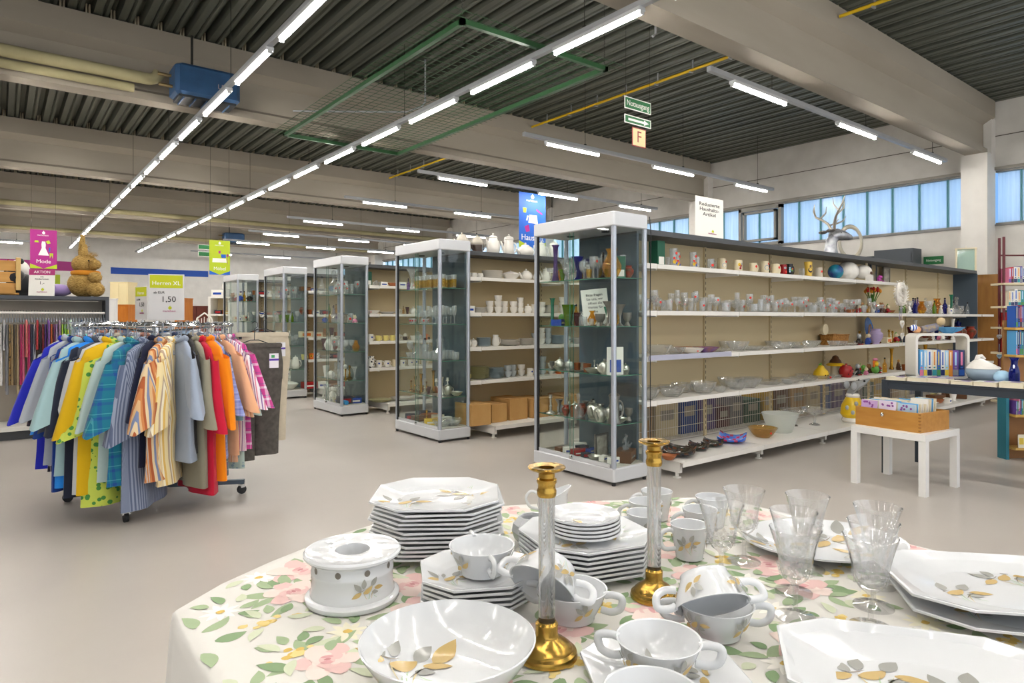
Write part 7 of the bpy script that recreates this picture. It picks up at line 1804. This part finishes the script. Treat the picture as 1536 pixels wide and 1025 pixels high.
# hoop rack with books
HX, HY = 6.33, 2.19; hz = -.62
hp = empty('magazine_hoop', (HX, HY, TTZ + .0005), hz, 'white rounded hoop rack holding upright novels on the dark table', 'book rack')
P_ = []
hw, hh, rr = .235, .385, .045
for cx, cz, a0 in ((hw - rr, rr, -pi / 2), (hw - rr, hh - rr, 0), (-hw + rr, hh - rr, pi / 2), (-hw + rr, rr, pi)):
    for k in range(7):
        a = a0 + pi / 2 * k / 6; P_.append((cx + rr * cos(a), cz + rr * sin(a)))
m = MB(); n_ = len(P_)
outer = P_; inner = [(x * (1 - .085) , (z - hh / 2) * (1 - .1) + hh / 2) for x, z in P_]
rings = [[(x, -.07, z) for x, z in outer], [(x, .07, z) for x, z in outer], [(x, .07, z) for x, z in inner], [(x, -.07, z) for x, z in inner]]
b0 = m.pv([p for r in rings for p in r])
for q in range(4):
    for k in range(n_):
        m.face((b0 + q * n_ + k, b0 + q * n_ + (k + 1) % n_, b0 + ((q + 1) % 4) * n_ + (k + 1) % n_, b0 + ((q + 1) % 4) * n_ + k), 0, True)
build(m, 'frame', mat('cream_lacquer', 'e2dfd6', .4), hp, sharp=50)
HM_ = Matrix.LocRotScale(Vector(hp.location), Euler(hp.rotation_euler), None)
xx = -.196
for k, (cn, ww, hb) in enumerate((('sky blue', .034, .225), ('pale blue', .03, .22), ('white', .042, .225), ('cream', .04, .225), ('blue', .032, .225), ('white', .036, .222), ('pale blue', .032, .22), ('orange', .034, .22), ('violet', .05, .22), ('navy', .052, .222))):
    p = HM_ @ Vector((xx, -.062, .0215))
    tag(link('novel', bmesh_(cn, ww, .13, hb), None, tuple(p), (0, 0, hz)), '%s novel standing in the white hoop, %s from the wreath side' % (cn, nth(k + 1)), 'book', 'novels in the white hoop'); xx += ww + .0012
p = HM_ @ Vector((-.08, 0, hh + .001))
e = empty('lying_puppet', tuple(p), hz, 'reclining sailor capped puppet lying on top of the white hoop', 'ornament')
build(MB().tube([(-.06, 0, .03), (.02, 0, .04), (.1, .01, .06), (.13, .0, .05)], [.03, .035, .03, .02], 10), 'body', noisy('puppet_cloth', '9a8a6a', '6a7090', 30, .8), e); build(MB().ball((-.1, 0, .03), (.035, .03, .03), 12, 8), 'head', mat('puppet_skin', 'd8a070', .6), e); build(MB().ball((-.125, 0, .045), (.03, .032, .028), 12, 8), 'cap', fabric('cap_stripe', 'stripe', ['f0f0f0', '2a50b0'], .02), e); build(MB().ball((.1, -.02, .1), (.035, .03, .035), 12, 8), 'seated_doll', mat('doll_straw', 'c8b088', .8), e)
p = HM_ @ Vector((.1, 0, hh + .001))
m = MB().lathe([(0, 0), (.035, 0), (.05, .008), (.07, .02), (.1, .05), (.097, .052), (.068, .026), (.045, .012), (0, .008)], 40, flute=lambda k, r, z: r * (1 + (.22 * cos(k * pi / 4) if z > .019 else 0)))
tag(build(m, 'star_dish', thin_glass('pale_blue_glass', '9ad4f0', 1., .08, .55, '8ccaec'), None, tuple(p)), 'pale blue star edged glass dish on the white hoop', 'dish')
e = empty('shell_tureen', (6.36, 1.87, TTZ + .0005), -.5, 'white and pale blue porcelain shell shaped tureen on the book table', 'tureen')
build(MB().lathe([(0, 0), (.06, 0), (.1, .03), (.118, .07), (.115, .1), (0, .1)], 28), 'body', mat('blue_white_glaze', 'b4c8d8', .25), e)
m = MB()
rg = []
for t in range(8):
    q = t / 7
    rg.append([(.116 * (1 - q * .85) * cos(a) - .035 * q, .116 * (1 - q * .85) * sin(a), .101 + .085 * q ** .8 + .012 * max(0, cos(a)) * (1 - q)) for a in [2 * pi * k / 28 for k in range(28)]])
m.loft(rg, sm=True); m.tube([(-.05, 0, .17), (-.04, 0, .2), (-.01, 0, .205), (.02, 0, .18)], [.02, .018, .015, .012], 10); lid = build(m, 'lid', C_white, e)
build(MB().tube([(.118, -.05, .105), (.13, -.02, .112), (.13, .02, .112), (.118, .05, .105)], .008, 8), 'lip', C_white, lid)
build(MB().lathe([(0, .1), (.119, .1), (.119, .103), (0, .103)], 28), 'gap', C_grey, e)
put('small_ball', 6.14, 1.675, TTZ, 'pale blue porcelain ball beside the shell tureen', 'ornament', s=1.)
tag(build(MB().lathe(shell([(0, 0), (.03, 0), (.036, .02), (.036, .1), (.03, .13), (.022, .16), (.022, .19), (.034, .215)], .003), 14, sm=False), 'ribbed_vase', G_blue, None, (6.09, 1.585, TTZ + .0005)), 'dark cobalt ribbed vase at the picture edge of the book table', 'vase')
put('small_ball', 6.0, 1.43, TTZ, 'lime green ball cut by the picture edge on the book table', 'ornament', s=.8).data = (lambda m: m.mesh('lime_ball', [mat('lime_glaze', 'b8d460', .3)]))(MB().ball((0, 0, .055), .055, 16, 12))
# wooden slant rack end beyond the long row
wr = empty('wooden_rack', (12.82, 3.68, 0), 0, 'tall wooden book rack end with shelf lips beyond the long white row', 'rack')
build(MB().loft([[(x, y, z) for x, y in ((-.012, -a), (.012, -a), (.012, .2), (-.012, .2))] for z, a in ((0, .22), (2.02, .13))]), 'side_panel', noisy('rack_wood', '8a5e28', '97692f', 3, .5, stretch=(6, 6, 1)), wr)
for z, a in ((.35, .2), (.62, .19), (.9, .18), (1.17, .17), (1.45, .16)):
    build(MB().box((.0121, -a - .09, z), (.5, .1, z + .025)), 'lip', K_wood, wr)
# dark red metal shelf with paperbacks and the wooden stand before it
def facing(u, d):
    p = ond(u, 480, d); return Vector((p.x, p.y, 0))
o6 = facing(1504, 6.7)
rs = empty('metal_bookshelf', tuple(o6), -CA, 'tall bookshelf with dark red metal posts at the picture edge', 'bookshelf')
M_dred = mat('dark_red_metal', '5c2026', .4, .2)
ZS = [1.66, 1.425, 1.21, .95, .45]
for px_, py_ in ((.012, 0), (.04, .1), (.98, 0), (.98, .1)):
    build(MB().box((px_ - .009, py_ - .009, 0), (px_ + .009, py_ + .009, 2.13)), 'post', M_dred, rs)
for z in (1.95,):
    build(MB().tube([(.04, .1, z), (.98, .1, z)], .008, 8), 'crossbar', M_dred, rs)
for z in ZS:
    build(MB().box((.0, -.02, z - .02), (1.0, .17, z)), 'shelf', mat('pale_board', 'cfc3a4', .5), rs)
RSM = Matrix.LocRotScale(o6, Euler((0, 0, -CA)), None)
for si, z in enumerate(ZS):
    xx = .058
    for k in range(7):
        cn = [['pink', 'red', 'white', 'cream', 'violet', 'white', 'navy'], ['cream', 'white', 'white', 'cream', 'teal', 'grey', 'red'], ['red', 'green', 'dark', 'navy', 'white', 'violet', 'blue'], ['red', 'grey', 'dark', 'navy', 'green', 'teal', 'blue'], ['blue', 'navy', 'white', 'teal', 'grey', 'red', 'dark']][si][k]
        ww = RB.choice((.022, .028, .034)); hb = RB.choice((.15, .16, .17))
        p = RSM @ Vector((xx, -.005, z + .0005)); tag(link('paperback', bmesh_(cn, ww, .11, hb), None, tuple(p), (0, 0, -CA)), '%s paperback on the red metal shelf, %s board, %s from the post' % (cn, nth(si + 1), nth(k + 1)), 'book', 'paperbacks on the red metal shelf'); xx += ww + .0012
o5 = facing(1512, 6.05)
ws = empty('book_stand', tuple(o5), -CA, 'wooden book stand with yellow wood ledges before the red metal shelf', 'bookshelf')
build(MB().box((0, .055, 0), (.9, .075, 1.28)), 'back_board', noisy('hardboard', '93683c', '9c7042', 5, .6), ws)
build(MB().box((-.032, -.02, .0), (-.004, .09, .78)), 'side_board', mat('teal_paint', '2a7a8c', .5), ws)
SZ2 = [1.215, .965, .42, .12]
for z in SZ2:
    build(MB().bbox((.0, -.09, z - .022), (.9, .055, z), .004), 'ledge', mat('yellow_wood', 'c9a050', .45), ws)
WSM = Matrix.LocRotScale(o5, Euler((0, 0, -CA)), None)
for si, z in enumerate(SZ2[:3]):
    xx = .02
    for k in range(9):
        cn = [['blue', 'navy', 'red', 'violet', 'blue', 'grey', 'navy', 'blue', 'teal'], ['sky blue', 'dark', 'blue', 'teal', 'violet', 'blue', 'navy', 'blue', 'grey'], ['violet', 'green', 'pink', 'navy', 'teal', 'yellow', 'violet', 'pink', 'blue']][si][k]
        ww = (.012, .011, .009)[si] + RB.choice((0, .003, .006)); hb = (.2, .22, .13)[si] + RB.uniform(-.01, .01)
        p = WSM @ Vector((xx, -.07, z + .0005)); tag(link('thin_book', bmesh_(cn, ww, .11, hb), None, tuple(p), (0, 0, -CA)), '%s thin book on the wooden stand, %s ledge, %s from the teal board' % (cn, nth(si + 1), nth(k + 1)), 'book', 'thin books on the wooden stand'); xx += ww + .0012
for k in range(3):
    p = WSM @ Vector((.03 + .09 * k, -.085, .1215)); m = MB().box((0, 0, 0), (.085, .006, .12)); m.box((.01, -.0006, .03), (.05, 0, .09), 1)
    tag(build(m, 'picture_book', [BMAT['cream'], [BMAT['yellow'], BMAT['pink'], BMAT['violet']][k]], None, tuple(p), (-.03, 0, -CA)), 'pale picture book on the lowest ledge, %s from the teal board' % nth(k + 1), 'book', 'picture books on the lowest ledge')
hs = facing(1499, 6.4)
for k, (z, c) in enumerate(((1.12, C_grey), (.93, C_sky))):
    m = MB().tube([(.018 * 16 * sin(t) ** 3 / 16, 0, z + .018 * (13 * cos(t) - 5 * cos(2 * t) - 2 * cos(3 * t) - cos(4 * t)) / 16) for t in [2 * pi * q / 20 for q in range(20)]], .008, 6, True)
    m.tube([(0, 0, z + .01), (0, 0, z + .12)], .0015, 4)
    o = build(m, 'hanging_heart', c, None, tuple(hs), (0, 0, -CA)); tag(o, ('upper dark felt heart hanging beside the red post', 'lower pale blue heart hanging beside the red post')[k], 'ornament')
# cabinets by the window wall, exit sign on the wall
for k, (ya, yb, zt, lab) in enumerate(((5.7, 6.55, 2.5, 'wide dark steel cabinet with glazed door by the window wall'), (5.0, 5.68, 2.6, 'dark steel locker by the window wall beside the glazed cabinet'))):
    e = empty('steel_cabinet', (13.3, (ya + yb) / 2, 0), 0, lab, 'cabinet'); hy = (yb - ya) / 2
    build(MB().box((0, -hy, 0), (.4, hy, zt)), 'body', mat('locker_grey', '3c4248', .5), e); build(MB().box((-.01, -hy + .03, .1), (0, hy - .03, zt - .08)), 'door', mat('locker_glass', '7a8c98', .2) if k == 0 else MATS['locker_grey'], e)
def sign_board(name, loc, rz, w, h, border, fill, label):
    e = empty(name, loc, rz, label, 'sign')
    build(MB().box((-w / 2, 0, -h / 2), (w / 2, .006, h / 2)), 'plate', border, e)
    build(MB().box((-w / 2 + .012, -.0008, -h / 2 + .012), (w / 2 - .012, 0, h / 2 - .012)), 'face', fill, e)
    return e
S_green = mat('sign_green', '1f6b3a', .5); S_white = mat('sign_white', 'e8e8e0', .5)
e = sign_board('exit_sign', (13.985, 4.9, 2.4), -pi / 2, .34, .15, S_green, S_green, 'green Notausgang sign on the wall below the strip window'); lettering('Notausgang', .062, S_white, e, (0, -.0012, 0), sx=.85)
# ================================================================== hanging signs, banners, furniture far off
sy = 5.5
a = ony(937, 150, sy); b = ony(976.5, 158, sy); w = b.x - a.x; x = (a.x + b.x) / 2; z0 = ony(956, 158, sy).z
e = sign_board('exit_sign', (x, sy, z0), 0, w, .15, S_white, S_green, 'hanging green sign reading Notausgang'); lettering('Notausgang', .098, S_white, e, (0, -.0012, 0), sx=.9)
for s in (-1, 1):
    build(MB().tube([(s * w * .45, .003, .07), (s * w * .45, .003, ZC - z0)], .0025, 5), 'wire', M_wire, e)
z1 = ony(956, 182, sy).z
e = sign_board('arrow_sign', (x, sy, z1), 0, w, .105, S_white, S_green, 'green arrow sign hanging below the Notausgang sign')
m = MB(); m.poly([(-.18, -.0012, .014), (-.18, -.0012, -.014), (.12, -.0012, -.014), (.12, -.0012, .014)]); m.poly([(.11, -.0012, .034), (.11, -.0012, -.034), (.2, -.0012, 0)]); build(m, 'arrow', S_white, e)
for s in (-1, 1):
    build(MB().tube([(s * w * .4, .003, .05), (s * w * .4, .003, z0 - z1 - .073)], .0025, 5), 'wire', M_wire, e)
z2 = ony(956, 206, sy).z
e = sign_board('fire_sign', (x + .02, sy, z2), 0, w * .52, .235, mat('sign_red', '9a3030', .5), mat('sign_cream', 'dccf9a', .5), 'cream and red F sign hanging below the arrow sign')
lettering('F', .2, MATS['sign_red'], e, (0, -.0012, 0))
build(MB().tube([(0, .003, .115), (0, .003, z1 - z2 - .053)], .0025, 5), 'wire', M_wire, e)
def banner(name, u0, u1, v0, v1, y, col, tip, word, label, art):
    a, b = ony(u0, v0, y), ony(u1, v0, y); w = b.x - a.x; uc = (u0 + u1) / 2; zt = ony(uc, v0, y).z; zb = ony(uc, v1, y).z; h = zt - zb
    e = empty(name, ((a.x + b.x) / 2, y, zt), 0, label, 'banner')
    build(MB().box((-w / 2, 0, -h), (w / 2, .004, 0)), 'sheet', col, e)
    m = MB(); m.poly([(-w / 2, -.001, -h), (0, -.001, -h), (-w / 2, -.001, -h * .88)]); build(m, 'corner', tip, e); m = MB(); m.poly([(0, -.001, -h), (w / 2, -.001, -h), (w / 2, -.001, -h * .88)]); build(m, 'corner', tip, e)
    lettering(word, w * .24, T_white, e, (0, -.002, -h * .82)); logo_at(e, (0, -.001, -h * .14), w * .5, True)
    for s in (-1, 1):
        build(MB().tube([(s * w * .45, .002, 0), (s * w * .45, .002, ZC - zt)], .003, 5), 'wire', M_wire, e)
    art(e, w, h); return e
B_mag = mat('banner_magenta', 'a81e82', .5); B_lime = mat('banner_lime', 'b4c81e', .5); B_blue = mat('banner_blue', '2464c8', .5)
def shape(e, name, pts, mt, w, h):
    m = MB(); m.poly([(x * w, -.0012, -h * z) for x, z in pts]); build(m, name, mt, e)
def art_mode(e, w, h):
    shape(e, 'printed_dress', [(-.06, .3), (.06, .3), (.08, .38), (.07, .47), (.2, .66), (-.2, .66), (-.07, .47), (-.08, .38)], T_white, w, h); shape(e, 'printed_hat', [(-.32, .28), (-.2, .28), (-.18, .33), (-.34, .33)], B_lime, w, h); shape(e, 'printed_hat', [(.08, .3), (.2, .26), (.26, .34), (.14, .36)], B_lime, w, h); shape(e, 'printed_sock', [(.2, .45), (.25, .45), (.24, .56), (.19, .56)], B_blue, w, h); shape(e, 'printed_trousers', [(.22, .6), (.36, .6), (.34, .74), (.29, .64), (.23, .74)], B_lime, w, h)
def art_moebel(e, w, h):
    shape(e, 'printed_sofa', [(-.34, .52), (.3, .52), (.34, .64), (-.36, .64)], T_white, w, h); shape(e, 'printed_lamp', [(.32, .46), (.44, .46), (.4, .38), (.36, .38)], B_mag, w, h); shape(e, 'printed_lamp_pole', [(.375, .46), (.39, .46), (.39, .68), (.375, .68)], B_mag, w, h); shape(e, 'printed_cushion', [(.05, .4), (.3, .4), (.3, .5), (.08, .5)], B_blue, w, h); shape(e, 'printed_lamp', [(-.06, .3), (.04, .3), (.04, .38), (-.06, .38)], B_mag, w, h)
def art_haus(e, w, h):
    shape(e, 'printed_glass', [(-.36, .28), (-.22, .28), (-.24, .37), (-.34, .37)], B_lime, w, h); shape(e, 'printed_jug', [(-.12, .4), (.16, .4), (.2, .55), (-.16, .55)], T_white, w, h); shape(e, 'printed_jug_handle', [(-.2, .42), (-.15, .42), (-.2, .52), (-.24, .5)], T_white, w, h); shape(e, 'printed_spoon', [(.15, .28), (.38, .36), (.36, .38), (.14, .31)], B_mag, w, h); shape(e, 'printed_pot', [(-.3, .62), (-.14, .58), (-.1, .7), (-.24, .72)], B_mag, w, h)
banner('hanging_fashion_banner', 45, 85.5, 345, 403, 17., B_mag, B_lime, 'Mode', 'magenta banner reading Mode hanging behind the straw rabbit', art_mode)
banner('hanging_furniture_banner', 314, 345, 361, 412.5, 15.4, B_lime, B_blue, 'M\u00f6bel', 'lime green banner reading M\u00f6bel hanging before the far wall', art_moebel)
banner('hanging_household_banner', 778.5, 818.5, 290, 372, 11.35, B_blue, B_lime, 'Haushalt', 'tall blue banner reading Haushalt above the glass cases', art_haus)
# small exit signs far off
p = ond(309, 371, 19.); 
for k, dv in enumerate((0, .2)):
    e = sign_board('exit_sign', (p.x, p.y, p.z - dv), 0, .42, .14, S_white, S_green, ('small green exit sign beside the lime banner, upper one', 'small green exit sign beside the lime banner, lower one')[k])
    build(MB().tube([(0, .003, .07), (0, .003, (ZC - p.z) if k == 0 else .13)], .003, 5), 'wire', M_wire, e)
# furniture near the far wall
def base_at(u, d):
    p = ond(u, 480, d); return p.x, p.y
def topz(v, d):
    return CH + (CY - v) * d / CF
def cabinet(name, u0, u1, vtop, d, dep, body, label, cat, doors=2, door_mat=None, knob=True):
    x0, y0 = base_at(u0, d); x1, y1 = base_at(u1, d); w = hypot(x1 - x0, y1 - y0); h = topz(vtop, d)
    e = empty(name, ((x0 + x1) / 2, (y0 + y1) / 2, 0), -CA, label, cat)
    build(MB().box((-w / 2, 0, .06), (w / 2, dep, h - .03)), 'body', body, e); build(MB().box((-w / 2 - .015, -.02, h - .03), (w / 2 + .015, dep, h)), 'top', body, e); build(MB().box((-w / 2 + .03, .02, 0), (w / 2 - .03, dep, .06)), 'plinth', body, e)
    for k in range(doors):
        a = -w / 2 + .02 + k * (w - .04) / doors; dm = MB().bbox((a + .006, -.018, .08), (a + (w - .04) / doors - .006, -.0005, h - .05), .004); dd = build(dm, 'door', door_mat or body, e)
        if knob:
            build(MB().ball((a + (w - .04) / doors * (.85 if k % 2 == 0 else .15), -.03, h * .5), .02, 8, 6), 'knob', M_chrome, dd)
    return e
W_or = noisy('orange_wood', 'b86a1c', 'c47826', 3, .45, stretch=(6, 6, 1)); W_br = noisy('red_brown_wood', '5c2c22', '6a342a', 3, .45); W_cr = mat('cream_panel', 'e2d2a4', .6)
cabinet('wardrobe', 165, 192, 423, 24, .6, W_cr, 'tall cream wardrobe before the far wall', 'wardrobe', 2)
cabinet('sideboard', 175, 192, 457, 20, .5, W_or, 'orange wood cabinet left of the price signs'.replace('left of', 'seen beside'), 'cabinet', 1)
cabinet('display_board', 161, 174.5, 448, 17, .06, mat('white_panel', 'e6e6e6', .5), 'white panel with dark edge standing behind the clothes wall', 'panel', 1, None, False)
cabinet('cupboard', 262, 276, 447, 18, .5, W_or, 'tall orange brown cupboard with small dark panes behind the price sign', 'cupboard', 1)
cabinet('bookcase', 279, 311, 459, 19, .4, W_br, 'low dark red brown bookcase near the far wall', 'bookcase', 2, None, False)
def wshelf(u0, u1, vtop, d, label):
    x0, y0 = base_at(u0, d); x1, y1 = base_at(u1, d); w = hypot(x1 - x0, y1 - y0); h = topz(vtop, d)
    e = empty('open_shelf', ((x0 + x1) / 2, (y0 + y1) / 2, 0), -CA, label, 'shelving')
    for s in (-1, 1):
        build(MB().box((s * w / 2 - .03, 0, 0), (s * w / 2 + .03, .4, h)), 'side', M_white, e)
    for k in range(5):
        build(MB().box((-w / 2 + .03, 0, .1 + k * (h - .14) / 4), (w / 2 - .03, .4, .14 + k * (h - .14) / 4)), 'board', M_white, e)
    build(MB().box((-w / 2 + .03, .38, .1), (w / 2 - .03, .4, h)), 'back', M_beige, e)
    return e, w, h
e, w, h = wshelf(314, 344, 445, 15.8, 'open white shelf unit beside the farthest glass case')
wm = Matrix.LocRotScale(Vector(e.location), Euler((0, 0, -CA)), None)
for k, (kd, xx, lv, lab, cat, s) in enumerate((('dark_box', -.1, 3, 'dark box on the upper board of the far white shelf', 'box', 1.2), ('copper_cup', .02, 3, 'copper cup on the far white shelf', 'cup', 1.4), ('yellow_box', .15, 3, 'yellow box on the far white shelf', 'box', 1.3), ('dark_box', -.09, 2, 'second dark box lower on the far white shelf', 'box', 1.3), ('white_box', .1, 2, 'white and lime box on the far white shelf', 'box', 1.3), ('white_box', -.1, 4, 'white appliance box on top of the far white shelf', 'box', 2.4))):
    p = wm @ Vector((xx, .2, .14 + lv * (h - .14) / 4)); put(kd, p.x, p.y, p.z, lab, cat, rz=-CA, s=s)
for k, xx in enumerate((.02, .16)):
    p = wm @ Vector((xx, .2, h)); e = empty('table_lamp', tuple(p), 0, ('small table lamp on the far white shelf, beside the appliance box', 'small table lamp on the far white shelf, at its glass case end')[k], 'lamp', 'lamps on the far shelf')
    build(MB().lathe([(0, 0), (.06, 0), (.06, .01), (.008, .02), (.008, .2), (0, .2)], 12), 'stand', M_chrome, e); build(MB().lathe([(.05, .18), (.05, .32), (.046, .32), (.046, .18)], 14), 'shade', K_paper, e)
x_, y_ = base_at(302, 14.6)
e = empty('white_chair', (x_, y_, 0), -CA + .2, 'white slatted garden chair near the far white shelf', 'chair')
build(MB().bbox((-.22, -.22, .42), (.22, .22, .45), .01), 'seat', C_white, e)
for sx in (-1, 1):
    for sy_ in (-1, 1):
        build(MB().tube([(sx * .19, sy_ * .19, .42), (sx * .21, sy_ * .22, 0)], .018, 8), 'leg', C_white, e)
m = MB().tube([(-.2, .2, .45), (-.22, .24, .9), (-.15, .26, 1.3), (0, .27, 1.42), (.15, .26, 1.3), (.22, .24, .9), (.2, .2, .45)], .02, 8)
for k in range(5):
    m.tube([(-.12 + .06 * k, .21, .45), (-.12 + .06 * k, .26, 1.33 - abs(k - 2) * .03)], .011, 6)
for k in range(3):
    m.tube([(-.2, .235, .7 + .2 * k), (.2, .235, .7 + .2 * k)], .01, 6)
build(m, 'backrest', C_white, e)
tag(build(MB().box((-.25, 0, 1.05), (.25, .02, 1.3)), 'wall_notice', S_white, None, (6.4, 32.97, .6)), 'small white notice on the far wall', 'notice')
